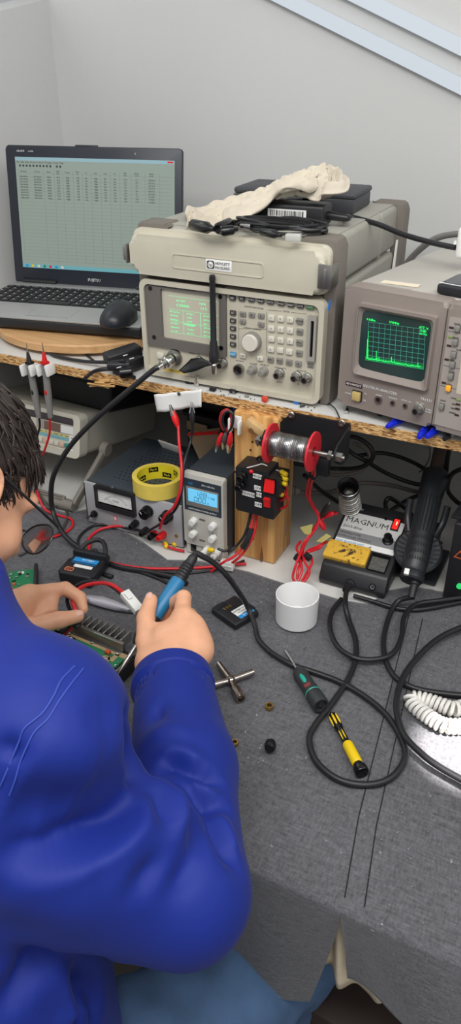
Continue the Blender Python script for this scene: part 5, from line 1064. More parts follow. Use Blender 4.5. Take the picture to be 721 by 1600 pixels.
# sponge with burn marks, grit tray
sq = [g8(*q) for q in ((160, 188), (428, 262), (385, 368), (96, 305))]
M_sp = mat('sponge_yellow', (226, 178, 62), .9, var=.12, vscale=70, bump=.6, bscale=500)
nt, p, tc = nodes(M_sp); src = p.inputs['Base Color'].links[0].from_socket
nn = nt.nodes.new('ShaderNodeTexNoise'); nn.inputs['Scale'].default_value = 160; nn.inputs['Detail'].default_value = 4; nt.links.new(tc.outputs['Object'], nn.inputs['Vector'])
gr = nt.nodes.new('ShaderNodeVectorMath'); gr.operation = 'DISTANCE'; nt.links.new(tc.outputs['Object'], gr.inputs[0]); cx_ = sum(q[0] for q in sq)/4; cy_ = sum(q[1] for q in sq)/4
wp = MP @ Vector((cx_, cy_, .004)); gr.inputs[1].default_value = wp
r1 = nt.nodes.new('ShaderNodeMapRange'); r1.inputs['From Min'].default_value = .032; r1.inputs['From Max'].default_value = .006; nt.links.new(gr.outputs['Value'], r1.inputs['Value'])
r2 = nt.nodes.new('ShaderNodeMath'); r2.operation = 'MULTIPLY_ADD'; nt.links.new(r1.outputs['Result'], r2.inputs[0]); r2.inputs[1].default_value = .20; nt.links.new(nn.outputs['Fac'], r2.inputs[2])
r3 = nt.nodes.new('ShaderNodeMapRange'); r3.inputs['From Min'].default_value = .64; r3.inputs['From Max'].default_value = .76; nt.links.new(r2.outputs[0], r3.inputs['Value'])
mx = nt.nodes.new('ShaderNodeMix'); mx.data_type = 'RGBA'; nt.links.new(r3.outputs['Result'], mx.inputs['Factor']); nt.links.new(src, mx.inputs['A']); mx.inputs['B'].default_value = lin((70, 52, 36)); nt.links.new(mx.outputs['Result'], p.inputs['Base Color'])
sx0_, sx1_ = (sq[0][0]+sq[3][0])/2, (sq[1][0]+sq[2][0])/2; sy0_, sy1_ = (sq[2][1]+sq[3][1])/2, pyb-.001
b = B(M_sp, MP); b.box(((sx0_+sx1_)/2, (sy0_+sy1_)/2, .0035), (sx1_-sx0_, sy1_-sy0_, .011), .002, 3); b.obj('sponge', t, label='yellow sponge with burn marks')
tx0, tx1 = sx1_+.003, gw-.008; b = B(M_blkg, MP); b.ring(rrect(tx0, sy0_-.002, tx1, sy1_-.003, .002), rrect(tx0+.002, sy0_, tx1-.002, sy1_-.009, .002), -.002, .002)
b.m(mat('solder_grit', (96, 96, 92), .8, var=.5, vscale=300, bump=1, bscale=600)).box(((tx0+tx1)/2, (sy0_+sy1_-.009)/2, -.0), (tx1-tx0-.003, sy1_-sy0_-.010, .0016)); b.m(M_blkg)
for k in range(4): b.box((tx0+.006+.0072*k, sy1_-.006, .0018), (.004, .002, .0008))
b.obj('tray', t)
# front socket and cord boot
fsl = Matrix.Translation((0, .0, .011)) @ Matrix.Rotation(math.atan2(.014, .024)*-1, 4, 'X') @ PF
jp = PL(MG @ fsl); u, v = jp(583, 917); b = B(M_blkg, fsl); b.ring(circ(.0058, 20, u, v), circ(.0038, 20, u, v), 0, .003); b.m(M_chr).ring(circ(.0038, 20, u, v), circ(.0026, 20, u, v), 0, .0015); b.obj('jack', t)
u, v = jp(545, 922); bw_ = MG @ fsl @ Vector((u, max(v, .003), .0)); b = B(M_blk, Matrix()); CB = MG.inverted() @ bw_
b.lathe([(.0095, -.003), (.0095, .003), (.0072, .004), (.006, .022), (0, .022)], CB, (0, -1, .12), 18); b.obj('cord_boot', t)
# spring iron holder
hb_ = MG.inverted() @ Py(549, 803, .1); uh = UV(547, 800, MG, .132); hb_ = Vector((uh[0], .132, .083)); htop = MG.inverted() @ Py(545, 764, MG.translation.y+.098)
ax = (htop-hb_).normalized(); L = (htop-hb_).length; q_ = Vector((0, 0, 1)).rotation_difference(ax)
b = B(mat('spring_steel', (196, 194, 188), .35, .5)); pts = []
for k in range(12*9+1): a = 2*math.pi*k/12; rs_ = .0195-.004*k/108; pts.append(hb_+q_ @ Vector((rs_*math.cos(a), rs_*math.sin(a), -.002+(L-.004)*k/108)))
b.tube(pts, .0016, 6, 1); b.tube([pts[0], hb_+Vector((.022, .006, -.004)), hb_+Vector((.024, .008, -.012))], .0016, 6, 4); b.obj('holder_spring', t, label='silver spring')
b = B(M_blkg); b.lathe([(.0175, -.006), (.0195, 0), (.0200, .006), (.0180, .008), (.0135, .004), (.0075, -.014), (.0075, -.02), (.0105, -.02), (.0175, -.006)], htop, ax, 32); b.m(M_chr).lathe([(.0188, .0055), (.0196, .0078), (.0184, .0086)], htop, ax, 32); b.m(M_stl).lathe([(0, -.019), (.0073, -.019)], htop, ax, 20); b.obj('holder_funnel', t, label='black funnel mouth')

# ---------------- heat gun lying in its holder, station at the right edge
tipw = Py(690, 702, .2); cap = Pz(643, 908, BT+.045); ax = (tipw-cap).normalized(); L = (tipw-cap).length
MT = Matrix.Translation(cap) @ Vector((0, 0, 1)).rotation_difference(ax).to_matrix().to_4x4()
t = thing('heat_gun', 'black ribbed heat gun handle with vent holes resting in its stand', 'heat gun', MT)
M_hg = mat('gun_black', (38, 40, 44), .42)
rr = lambda w: w/1179.4*1.35/2
b = B(M_hg); b.lathe([(0, 0), (.017, 0), (.0195, .003), (.0195, .012), (.0175, .016), (.0195, .02), (.0205, .05), (.0195, L*.42), (.020, L*.62), (.0215, L*.66), (.0222, L*.80), (.021, L*.81), (.0195, L*.81), (0, L*.81)], (0, 0, 0), (0, 0, 1), 32); b.obj('handle', t)
b = B(M_hg)
side = MT.to_3x3().inverted() @ (CAM-cap).normalized(); side.z = 0; side.normalize(); rx_ = side.cross(Vector((0, 0, 1)))
for k in range(9): a = R_(-64+16*k); d = (side*math.cos(a)+rx_*math.sin(a)); b.tube([d*.0197+Vector((0, 0, L*.33)), d*.0205+Vector((0, 0, L*.45)), d*.0203+Vector((0, 0, L*.6))], .0013, 5, 3)
b.obj('grip_rib', t)
b = B(mat('vent_dark', (22, 24, 28), .8))
for i in range(4):
    for j in range(7): a = R_(-42+12*j+(i % 2)*5); d = (side*math.cos(a)+rx_*math.sin(a)); p_ = d*.0203+Vector((0, 0, .034+.013*i)); b.box(p_, (.0018, .0018, .0055), 0, rot=Matrix((rx_*math.cos(a)-side*math.sin(a), d, Vector((0, 0, 1)))).transposed())
b.obj('vent_slot', t)
b = B(mat('brown_tube', (96, 82, 74), .45, .5)); b.lathe([(0, L*.79), (.0125, L*.79), (.0125, L), (.0105, L), (.0105, L*.95), (0, L*.95)], (0, 0, 0), (0, 0, 1), 24); b.obj('nozzle_tube', t, label='brown metal nozzle tube')
b = B(M_blk); b.lathe([(.0075, .003), (.009, 0), (.0085, -.004), (.0065, -.006), (.0058, -.028), (0, -.028)], (side.x*-.002-rx_.x*.006, side.y*-.002-rx_.y*.006, 0), (0, 0, 1), 18)
b.obj('cord_boot', t); B(M_lab).box(side*.0186+rx_*.010+Vector((0, 0, .006)), (.008, .008, .010), .0006, rot=Matrix((rx_, side, Vector((0, 0, 1)))).transposed()).obj('tag', t, label='pale grey tag')
CBg = MT @ Vector((side.x*-.002-rx_.x*.006, side.y*-.002-rx_.y*.006, -.026))
st = thing('heat_gun_stand', 'black disc shaped stand with arms holding the heat gun', 'stand', TM((cap.x, cap.y, BT+.001)))
toW = Matrix.Translation((-cap.x, -cap.y, -BT-.001)) @ MT
b = B(M_hg, toW); back = -side; 
Dm = Matrix.Translation(back*.016+Vector((0, 0, .062))) @ Matrix((rx_, Vector((0, 0, 1)), side)).transposed().to_4x4()
b.M = toW @ Dm; b.lathe([(0, -.006), (.034, -.006), (.040, -.002), (.040, .003), (.036, .006), (0, .004)], (0, 0, 0), (0, 0, 1), 40)
for k in range(6):
    for s_ in (-1, 1): a = R_(15*k-38); b.tube([(s_*.024*math.cos(a), .03*math.sin(a), .005), (s_*.037*math.cos(a), .036*math.sin(a)+.004, .006)], .0016, 5, 2)
b.obj('disc', st)
b = B(M_hg, toW)
for s_ in (-1, 1): B(M_hg, toW).tube([back*.018+rx_*s_*.02+Vector((0, 0, .09)), back*.012+rx_*s_*.029+Vector((0, 0, .12)), side*.004+rx_*s_*.031+Vector((0, 0, .145))], .006, 10).obj('arm', st)
pass
b = B(M_hg, toW); foot = (toW @ (back*.03+Vector((0, 0, .11)))); b.M = Matrix(); b.box((foot.x, foot.y+.02, foot.z/2-.005), (.05, .05, foot.z+.0), .004); b.box((foot.x, foot.y+.01, .004), (.085, .11, .008), .003); b.obj('pedestal', st)
MX = TM((-.140, .022, BT+.0015), R_(-6)); t = thing('rework_station', 'black station box with a green light at the right edge of the photo', 'station', MX)
B(M_mg).box((.085, .10, .0745), (.17, .2, .147), .004, 3).obj('case', t); xq = UV(712, 915, MX)
B(mat('led_green', (40, 170, 90), .3, emit=.7, ecol=(40, 210, 100))).cyl((UV(719, 915, MX)[0], .001, UV(719, 915, MX)[1]), (UV(719, 915, MX)[0], -.004, UV(719, 915, MX)[1]), .0045, n=16).obj('green_lamp', t)
u, v = UV(719, 867, MX); b = B(mat('orange_mark', (190, 90, 50), .5), PF); b.ring([(u, v+.009), (u-.009, v-.007), (u+.009, v-.007)], [(u, v+.006), (u-.006, v-.0053), (u+.006, v-.0053)], 0, .0006); b.obj('warning_mark', t)
B(M_blk).box((.02, .06, .150), (.06, .1, .006), .002).obj('top_plate', t)

# ---------------- cables behind
M_grc = mat('grey_mains_flex', (128, 120, 114), .55)
bk = 'black cables tangled at the back under the shelf'
for lab, pts in (('black cable crossing level behind the spool to the loop', [(452, 722, .10), (470, 726, .12), (520, 732, .2), (560, 731, .2), (580, 720, .2), (583, 705, .2), (570, 690, .2), (550, 682, .2), (536, 690, .2), (548, 706, .21), (575, 722, .22), (610, 742, .24), (650, 756, .25), (685, 758, .25)]),
                 ('black cable arching high in the middle of the back wall', [(560, 712, .3), (600, 708, .32), (645, 722, .32), (680, 745, .3), (684, 758, .28), (670, 768, .26), (640, 780, .24), (615, 795, .2), (600, 806, .16)]),
                 ('black cable running down beside the heat gun tube', [(719, 668, .05), (708, 690, .12), (700, 715, .16), (697, 750, .18)]),
                 ('black cable curving down at the far right behind the heat gun', [(724, 732, .1), (706, 742, .15), (700, 765, .2), (712, 782, .2), (724, 790, .2)]),
                 ('black cable sloping down from the post behind the spring holder', [(476, 742, .1), (500, 765, .14), (530, 785, .18), (560, 800, .22), (600, 815, .24)]),
                 ('black cable looping over the back of the soldering station', [(598, 812, .16), (604, 800, .15), (603, 785, .17), (612, 779, .18), (640, 800, .2), (665, 830, .17), (690, 850, .15)])):
    cable('black_cable', lab, 'cable', [Py(x, y, d) for x, y, d in pts], .0042, M_rub, bk, 8)
cable('grey_mains_flex', 'pale grey mains flex sagging across the back wall', 'cable', [Py(458, 765, .15), Py(480, 770, .18), Py(520, 768, .24), Py(560, 755, .3), Py(610, 758, .32), Py(650, 768, .32), Py(680, 770, .28)], .0045, M_grc)
cable('grey_mains_flex', 'pale grey flex looped below the spool bracket', 'cable', [Py(490, 738, .2), Py(530, 742, .26), Py(565, 735, .28), Py(578, 715, .28), Py(570, 700, .28), Py(552, 692, .28)], .004, M_grc)
cable('grey_wire', 'thin grey wire sagging on the back wall at the right', 'wire', [Py(670, 690, .4), Py(672, 715, .42), Py(655, 738, .45), Py(620, 745, .45), Py(590, 730, .45)], .0018, M_grc)
b = B(M_grc); g_ = Py(452, 765, .12); b.lathe([(.008, 0), (.009, .003), (.007, .005), (.009, .008), (.007, .011), (.009, .014), (.006, .018), (.005, .022), (0, .022)], g_, (1, .2, 0), 16); tag(b.obj('cable_gland'), 'grey ribbed cable gland behind the post', 'gland')
# red twin leads hanging from the bracket, tied in a bundle with paper tags
t = thing('red_lead_bundle', 'bundle of red leads tied with black tape and yellow paper tags beside the soldering station', 'leads', TM((0, 0, 0)))
yb = [(.0, .04), (.0, .05)]
D_ = lambda x, y, d=.03: Py(x, y, d)
strands = [[(487, 722, -.03), (490, 735, -.01), (483, 752, .01), (480, 772, .02), (488, 790, .03), (498, 806, .03), (496, 822, .02), (480, 845, .0), (470, 865, -.03), (462, 885, -.05), (458, 902, -.06), (463, 912, -.07)],
           [(491, 722, -.03), (493, 738, -.01), (487, 756, .01), (484, 776, .02), (492, 794, .03), (500, 808, .03), (490, 828, .02), (474, 850, .0), (470, 872, -.03), (472, 892, -.05), (466, 908, -.065)],
           [(528, 802, .04), (512, 806, .04), (497, 818, .03), (484, 836, .02), (474, 858, -.01), (476, 876, -.04), (484, 893, -.05), (478, 906, -.06), (472, 910, -.065)],
           [(512, 846, .02), (496, 854, .01), (480, 862, -.01), (472, 876, -.03), (466, 890, -.05), (465, 905, -.06)],
           [(470, 846, .01), (464, 856, -.01), (470, 866, -.02), (484, 862, -.01), (500, 856, .01), (506, 846, .02)],
           [(486, 868, -.02), (488, 880, -.03), (478, 898, -.05), (470, 912, -.065)]]
for s_ in strands: B(M_red).tube([D_(*q) if D_(*q).z > BT+.003 else Pz(q[0], q[1], BT+.003) for q in s_], .0023, 7, 8).obj('lead', t)
for q, r in (((489, 743, .0), .0058), ((466, 872, -.03), .0075), ((481, 870, -.03), .007)):
    p_ = D_(*q); B(M_blk).box(p_, (.014, .009, .011), .002, 2, rot=Matrix.Rotation(.4, 3, 'Y')).obj('tape_wrap', t)
M_tagp = mat('paper_tag', (204, 198, 120), .8)
for pts, in (([(469, 824), (489, 819), (486, 837), (476, 834)],), ([(494, 846), (510, 834), (518, 838), (504, 848)],)):
    b = B(M_tagp); v_ = [D_(*q, .012) for q in pts]; w_ = [p_+Vector((0, .0008, 0)) for p_ in v_]; b.mesh(v_+w_, [(0, 1, 2, 3), (7, 6, 5, 4), (0, 4, 5, 1), (1, 5, 6, 2), (2, 6, 7, 3), (3, 7, 4, 0)]); b.obj('paper_tag', t, label='yellow paper tag')
for a, c, m_ in (((523, 801, .04), (505, 808, .04), M_red), ((508, 828, .03), (500, 812, .03), M_red)): a, c = D_(*a), D_(*c); B(m_).lathe([(.0028, 0), (.0055, .004), (.0062, (c-a).length*.6), (.003, (c-a).length), (0, (c-a).length)], a, c-a, 12, sc=(.8, 1)).obj('clip_boot', t)
a, c = D_(502, 808, .03), D_(516, 784, .03); b = B(M_blk); b.lathe([(.002, 0), (.0048, .006), (.0052, .022), (.003, .03), (0, .03)], a, c-a, 12); b.obj('barrel_plug', t); B(M_chr).cyl(a+(c-a).normalized()*.03, c, .0014, n=8).obj('plug_pin', t)

# ================================================================ LEADS AND CONNECTORS AROUND THE SUPPLIES
CZ = BT+.0045
t = thing('dc_loom', 'red and black leads taped together from the switch box to the digital supply', 'leads', TM((0, 0, 0)))
B(M_red).tube([Py(398, 798, -.03), Py(394, 818, -.04), Py(388, 838, -.05), Py(376, 860, -.06), Py(362, 872, -.075), Py(350, 878, -.085), Pz(330, 893, CZ)], .0024, 7).obj('lead', t)
B(M_red).tube([Py(402, 798, -.03), Py(400, 822, -.04), Py(394, 842, -.05), Py(382, 862, -.055), Py(368, 876, -.065), Pz(352, 887, CZ)], .0024, 7).obj('lead', t)
B(M_rub).tube([Py(393, 797, -.03), Py(388, 820, -.04), Py(380, 840, -.05), Py(366, 856, -.06), Py(352, 861, -.075), Py(340, 857, -.08)], .0024, 7).obj('lead', t)
B(M_blk).tube([Py(394, 826, -.043), Py(388, 842, -.051), Py(380, 856, -.057)], .0062, 10, 4).obj('tape_wrap', t)
t = thing('white_terminal_block', 'white connector block on the cloth in front of the digital power supply', 'connector', TM(Pz(356, 889, BT+.0035)+Vector((0, 0, 0)), R_(8)))
b = B(M_wht); b.box((0, 0, .009), (.024, .013, .017), .0015); b.obj('body', t); B(M_wht).box((0, -.0068, .010), (.020, .002, .003), .0004).obj('ridge', t)
cable('red_lead', 'long red lead running along the cloth from the terminals past the iron tip', 'lead', bz([(142, 845), (140, 860), (155, 872), (185, 882), (230, 888), (290, 888), (340, 885), (365, 882), (385, 881)], CZ), .0026, M_red)
cable('red_lead', 'red lead looping left from the analogue supply over the cloth', 'lead', [Py(246, 832, -.06), Pz(225, 828, CZ+.012), Pz(190, 822, CZ+.008), Pz(160, 826, CZ+.003), Pz(142, 838, CZ), Pz(137, 852, CZ), Pz(150, 872, CZ)], .0026, M_red)
cable('black_lead', 'black lead looping out from the analogue supply beside the red one', 'lead', [Py(224, 830, -.06), Pz(190, 824, CZ+.004), Pz(152, 820, CZ), Pz(130, 832, CZ), Pz(122, 846, CZ), Pz(126, 862, CZ)], .0026, M_rub)
cable('black_lead', 'black lead lying under the long red one in front of the supplies', 'lead', bz([(140, 868), (190, 886), (240, 892), (300, 895), (350, 887), (382, 876)], BT+.0035), .0022, M_rub)
cable('black_lead', 'short black lead curling away below the coaxial one', 'lead', bz([(196, 888), (225, 896), (250, 905), (268, 914)], BT+.0035), .0028, M_rub)
cable('red_lead', 'short red lead crossing between the two power supplies', 'lead', [Pz(255, 850, BT+.008), Pz(270, 857, CZ), Pz(288, 861, CZ)], .0024, M_red)
gator('banana_plug', 'red banana plug beside the yellow ferrules at the analogue supply', Pz(262, 833, BT+.022), Pz(250, 842, BT+.018), M_redp)
for q, lab in (((257, 848), 'yellow ferrule nearest the red banana plug'), ((270, 845), 'yellow ferrule right of the red banana plug')):
    p_ = Pz(*q, BT+.007); b = B(M_yel); b.lathe([(.003, 0), (.0048, .003), (.0048, .011), (.003, .014), (0, .014)], p_, (.7, -.5, -.15), 12); tag(b.obj('yellow_ferrule'), lab, 'ferrule')
# loops at far left under the multimeter handle
cable('red_lead', 'red lead looping on the cloth in front of the multimeter handle', 'lead', [Py(54, 745, -.0), Pz(60, 775, BT+.03), Pz(72, 797, BT+.01), Pz(95, 806, CZ), Pz(112, 812, CZ), Pz(112, 824, CZ), Pz(95, 835, CZ), Pz(72, 842, CZ), Pz(57, 846, CZ)], .0026, M_red)
cable('grey_lead', 'dark grey lead looping in front of the multimeter handle', 'lead', [Py(40, 735, -.0), Pz(62, 772, BT+.03), Pz(76, 793, BT+.012), Pz(92, 790, CZ+.006), Pz(104, 798, CZ), Pz(104, 815, CZ), Pz(92, 832, CZ), Pz(60, 852, CZ), Pz(30, 868, CZ)], .0024, mat('grey_lead', (70, 68, 66), .5))
gator('alligator_clip', 'bare alligator clip on the red lead beside the glasses', Pz(75, 824, BT+.006), Pz(58, 846, BT+.006), M_redp)

# ================================================================ THINGS ON THE CLOTH
cz = BT+.003
cc = Pz(462, 972, cz); cc = (Pz(430, 975, cz)+Pz(494, 975, cz))/2; cc = Vector((-.3345, -.1385, cz))
t = thing('white_cup', 'open white plastic cap standing on the cloth before the soldering station', 'cup', TM(cc))
b = B(mat('cap_white', (226, 226, 226), .35)); b.lathe([(0, 0), (.031, 0), (.033, .002), (.034, .050), (.0325, .0505), (.0315, .049), (.0305, .003), (0, .003)], (0, 0, 0), (0, 0, 1), 56); b.obj('cup_wall', t)
# battery with white and blue label
M_bat = mat('battery_black', (28, 29, 33), .45)
p4 = [Pz(*q, cz) for q in ((335, 956), (371, 937), (399, 967), (366, 988))]
def slab(name, label, cat, pts, th, m_):
    c = sum(pts, Vector())/4; ex = ((pts[1]-pts[0])+(pts[2]-pts[3]))/2; ey = ((pts[0]-pts[3])+(pts[1]-pts[2]))/2
    an = math.atan2(ex.y, ex.x); return thing(name, label, cat, TM(c, an)), ex.length, ey.length
t, w_, d_ = slab('battery_pack', 'black battery pack with a white and blue label lying right of the soldering iron', 'battery', p4, .012, M_bat)
w_, d_ = .052, .058
b = B(M_bat); b.box((0, 0, .0065), (w_, d_, .012), .003, 3); b.box((-.012, d_/2-.006, .0125), (.022, .010, .002), .0008); b.box((w_/2-.004, -.01, .009), (.009, .02, .010), .001); b.obj('body', t)
b = B(M_lab); b.box((.006, -.012, .0127), (.030, .024, .0004)); b.m(M_blue).box((.006, -.020, .0129), (.030, .008, .0004)); b.m(M_ink).text('BATTERY PACK', .006, -.005, .004, .0130).text('7.2V 1500mAh', .006, -.0105, .0034, .0130).text('Li-Ion', .006, -.015, .0032, .0130); b.m(M_prt).text('LI-ION', .006, -.020, .005, .0132); b.obj('label', t, label='white and blue label')
b = B(M_brs); [b.box((-.012+.006*k, .012, .0126), (.0035, .006, .0006)) for k in range(3)]; b.obj('contact', t)
# black charging cradle with lanyard loop and blue label
MC = TM((-.712, -.178, cz), R_(8)); t = thing('battery_charger', 'black cradle with a loop handle and blue label behind the left hand', 'charger', MC)
b = B(M_bat); b.box((0, -.012, .012), (.062, .066, .022), .004, 3); b.box((0, .016, .020), (.066, .012, .022), .003); b.box((-.031, -.02, .014), (.006, .04, .016), .002); b.box((.031, -.02, .014), (.006, .04, .016), .002); b.obj('body', t)
b = B(M_blk); b.tube([(-.026, .018, .022), (-.02, .036, .030), (-.006, .048, .034), (.008, .047, .034), (.02, .034, .030), (.026, .018, .022)], .0042, 9); b.tube([(-.012, .02, .022), (.0, .03, .026), (.013, .02, .022)], .003, 8); b.obj('loop_handle', t)
b = B(M_blue); b.box((0, -.004, .0233), (.046, .016, .0006)); b.m(M_prt).text('BATTERY', .004, -.001, .0055, .0238); b.m(mat('label_navy', (24, 50, 96), .4)).box((0, -.0095, .0236), (.046, .003, .0002)); b.m(M_lab).box((.004, -.0195, .0233), (.034, .0075, .0006)); b.obj('label', t, label='blue and white label')
b = B(M_bat); b.m(mat('orange_print', (224, 120, 80), .5)).ring(rrect(-.024, -.037, -.008, -.027, .003), rrect(-.0225, -.0355, -.0095, -.0285, .002), .0231, .0236); b.text('DC', -.016, -.032, .006, .0233); b.obj('orange_mark', t)
cable('black_strap', 'flat black strap end trailing from the cradle', 'strap', [MC @ Vector((.028, .028, .016)), Pz(150, 878, CZ+.004), Pz(155, 890, CZ), Pz(165, 898, CZ), Pz(176, 902, CZ)], .0045, M_blk)
# four way wrench
t = thing('four_way_wrench', 'shiny four way socket wrench lying beside the blue sleeve', 'wrench', TM((0, 0, 0))); r = .0062
zz_ = BT+.0105; c0_ = Pz(361, 1063, zz_); M_w = mat('wrench_chrome', (176, 166, 158), .2, 1.0, var=.1, vscale=50)
b = B(M_w)
ends = [Pz(342, 1037, zz_), Pz(377, 1092, zz_), Pz(326, 1072, zz_), Pz(396, 1050, zz_)]
b.ball(c0_, (.0075, .0075, .0068), 14); b.obj('hub', t)
for e_, rr_ in zip(ends, (.0044, .0072, .0056, .0050)):
    d = (e_-c0_); L = d.length; b = B(M_w); b.lathe([(.0052, 0), (.0048, L*.35), (rr_, L*.5), (rr_, L), (rr_*.7, L), (rr_*.7, L-.008), (0, L-.008)], c0_, d, 20); b.obj('socket_arm', t)
# small fittings
def ringo(x, y, r, lab): 
    M_ = TM(Pz(x, y, cz), random.random()*3); b = B(M_brs, M_); b.ring(circ(r, 6 if r > .005 else 12), circ(r*.62, 6 if r > .005 else 12), 0, .005); tag(b.obj('brass_nut'), lab, 'nut')
ringo(421, 1106, .0062, 'larger brass nut on the cloth below the cross wrench'); ringo(367, 1163, .0054, 'smaller brass nut close to the blue sleeve')
t = thing('black_knob', 'small black ribbed knob on the cloth below the brass nuts', 'knob', TM(Pz(423, 1167, cz)))
t.name = 'control_dial'
b = B(M_blkg); b.lathe([(.007, 0), (.0072, .010), (.006, .012), (0, .012)], (0, 0, .0072), (.3, -.9, .15), 20)
for k in range(14): a = 2*math.pi*k/14; q_ = Vector((0, 0, 1)).rotation_difference(Vector((.3, -.9, .15)).normalized()); b.box(Vector((0, 0, .0072))+q_ @ Vector((.0073*math.cos(a), .0073*math.sin(a), .005)), (.0012, .0012, .0012), 0)
b.obj('body', t)
# screwdrivers
def along(a, c): return a, (c-a).normalized(), (c-a).length
a, d, L = along(Pz(446, 1017, BT+.008), Pz(502, 1103, BT+.0155))
M_tl = mat('teal_grip', (30, 160, 140), .4); M_dg = mat('driver_dark', (46, 48, 50), .5); M_drd = mat('dark_red_band', (120, 50, 48), .5)
t = thing('screwdriver', 'stubby dark screwdriver with teal inlays lying under the thick black lead', 'screwdriver', TM((0, 0, 0)))
B(M_chr).cyl(a, a+d*L*.42, .0022, n=10).obj('blade', t)
s0 = L*.36; b = B(M_dg); b.lathe([(0, s0), (.0055, s0), (.0085, s0+.004), (.0115, s0+.014), (.0105, s0+(L-s0)*.45), (.0118, s0+(L-s0)*.72), (.0122, L-.002), (.0115, L), (.0095, L), (.009, L-.004), (0, L-.004)], a, d, 24); h_ = b.obj('handle', t)
up_ = (CAM-(a+d*L*.6)); up_ = (up_-d*up_.dot(d)).normalized(); sd_ = d.cross(up_); fr3 = Matrix((d, sd_, up_)).transposed()
B(M_tl).ball(a+d*(s0+(L-s0)*.36)+up_*.0082, (.0145, .0040, .0036), 14, rot=fr3).obj('inlay', h_, label='teal inlay'); B(M_tl).lathe([(.0112, s0+(L-s0)*.66), (.0122, s0+(L-s0)*.68), (.0112, s0+(L-s0)*.70)], a, d, 24).obj('band', h_, label='teal band')
B(M_drd).box(a+d*(s0+(L-s0)*.56)+up_*.0100, (.006, .010, .004), .001, rot=fr3).obj('inlay', h_, label='dark red patch'); b = B(M_chr); 
for k in range(3): b.cyl(a+d*(L-.004)+up_*.003*(k-1), a+d*(L+.001)+up_*.003*(k-1)+sd_*.001, .0012, n=6)
b.obj('stored_bits', t)
a, d, L = along(Pz(503, 1085, BT+.006), Pz(567, 1208, BT+.011))
t = thing('screwdriver', 'slim precision screwdriver with a yellow handle and black swivel end', 'screwdriver', TM((0, 0, 0)))
B(M_chr).cyl(a, a+d*L*.30, .0012, n=8).obj('blade', t)
up_ = (CAM-(a+d*L*.6)); up_ = (up_-d*up_.dot(d)).normalized(); sd_ = d.cross(up_); fr3 = Matrix((d, sd_, up_)).transposed()
b = B(M_blkg); b.lathe([(0, L*.27), (.003, L*.27), (.0058, L*.29), (.0062, L*.45), (.0045, L*.49), (.0048, L*.63), (.0058, L*.66), (0, L*.66)], a, d, 18); h_ = b.obj('grip', t)
for s_ in (-1, 0, 1): B(M_yel).ball(a+d*L*.37+(up_*math.cos(s_*1.0)+sd_*math.sin(s_*1.0))*.0046, (L*.085, .0019, .0026), 10, rot=Matrix((d, d.cross(up_*math.cos(s_*1.0)+sd_*math.sin(s_*1.0)), up_*math.cos(s_*1.0)+sd_*math.sin(s_*1.0))).transposed()).obj('flute', h_, label='yellow flute')
for s_ in (-1, 1): B(M_yel).ball(a+d*L*.56+(up_*.9+sd_*s_*.5)*.0040, (L*.07, .0010, .0016), 8, rot=fr3).obj('flute', h_, label='yellow flute')
B(M_yel).lathe([(0, L*.65), (.006, L*.65), (.0072, L*.67), (.0072, L*.88), (.006, L*.89), (0, L*.89)], a, d, 22).obj('barrel', t, label='yellow barrel'); B(M_blkg).lathe([(.005, L*.885), (.0062, L*.90), (.0062, L*.92), (.0088, L*.94), (.0092, L*.99), (.0084, L), (0, L)], a, d, 22).obj('swivel_cap', t)
# coiled white cord
t = thing('coiled_phone_cable', 'white coiled telephone cord at the right edge in the bright patch', 'cord', TM((0, 0, 0)))
M_cc = mat('cord_white', (222, 220, 214), .4)
core = spline(bz([(735, 1100), (712, 1108), (690, 1102), (672, 1096), (655, 1092)], BT+.013)+[Pz(643, 1093, BT+.013)]+bz([(650, 1104), (668, 1118), (690, 1132), (708, 1135), (735, 1134)], BT+.013), 60)
pts = []; s_ = 0
for k in range(0, len(core)-1):
    T_ = (core[min(k+1, len(core)-1)]-core[k-1 if k else 0]); s_ += (core[k]-core[k-1]).length if k else 0
    T_.normalize(); N1 = T_.cross(Vector((0, 0, 1))).normalized(); N2 = N1.cross(T_); ph = s_/.0066*2*math.pi
    pts.append(core[k]+N1*.0085*math.cos(ph)+N2*.0085*math.sin(ph))
B(M_cc).tube(pts, .0029, 7, 1, smooth=False).obj('coil', t)
# thick dark leads over the cloth
lead = lambda nm, lab, pts, r=.0042: cable(nm, lab, 'cable', pts, r, M_rub, sub=12, n=10)
ziron = None
lead('soldering_cable', 'dark cord from the soldering station running down and looping round the yellow screwdriver', [MG @ (CB+Vector((0, -.018, .002)))]+bz([(540, 945)], BT+.018)+bz([(546, 970), (556, 1000), (556, 1030), (544, 1062), (520, 1098), (495, 1130), (484, 1155), (495, 1190), (530, 1218), (575, 1226), (612, 1215), (633, 1185), (628, 1155), (605, 1118), (570, 1088), (530, 1065), (490, 1050), (455, 1038), (424, 1020)], BT+.0075), .0043)
lead('heat_gun_cable', 'dark cord from the heat gun crossing the cloth to the right edge', [CBg]+bz([(622, 940)], BT+.016)+bz([(608, 965), (600, 1000), (603, 1030), (618, 1058), (645, 1074), (680, 1082), (735, 1088)], BT+.0075))
lead('black_cable', 'dark cord looping from the soldering station round to the far right', bz([(534, 936), (520, 955), (516, 980), (528, 1010), (556, 1028), (590, 1030), (615, 1020), (628, 995), (632, 965), (650, 945), (690, 938), (735, 932)], BT+.0135), .004)
lead('black_cable', 'dark cord lying along the cloth edge before the soldering station', bz([(553, 931), (585, 940), (620, 950), (660, 952), (735, 938)], BT+.0065), .0036)
lead('black_cable', 'dark cord curving from the right edge down past the bright patch', bz([(735, 975), (690, 995), (655, 1025), (630, 1060), (620, 1100), (630, 1145), (660, 1178), (690, 1200), (740, 1228)], BT+.016), .0045)
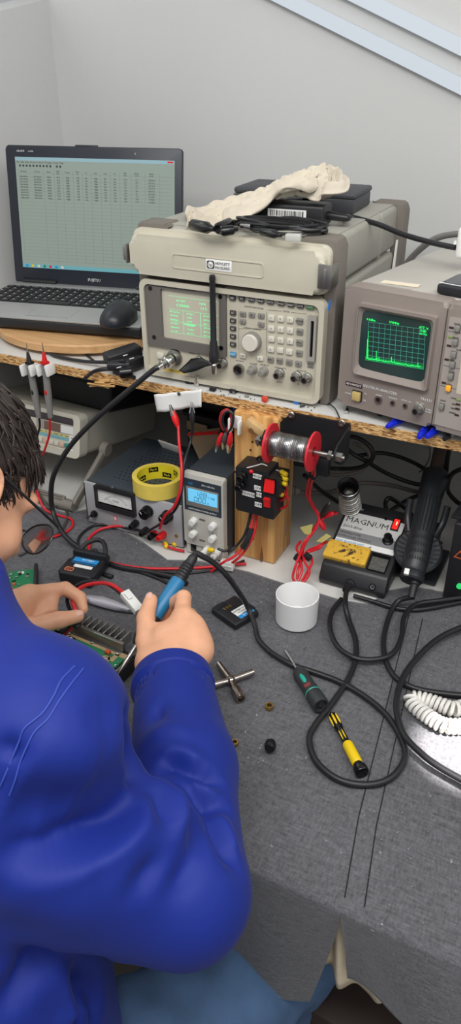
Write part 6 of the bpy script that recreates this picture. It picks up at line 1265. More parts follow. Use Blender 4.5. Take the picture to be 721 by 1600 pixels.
# ================================================================ PERSON
def Dp(px, py, D): return CAM + ray(px, py)*(D/FPX)
def A(v): return np.array(v, float)
M_skin = mat('skin', (222, 166, 132), .5, var=.09, vscale=45, bump=.12, bscale=500, sss=.05)
M_jkt = mat('blue_workwear', (15, 38, 128), .62, var=.05, vscale=12, bump=.08, bscale=1400, sheen=.04, spec=.3)
M_jean = mat('faded_denim', (74, 102, 138), .85, var=.30, vscale=14, bump=.35, bscale=900)
M_hair = mat('dark_brown_hair', (46, 36, 32), .5, var=.25, vscale=120)
S_, S2_, P1_, E_, Wr = A(Dp(58, 1147, .66)), A(Dp(30, 1235, .665)), A(Dp(-60, 1352, .68)), A(Dp(290, 1395, .70)), A(Dp(270, 1062, .945))
Nk = A((-.515, -.665, 1.035)); SL = A((-.70, -.62, .985)); EL = A((-.90, -.50, .835)); WL = A(Dp(-32, 968, 1.055))
Hc = A((-.578, -.512, 1.112))-A(CR)*.026+A(CU)*.013; hf = A((.26, .58, -.76)); hf /= np.linalg.norm(hf); hr = np.cross(hf, A((0, .9, .42))); hr /= np.linalg.norm(hr); hu = np.cross(hr, hf)
HM = np.stack([hr, hf, hu], 1)          # head axes: x right, y forwards, z up
HMx = Matrix(((hr[0], hf[0], hu[0], Hc[0]), (hr[1], hf[1], hu[1], Hc[1]), (hr[2], hf[2], hu[2], Hc[2]), (0, 0, 0, 1)))
def hl(p): return (p-Hc) @ HM
def hw(x, y, z): return Hc + HM @ A((x, y, z))
def head_sdf(p):
    q = hl(p)
    d = ellip(q, (0, -.012, .028), (.074, .096, .088)); d = smin(d, ellip(q, (0, .030, -.035), (.060, .062, .080)), .03)
    d = smin(d, cone(q, (0, .058, -.098), (0, .05, -.08), .022, .03), .03)
    for s in (1, -1):
        d = smin(d, cone(q, (s*.055, -.005, -.06), (s*.02, .058, -.095), .018, .018), .025)         # jaw
        d = smin(d, ellip(q, (s*.040, .062, -.035), (.022, .020, .022)), .02)                         # cheek
        d = smin(d, cone(q, (s*.012, .092, .018), (s*.045, .075, .018), .010, .009), .014)            # brow
        d = -smin(-d, ellip(q, (s*.032, .094, -.002), (.017, .013, .011)), .012)                      # eye socket
        e = ellip(q, (s*.078, -.008, -.010), (.012, .020, .031)); e = np.maximum(e, -ellip(q, (s*.090, -.003, -.008), (.011, .011, .020))); e = smin(e, ellip(q, (s*.074, .002, -.034), (.007, .009, .010)), .006)
        d = smin(d, e, .006)
        d = smin(d, cone(q, (s*.003, .106, -.030), (s*.012, .098, -.033), .007, .006), .005)
    d = smin(d, cone(q, (0, .090, .004), (0, .109, -.028), .008, .011), .010)                          # nose
    d = smin(d, ellip(q, (0, .086, -.060), (.022, .012, .0055)), .006); d = smin(d, ellip(q, (0, .083, -.071), (.019, .012, .006)), .006)
    d = np.maximum(d, -ellip(q, (0, .098, -.0655), (.022, .010, .0012)))
    nb = hl(A([Nk]))[0]
    d = smin(d, cone(q, (0, -.035, -.045), tuple(nb), .056, .062), .03)
    return d
def chain(p, pts, rs, k=.004):
    d = None
    for a, b_, r0, r1 in zip(pts, pts[1:], rs, rs[1:]):
        e = cone(p, a, b_, r0, r1); d = e if d is None else smin(d, e, k)
    return d
def hand_sdf(J, arm):
    def f(p):
        palm = None
        for k in ('i', 'm', 'r', 'p'):
            e = chain(p, [J['w'], J[k][0]], [.021, .0135]); palm = e if palm is None else smin(palm, e, .022)
        palm = smin(palm, cone(p, J['w'], J['t'][0], .022, .018), .02)
        palm = smin(palm, cone(p, J['t'][0], J['p'][0], .016, .013), .02)
        if 'web' in J: palm = smin(palm, chain(p, [J['w'], J['web'][0], J['web'][1]], (.02, .016, .0095)), .015); palm = smin(palm, cone(p, J['web'][0], J['web'][2], .016, .0125), .015)
        d = smin(palm, cone(p, J['w'], arm[0], .027, arm[1]), .02)
        for k, r in (('i', (.0125, .0108, .0095, .0078)), ('m', (.0128, .011, .0096, .0079)), ('r', (.0122, .0105, .0092, .0075)), ('p', (.0112, .0094, .0082, .0068))):
            d = smin(d, chain(p, J[k], r, .003), .0055)
        d = smin(d, chain(p, J['t'], (.0175, .0140, .0122, .0098), .004), .008)
        return d
    return f
DD = lambda *q: A(Dp(*q))
JR = {'w': DD(268, 1050, .955), 'i': [DD(285, 964, 1.0), DD(287, 934, 1.035), DD(268, 944, 1.062), DD(250, 966, 1.065)],
      'm': [DD(303, 978, .998), DD(296, 962, 1.04), DD(276, 972, 1.066), DD(256, 986, 1.06)], 'r': [DD(311, 998, .989), DD(302, 982, 1.03), DD(284, 992, 1.055), DD(266, 1002, 1.05)],
      'p': [DD(311, 1018, .978), DD(305, 1002, 1.012), DD(290, 1012, 1.035), DD(274, 1018, 1.035)], 't': [DD(238, 1036, .968), DD(229, 1002, .995), DD(228, 966, 1.022), DD(236, 938, 1.043)], 'web': [DD(256, 1000, .99), DD(246, 984, 1.003), DD(272, 982, 1.004)]}
JL = {'w': DD(-22, 966, 1.06), 'i': [DD(46, 928, 1.10), DD(102, 920, 1.135), DD(125, 934, 1.132), DD(130, 952, 1.122)],
      'm': [DD(40, 942, 1.10), DD(80, 938, 1.118), DD(80, 952, 1.108), DD(62, 960, 1.10)], 'r': [DD(30, 953, 1.094), DD(66, 952, 1.106), DD(62, 965, 1.10), DD(46, 969, 1.095)],
      'p': [DD(20, 962, 1.088), DD(50, 966, 1.098), DD(44, 975, 1.092), DD(32, 976, 1.088)], 't': [DD(8, 980, 1.058), DD(46, 980, 1.066), DD(92, 969, 1.080), DD(121, 963, 1.092)]}
def rng(J, extra, m=.04):
    P = [J['w'], extra] + [x for k in 'imrpt' for x in J[k]]; P = np.array(P); return P.min(0)-m, P.max(0)+m
fR = Wr+(E_-Wr)*.3; fL = WL+(EL-WL)*.3
hipR, hipL, kR, kL = A((-.375, -.89, .485)), A((-.575, -.89, .485)), A((-.195, -.46, .485)), A((-.80, -.48, .52))
aR, aL = A((-.25, -.56, .09)), A((-.82, -.52, .09))
def core_sdf(p):
    d = chain(p, [A((-.475, -.89, .53)), A((-.50, -.79, .75)), A((-.52, -.72, .93)), Nk], (.115, .105, .115, .05), .03)
    for s in (-1, 1): d = smin(d, cone(p, (-.475+s*.06, -.88, .53), (-.525+s*.09, -.72, .93), .10, .085), .04)
    d = smin(d, chain(p, [Nk, S_], (.055, .052)), .03); d = smin(d, chain(p, [Nk, SL], (.055, .052)), .03)
    d = smin(d, chain(p, [S_, S2_*.7+E_*.3, E_, fR+(E_-fR)*.02, fR], (.040, .034, .027, .029, .031)), .02); d = smin(d, chain(p, [SL, EL, fL], (.05, .038, .033)), .02)
    d = smin(d, chain(p, [hipR, kR, aR], (.078, .052, .036)), .03); d = smin(d, chain(p, [hipL, kL, aL], (.078, .052, .036)), .03)
    return d
tmp = []
V, F = surface_nets(core_sdf, (-1.02, -1.12, .03), (-.06, -.30, 1.13), .0115); body = np_obj('person', V, F, [M_skin], None, 1)
lo, hi = np.array([hw(*c) for c in ((-.12, -.14, -.16), (.12, .14, .14), (.12, -.14, .14), (-.12, .14, -.16), (-.12, -.14, .14), (.12, .14, -.16))]).min(0), None
cs_ = np.array([hw(x, y, z) for x in (-.105, .105) for y in (-.13, .13) for z in (-.13, .13)]); V, F = surface_nets(head_sdf, np.minimum(cs_.min(0), Nk-.02), np.maximum(cs_.max(0), Nk+.02), .0033); tmp.append(np_obj('h', V, F, [M_skin], None, 2))
for J, f_ in ((JR, fR), (JL, fL)):
    l_, h_ = rng(J, f_); V, F = surface_nets(hand_sdf(J, (f_, .034)), l_, h_, .0023); tmp.append(np_obj('h', V, F, [M_skin], None, 2))
for o in tmp:
    md = body.modifiers.new('u', 'BOOLEAN'); md.operation = 'UNION'; md.object = o; md.solver = 'EXACT'
bpy.context.view_layer.update(); dg = bpy.context.evaluated_depsgraph_get()
me = bpy.data.meshes.new_from_object(body.evaluated_get(dg)); body.modifiers.clear(); body.data = me; me.name = 'person'
me.polygons.foreach_set('use_smooth', [True]*len(me.polygons))
for o in tmp: bpy.data.objects.remove(o)
tag(body, 'person in blue work jacket and glasses bent over a circuit board holding an iron', 'person')
# nails
M_nail = mat('nail', (224, 176, 158), .3)
for a, c, r_, off in ((JL['t'][2], JL['t'][3], .0098, A(CU)*.6-A(CF)*.8), (JR['t'][2], JR['t'][3], .0098, -A(CR)*.35-A(CF)*.75+A(CU)*.3)):
    d = Vector(c-a).normalized(); up = Vector(off); up = (up-d*up.dot(d)).normalized(); sd = d.cross(up)
    B(M_nail).ball(Vector(c)+up*r_*.72+d*.001, (.0078, .0058, .0034), 14, rot=Matrix((d, sd, up)).transposed()).obj('thumbnail', body)
# eyes and mouth
for s in (-1, 1):
    c = Vector(hw(s*.032, .058, -.002)); B(mat('eye_white', (228, 224, 218), .3)).ball(c, .0118, 16).m(mat('iris', (70, 50, 36), .3)).ball(c+Vector(HM @ A((0, .0085, -.003))), (.0042, .0042, .0042), 12).obj('eye', body)
# hair: a cap of thick locks lying along the skull
def hairline(q):    # >0 where hair grows
    x, y, z = q; ax_ = abs(x)
    front = .072 - y + (z-.05)*.55
    side = z - (.012 + (.03 if y > .03 else 0)*0) if y > -.005 else z+.055+(y+.02)*.3
    if y > -.005: side = max(z-.020 - max(0, y-.035)*.9, (.016-abs(y-.020))*3 if (z > -.055 and ax_ > .05) else -1)
    return min(front, side)
def cap_sdf(p):
    q = hl(p); d = ellip(q, (0, -.014, .030), (.0785, .100, .0935)); n = .0022*np.sin(q[:, 0]*190+q[:, 2]*40)*np.sin(q[:, 1]*120)
    cut = np.maximum(-(q[:, 2]-(.016+np.clip(q[:, 1]-.01, 0, 1)*.55)), -10); back_ = -(q[:, 2]+.065)
    c2 = np.where(q[:, 1] > -.012, cut, back_); return np.maximum(d+n, c2)
V, F = surface_nets(cap_sdf, cs_.min(0)-.01, cs_.max(0)+.01, .0045)
hb = B(M_hair); hb.mesh([tuple(v) for v in V], [tuple(f) for f in F])
rn = random.Random(11); npz = np.random.RandomState(4)
def lock(p0, dirn, L, r, lift, curl):
    pts = []; p_ = A(p0); d = A(dirn)/np.linalg.norm(dirn)
    for k in range(6):
        q = p_.copy(); c = A((0, -.014, .030)); R3 = A((.0785, .100, .0935))*(1+lift*(.35+.65*k/5)); v = (q-c)/R3; v /= max(np.linalg.norm(v), 1e-6); q = c+v*R3; pts.append(Vector(hw(*q)))
        nrm = v/R3; nrm /= np.linalg.norm(nrm); d = d-nrm*(d@nrm); d /= np.linalg.norm(d); d = d+A((rn.gauss(0, curl), rn.gauss(0, curl), rn.gauss(0, curl))); p_ = q+d*L/5
    hb.tube(pts, r, 5, 2, radii=[r*.7, r, r*.9, r*.65, .0003])
for k in range(1500):
    v = npz.normal(size=3); v /= np.linalg.norm(v); q = A((0, -.014, .030))+v*A((.0785, .100, .0935))
    if hairline(q) < 0 or q[0] < -.05: continue
    whorl = A((.0, -.075, .085)); d = q-whorl; d[2] -= .03; d += A((0, .25, -.02))*(.3 if q[1] > -.02 else 0)
    lock(q, d, rn.uniform(.018, .034), rn.uniform(.0009, .0019), rn.uniform(.0, .06), .16)
for k in range(170):   # fringe over the forehead
    x = rn.uniform(-.055, .068); y = .066-abs(x)*.35+rn.uniform(-.012, .006); lock((x, y, .078-abs(x)*.35), (rn.uniform(-.2, .5), .6, -.55), rn.uniform(.020, .036), rn.uniform(.0009, .0017), rn.uniform(.03, .14), .12)
for k in range(90):   # sideburn in front of the ear
    z = rn.uniform(-.035, .03); lock((.074, rn.uniform(.010, .036), z), (0, .15, -1), rn.uniform(.016, .026), rn.uniform(.0007, .0013), rn.uniform(-.02, .03), .06)
hb.obj('hair', body, sharp=180)
# glasses
gl = B(mat('glasses_frame', (34, 34, 36), .35)); G = lambda x, y, z: Vector(hw(x, y, z))
gl.tube([G(.080, -.022, -.004), G(.081, -.004, .012), G(.079, .03, .010), G(.073, .075, .006), G(.066, .108, .004)], .0017, 7)
gl.tube([G(-.080, -.022, -.004), G(-.081, -.004, .012), G(-.079, .03, .010), G(-.073, .075, .006), G(-.066, .108, .004)], .0017, 7)
for s in (1, -1):
    rim = [(s*(.037+.027*math.cos(R_(a))), .114-.006*abs(math.cos(R_(a)))*(1 if math.cos(R_(a)) > 0 else .3), -.012+.019*math.sin(R_(a))) for a in range(0, 360, 24)]
    gl.tube([G(*q) for q in rim], .0012, 6, 3, closed=True)
gl.tube([G(.010, .114, -.004), G(0, .118, -.002), G(-.010, .114, -.004)], .0013, 6)
gf = gl.obj('glasses', body, label='dark thin framed glasses')
M_lens = mat('lens', (200, 206, 210), .05, trans=1.0)
for s in (1, -1):
    lb = B(M_lens); c = [G(s*(.037+.0262*math.cos(R_(a))), .114-.006*abs(math.cos(R_(a)))*(1 if math.cos(R_(a)) > 0 else .3), -.012+.0182*math.sin(R_(a))) for a in range(0, 360, 18)]; f_ = Vector(hf)*.0012
    lb.mesh(c+[v+f_ for v in c], [tuple(range(20)), tuple(range(39, 19, -1))]+[(k, (k+1) % 20, 20+(k+1) % 20, 20+k) for k in range(20)]); lb.obj('lens', gf)
# jacket
cuffR, cuffL = Wr, WL+(EL-WL)*.10
axR = (E_-Wr)/np.linalg.norm(E_-Wr); axL = (EL-WL)/np.linalg.norm(EL-WL)
def jacket_sdf(p):
    d = chain(p, [A((-.475, -.86, .565)), A((-.50, -.79, .75)), A((-.515, -.72, .93))], (.145, .130, .125), .03)
    for s in (-1, 1): d = smin(d, cone(p, (-.47+s*.085, -.84, .565), (-.52+s*.10, -.72, .93), .125, .095), .05)
    d = smin(d, cone(p, (-.385, -.755, .60), (-.42, -.72, .86), .095, .085), .05)
    d = smin(d, cone(p, Nk-A((0, .0, .012)), S_, .072, .078), .035); d = smin(d, cone(p, Nk-A((0, .0, .012)), SL, .075, .078), .04)
    d = smin(d, cone(p, Nk, Nk+A((-.02, .045, .035)), .07, .066), .02)
    low = d; d = chain(p, [A((-.515, -.72, .93)), Nk], (.12, .09), .03)
    d = smin(d, cone(p, Nk-A((0, .0, .012)), S_, .072, .078), .035); d = smin(d, cone(p, (-.42, -.72, .90), Nk, .085, .07), .04); d = smin(d, cone(p, Nk, Nk+A((-.02, .045, .035)), .07, .066), .02)
    ua = chain(p, [S2_, S2_*.5+E_*.5, E_], (.080, .072, .055), .02); ua = smin(ua, cone(p, P1_, E_*.95+P1_*.05, .070, .056), .03)
    d = smin(smin(smin(d, cone(p, S_, S2_, .080, .080), .03), ua, .028), low, .007)
    Fm = E_*.5+Wr*.5+A(CR)*.005; fa = cone(p, E_, Fm, .059, .0585); fa = smin(fa, cone(p, Fm, Wr+axR*-.03, .0585, .0465), .015)
    fa = np.maximum(fa, -((p-cuffR-axR*.006)@axR)); d = smin(d, fa, .014)
    fl = cone(p, EL, WL-axL*.03, .060, .043); fl = np.maximum(fl, -((p-cuffL)@axL)); la = smin(cone(p, SL, EL, .076, .06), fl, .02); d = smin(d, la, .035)
    d = np.maximum(d, -(head_neck(p)))
    d = np.maximum(d, -(cone(p, cuffR-axR*.02, cuffR+axR*.035, .0435, .0445))); d = np.maximum(d, -(cone(p, cuffL-axL*.02, cuffL+axL*.03, .039, .040)))
    d = np.maximum(d, -(p[:, 2]-.50-.35*np.clip(-.86-p[:, 1], -.2, .2)))
    return d
def head_neck(p): return cone(p, Nk+A((-.01, .03, .05)), Nk+A((-.05, .10, .13)), .058, .07)
V, F = surface_nets(jacket_sdf, (-1.02, -1.10, .44), (-.09, -.28, 1.15), .005)
# folds pressed into the cloth along lines on its surface
def vsm(V, F, n):
    V = V.copy()
    for _ in range(n):
        acc = np.zeros_like(V); cn = np.zeros(len(V))
        for k in range(4):
            for j in (1, 3): np.add.at(acc, F[:, k], V[F[:, (k+j) % 4]]); np.add.at(cn, F[:, k], 1)
        V = .5*V+.5*acc/cn[:, None]
    return V
def vnorm(V, F):
    fn = np.cross(V[F[:, 2]]-V[F[:, 0]], V[F[:, 3]]-V[F[:, 1]]); N = np.zeros_like(V)
    for k in range(4): np.add.at(N, F[:, k], fn)
    return N/np.maximum(np.linalg.norm(N, axis=1), 1e-12)[:, None]
V = vsm(V, F, 2); N = vnorm(V, F)
if np.mean(((V-V.mean(0))*N).sum(1)) < 0: N = -N
camv = A(CAM); rel = V-camv; zc = rel@A(CF); PX = 360.5+FPX*(rel@A(CR))/zc; PY = 800-FPX*(rel@A(CU))/zc
def on_surface(px, py):
    m = (abs(PX-px) < 12) & (abs(PY-py) < 12) & ((N*(camv-V)).sum(1) > 0)
    if not m.any(): m = (PX-px)**2+(PY-py)**2 < 900
    ids = np.where(m)[0]; ids = ids[zc[ids] < zc[ids].min()+.03]; return V[ids[np.argmin((PX[ids]-px)**2+(PY[ids]-py)**2)]]
def seg_d(P, line):
    best = np.full(len(P), 9.); par = np.zeros(len(P)); n = len(line)-1
    for i, (a, b_) in enumerate(zip(line, line[1:])):
        ab = b_-a; t = np.clip(((P-a)@ab)/(ab@ab+1e-12), 0, 1); d = np.linalg.norm(P-a-t[:, None]*ab, axis=1); m = d < best; best[m] = d[m]; par[m] = (i+t[m])/n
    return best, par
FOLDS = [   # photo points, depth (+ in / - out), half width
    ([(212, 1112), (211, 1140), (216, 1165), (224, 1192)], .020, .013), ([(221, 1186), (228, 1215), (221, 1245), (203, 1274), (170, 1302), (128, 1325), (70, 1338), (20, 1340)], .017, .013), ([(205, 1215), (185, 1255), (140, 1288), (70, 1300)], .010, .03), ([(238, 1225), (232, 1254), (214, 1286), (178, 1318), (130, 1344), (60, 1358)], -.009, .012),
    ([(120, 1500), (132, 1545), (128, 1600)], .014, .012), ([(150, 1500), (154, 1550), (148, 1600)], .010, .010), ([(100, 1510), (108, 1560), (104, 1600)], -.008, .012), ([(20, 1510), (45, 1500), (80, 1498)], .008, .02), ([(0, 1580), (30, 1540), (60, 1510)], .010, .014),
    ([(248, 1188), (270, 1192), (292, 1200), (318, 1212), (340, 1222)], .012, .009), ([(255, 1172), (285, 1180), (318, 1195)], -.006, .010), ([(280, 1215), (306, 1232), (330, 1250), (350, 1262)], .011, .009), ([(270, 1204), (300, 1217), (332, 1234)], -.007, .007),
    ([(322, 1250), (338, 1285), (352, 1322), (364, 1350)], .010, .010), ([(340, 1268), (356, 1300), (366, 1326)], -.006, .008), ([(250, 1222), (260, 1250), (262, 1285)], .008, .010), ([(271, 1235), (280, 1265), (283, 1300)], -.007, .010), ([(300, 1250), (310, 1290), (306, 1330)], .006, .011),
    ([(208, 1392), (232, 1368), (252, 1338)], .007, .011), ([(270, 1395), (290, 1365), (302, 1340)], .006, .011), ([(20, 1250), (60, 1265), (120, 1270)], .010, .034), ([(60, 1150), (110, 1180), (160, 1185)], -.006, .045), ([(0, 1385), (80, 1400), (160, 1400)], -.008, .04),
    ([(220, 1120), (245, 1110), (262, 1103)], .006, .009), ([(232, 1150), (262, 1140), (300, 1146)], -.004, .012), ([(0, 1172), (14, 1168), (28, 1176)], .006, .008), ([(60, 990), (72, 1020), (64, 1050)], -.003, .02), ([(128, 1130), (160, 1112), (190, 1106)], .003, .018)]
disp = np.zeros(len(V)); rnf = np.random.RandomState(2)
for pts, amp, wd in FOLDS:
    line = [on_surface(*q) for q in pts]; d, t = seg_d(V, [A(v) for v in spline([Vector(x) for x in line], 4)])
    disp -= 1.55*amp*np.exp(-(d/wd)**2)*np.sin(np.pi*np.clip(t*.84+.08, 0, 1))**.7
q = V; disp += .0012*np.sin(q[:, 0]*31+2*np.sin(q[:, 2]*17))*np.sin(q[:, 1]*23+q[:, 2]*13)
ns = vsm(N, F, 4); ns /= np.linalg.norm(ns, axis=1)[:, None]
V = V+ns*disp[:, None]
jk = np_obj('jacket', V, F, [M_jkt], body, 1)
sb = jk.modifiers.new('s', 'SUBSURF'); sb.levels = 1; sb.render_levels = 1
# stitched armhole seam and cuff hem
rel = V-camv; zc = rel@A(CF); PX = 360.5+FPX*(rel@A(CR))/zc; PY = 800-FPX*(rel@A(CU))/zc
M_st = mat('seam_blue', (40, 66, 160), .6)
for off in (0, 13):
    sp = spline([Vector(on_surface(px+off, py+off*.55)) for px, py in ((116, 1038), (100, 1060), (82, 1084), (61, 1113), (42, 1136), (30, 1156), (18, 1185), (8, 1212), (2, 1232))], 6)
    B(M_st).tube([v-CF*.0006 for v in sp], .0009, 5, 1).obj('armhole_seam', jk)
hb2 = B(M_jkt); ring = []
u1 = np.cross(axR, A((0, 0, 1))); u1 /= np.linalg.norm(u1); u2 = np.cross(axR, u1)
prof = [(.0425, .030), (.0432, -.001), (.0462, -.0035), (.0500, -.0018), (.0516, .006), (.0524, .018), (.0440, .030)]
rows = [[Vector(cuffR+axR*h_+(u1*math.cos(a)+u2*math.sin(a))*(r*1.0)) for a in [2*math.pi*k/48 for k in range(48)]] for r, h_ in prof]
hb2.grid(rows, closed_u=True); hb2.obj('cuff', jk)
# jeans and shoes
def jeans_sdf(p):
    d = chain(p, [hipR, hipR*.5+kR*.5+A((0, 0, .004)), kR, aR+A((0, 0, .02))], (.104, .092, .074, .058), .02); d2 = chain(p, [hipL, hipL*.5+kL*.5, kL, aL+A((0, 0, .02))], (.104, .092, .074, .058), .02)
    d = smin(d, d2, .03); d = smin(d, cone(p, (-.41, -.89, .53), (-.54, -.89, .53), .125, .125), .03)
    w = .006*np.sin(p[:, 0]*55+p[:, 1]*38+3*np.sin(p[:, 2]*21))*np.sin(p[:, 1]*26+1)+.003*np.sin(p[:, 1]*80+p[:, 0]*35)
    return np.maximum(d+w, -(p[:, 2]-.085))
V2, F2 = surface_nets(jeans_sdf, (-1.0, -1.12, .06), (-.06, -.33, .70), .009); np_obj('jeans', V2, F2, [M_jean], body, 2)
for a_ in (aR, aL):
    f = lambda p, a_=a_: np.maximum(smin(cone(p, a_+A((0, -.05, -.045)), a_+A((.0, .15, -.055)), .042, .036), cone(p, a_, a_+A((0, 0, -.04)), .045, .045), .02), -(p[:, 2]-.002))
    V3, F3 = surface_nets(f, a_+A((-.07, -.12, -.10)), a_+A((.07, .22, .06)), .008); np_obj('shoe', V3, F3, [M_blk], body, 2)
# stool under the person
t = thing('stool', 'low stool under the seated person', 'stool', TM((-.475, -.90, 0)))
B(M_dk).lathe([(0, .335), (.17, .335), (.175, .35), (.165, .364), (0, .366)], (0, 0, 0), (0, 0, 1), 40).obj('seat', t)
for k in range(4): a = R_(45+90*k); B(M_stl).cyl((.12*math.cos(a), .12*math.sin(a), .335), (.17*math.cos(a), .17*math.sin(a), 0), .012).obj('leg', t)

# ================================================================ SOLDERING IRON IN THE RIGHT HAND, BOARD AND LEADS
P_b = Dp(303, 870, 1.085); P_g = Dp(246, 958, 1.048); ax = (P_g-P_b).normalized()
t = thing('soldering_iron', 'blue handled soldering iron held in the right hand with its cord trailing', 'soldering iron', TM((0, 0, 0)))
B(mat('iron_blue', (32, 116, 164), .4)).lathe([(0, .040), (.0098, .040), (.0108, .044), (.0104, .075), (.0098, .104), (.009, .106), (0, .106)], P_b, ax, 24).obj('handle', t, label='blue handle')
b = B(M_blk); b.lathe([(0, .104), (.0105, .104), (.012, .112), (.0112, .140), (.007, .150), (0, .150)], P_b, ax, 22); b.obj('grip', t)
b = B(M_blk); b.lathe([(.0046, -.004), (.0062, 0), (.0072, .004), (.0068, .006), (.0078, .012), (.0098, .036), (.0102, .041), (0, .041)], P_b, ax, 22)
for k in range(5): b.lathe([(.0082+.0003*k, .014+.005*k), (.0092+.0003*k, .0155+.005*k), (.0082+.0003*k, .017+.005*k)], P_b, ax, 18)
b.obj('strain_relief', t)
B(M_stl).lathe([(0, .148), (.0032, .148), (.0032, .178), (.0022, .184), (.0006, .198), (0, .199)], P_b, ax, 14).obj('bit', t)
B(M_rub).tube([P_b+ax*.004, P_b-ax*.006, Dp(316, 869, 1.09), Dp(335, 880, 1.10), Dp(360, 906, 1.12), Pz(385, 944, BT+.035), Pz(398, 975, BT+.014), Pz(405, 1000, BT+.0085), Pz(424, 1020, BT+.0075)], .0042, 10, 12).obj('cord', t)

# radio board with heatsink fins in its black chassis
zb = BT+.0035
pR, pF, pB = Pz(213, 1022, BT+.030), Pz(178, 1075, BT+.030), Pz(126, 986, BT+.030)
ey = (pR-pF); exl = (pR-pB); an = math.atan2(exl.y, exl.x)
MBd = TM(Vector((pR.x, pR.y, zb)), an); bl_, bd_ = .150, .120
t = thing('radio_board', 'opened radio chassis with a green circuit board and silver heatsink fins between the hands', 'circuit board', MBd)
b = B(M_bat); b.box((-bl_/2, -bd_/2, .0125), (bl_, bd_, .025), .002); b.box((.0008, -bd_/2, .020), (.003, bd_-.004, .012), .001); b.obj('chassis', t)
b = B(M_stl); b.box((-.002, -bd_/2, .027), (.0035, bd_, .004), .0005); b.obj('edge_rail', t, label='silver edge rail')
M_pcb = mat('board_green', (34, 122, 80), .35, var=.12, vscale=90); b = B(M_pcb); b.box((-bl_/2-.003, -bd_/2-.006, .0262), (bl_-.010, bd_-.014, .0024)); pcb = b.obj('board', t)
b = B(mat('tan_trace', (176, 150, 112), .5)); b.box((-.07, -.0135, .0276), (.125, .009, .0006)); b.box((-.022, -.022, .0276), (.007, .018, .0006), 0, rot=Matrix.Rotation(.0, 3, 'Z')); b.prism(circ(.0075, 20, -.032, -.032), .0274, .0280); b.box((-.026, -.028, .0277), (.008, .006, .0006)); b.box((-.115, -.03, .0276), (.010, .04, .0006)); b.obj('copper_band', pcb)
b = B(M_stl, Matrix()); b.box((-bl_/2-.006, -.003, .033), (bl_-.026, .006, .016), .0008); b.box((-bl_/2-.006, -.008, .0275), (bl_-.026, .010, .001)); b.obj('heatsink_bar', t)
for k in range(11): B(M_chr).box((-.026-.0105*k, .011, .034), (.0022, .026, .018), .0009).obj('heatsink_fin', t)
rb = random.Random(21)
cols_ = [M_keyc, M_blkg, mat('part_orange', (206, 96, 50), .5), M_stl, M_prt, M_keym]
for k in range(70):
    x, y = -.006-rb.random()*.12, -.020-rb.random()*.09
    if k < 34: x = -.008-rb.random()*.035
    if (x+.032)**2+(y+.032)**2 < .0001: continue
    B(cols_[k % 6]).box((x, y, .0285), (rb.uniform(.002, .0042), rb.uniform(.0014, .003), rb.uniform(.0012, .003)), .0003, 1, rot=Matrix.Rotation(rb.choice((0, 1.57)), 3, 'Z')).obj('component', pcb)
for x, y, w_, d_, h_, m_, nm in ((-.098, -.030, .012, .012, .008, M_blkg, 'trimmer'), (-.060, -.040, .022, .012, .006, mat('white_filter', (220, 216, 204), .5), 'filter'), (-.068, -.052, .024, .010, .005, MATS['white_filter'], 'filter'), (-.036, -.020, .008, .006, .005, mat('orange_cap', (200, 80, 40), .5), 'capacitor'), (-.125, -.020, .014, .012, .010, M_blkg, 'chip'), (-.045, -.050, .010, .007, .004, M_stl, 'filter')):
    b = B(m_).box((x, y, .0275+h_/2), (w_, d_, h_), .0008); 
    if nm == 'trimmer': b.m(M_keyc).cyl((x, y, .0275+h_), (x, y, .0282+h_), .004, n=16)
    b.obj(nm, pcb)
for x, y in ((-.112, -.014), (-.07, -.0135), (-.022, -.0135), (-.03, -.0315)): B(M_chr).lathe([(0, .0306), (.003, .030), (.0034, .028)], (x, y, 0), (0, 0, 1), 14).obj('screw', pcb)
# red and black leads pinched between thumb and finger, cable tie, white connector
t = thing('battery_lead', 'short red and black lead pinched in the left hand with a white connector', 'leads', TM((0, 0, 0)))
base = [Pz(100, 992, BT+.036), Pz(112, 984, BT+.045)]
B(M_red).tube([Pz(102, 990, BT+.037), Dp(117, 977, 1.105), Dp(122, 968, 1.105), Dp(116, 948, 1.108), Dp(113, 940, 1.13), Dp(118, 925, 1.14), Dp(133, 915, 1.14), Dp(155, 911, 1.13), Dp(175, 914, 1.115), Dp(195, 928, 1.10)], .0030, 9, 8).obj('lead', t, label='red lead')
B(M_rub).tube([Pz(95, 990, BT+.036), Dp(112, 976, 1.11), Dp(112, 960, 1.125), Dp(106, 945, 1.14), Dp(106, 932, 1.147), Dp(116, 918, 1.15), Dp(135, 909, 1.145), Dp(160, 910, 1.135), Dp(182, 921, 1.115), Dp(205, 945, 1.095), Dp(213, 957, 1.09)], .0030, 9, 8).obj('lead', t, label='black lead')
c = Dp(117, 974, 1.102); B(M_blk).box(c, (.018, .012, .008), .002, rot=Matrix.Rotation(.3, 3, 'Y')).obj('cable_tie', t)
a, c = Dp(194, 926, 1.085), Dp(218, 955, 1.07); v, rt = oriented(a, c); b = B(M_wht); b.box((a+c)/2, (v.length, .015, .011), .0015, rot=rt); b.box((a+c)/2+rt @ Vector((-.008, -.0015, .0065)), (.012, .007, .003), .0008, rot=rt); b.obj('connector', t, label='white connector')
for q in ((98, 994), (106, 996), (94, 988)): B(M_keyc).box(Pz(*q, BT+.034), (.006, .005, .007), .001).obj('solder_lug', t)
b = B(mat('white_plastic_strip', (214, 212, 222), .35)); rows = []
for px, py0, py1 in ((128, 930, 934), (140, 929, 943), (160, 931, 949), (180, 938, 954), (200, 947, 957), (222, 954, 958)): rows.append([Pz(px, py0, BT+.010), Pz(px, (py0+py1)/2, BT+.013), Pz(px, py1, BT+.006)])
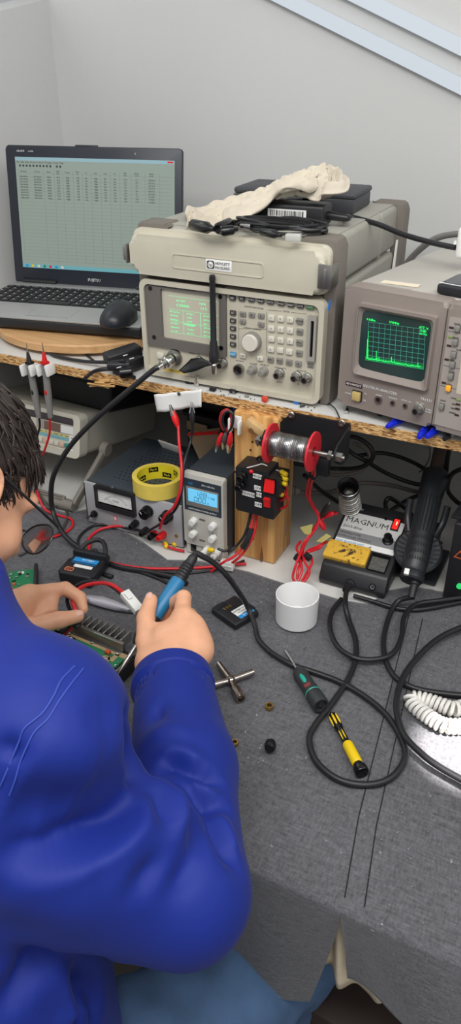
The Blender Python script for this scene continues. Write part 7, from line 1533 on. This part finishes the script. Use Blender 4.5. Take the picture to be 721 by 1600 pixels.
b.grid(rows); o = b.obj('plastic_strip'); md = o.modifiers.new('t', 'SOLIDIFY'); md.thickness = .002; tag(o, 'white tapered plastic strip lying on the cloth between the two hands', 'strip')
# small second board by the face
a = Pz(20, 912, zb); t = thing('small_circuit_board', 'small green circuit board at the left edge beside the face', 'circuit board', TM(a, R_(38)))
b = B(M_pcb); b.box((0, 0, .0055), (.075, .055, .002)); b.obj('board', t); b = B(M_bat); b.box((.040, 0, .008), (.006, .062, .016), .001); b.box((0, 0, .002), (.07, .05, .004)); b.obj('frame', t)
for k in range(26): B(cols_[(k*5) % 6]).box((rb.uniform(-.034, .032), rb.uniform(-.025, .025), .0075), (rb.uniform(.003, .007), rb.uniform(.002, .005), rb.uniform(.002, .004)), .0003, 1).obj('component', t)

# ================================================================ BELOW THE BENCH FRONT
q0 = Py(532, 1500, -.535); b = B(mat('beige_ruffle', (222, 206, 178), .6, var=.1, vscale=40)); rows = []
for j in range(15):
    z = .735-.168*j/14; rows.append([Vector((q0.x-.034+.085*i/50+(.012*(j/14)), -.534+.006*math.sin(i*.27)*(.25+j/14)+.004*math.sin(i*.37), z+.003*math.sin(i*.27+1)*(j/14)**3+.012*abs(i/50-.4)*(j/14))) for i in range(51)])
b.grid(rows); o = b.obj('ruffled_cloth', sharp=80); md = o.modifiers.new('t', 'SOLIDIFY'); md.thickness = .0015; tag(o, 'beige ruffled cloth showing through the open seam of the dark cloth', 'cloth')
c = Pz(545, 1582, .40); t = thing('brown_crate', 'dark brown crate standing on the floor under the bench', 'crate', TM((c.x+.075, c.y+.06, 0), R_(-4)))
M_br = mat('brown_board', (58, 44, 38), .6, var=.1, vscale=20); b = B(M_br); b.ring(rrect(-.13, -.1, .09, .1, .004), rrect(-.12, -.09, .08, .09, .003), .0, .42); b.box((-.02, 0, .006), (.2, .18, .010)); b.obj('body', t); B(M_br).box((-.02, 0, .425), (.228, .206, .012), .002).obj('lid', t)
c = Pz(695, 1596, .30); t = B(mat('pale_board', (206, 200, 190), .6)); t.box((c.x+.10, c.y-.06, .15), (.16, .012, .30), .002, rot=Matrix.Rotation(R_(-14), 3, 'Z')); tag(t.obj('pale_board'), 'pale board standing on the floor at the lower right corner', 'board')
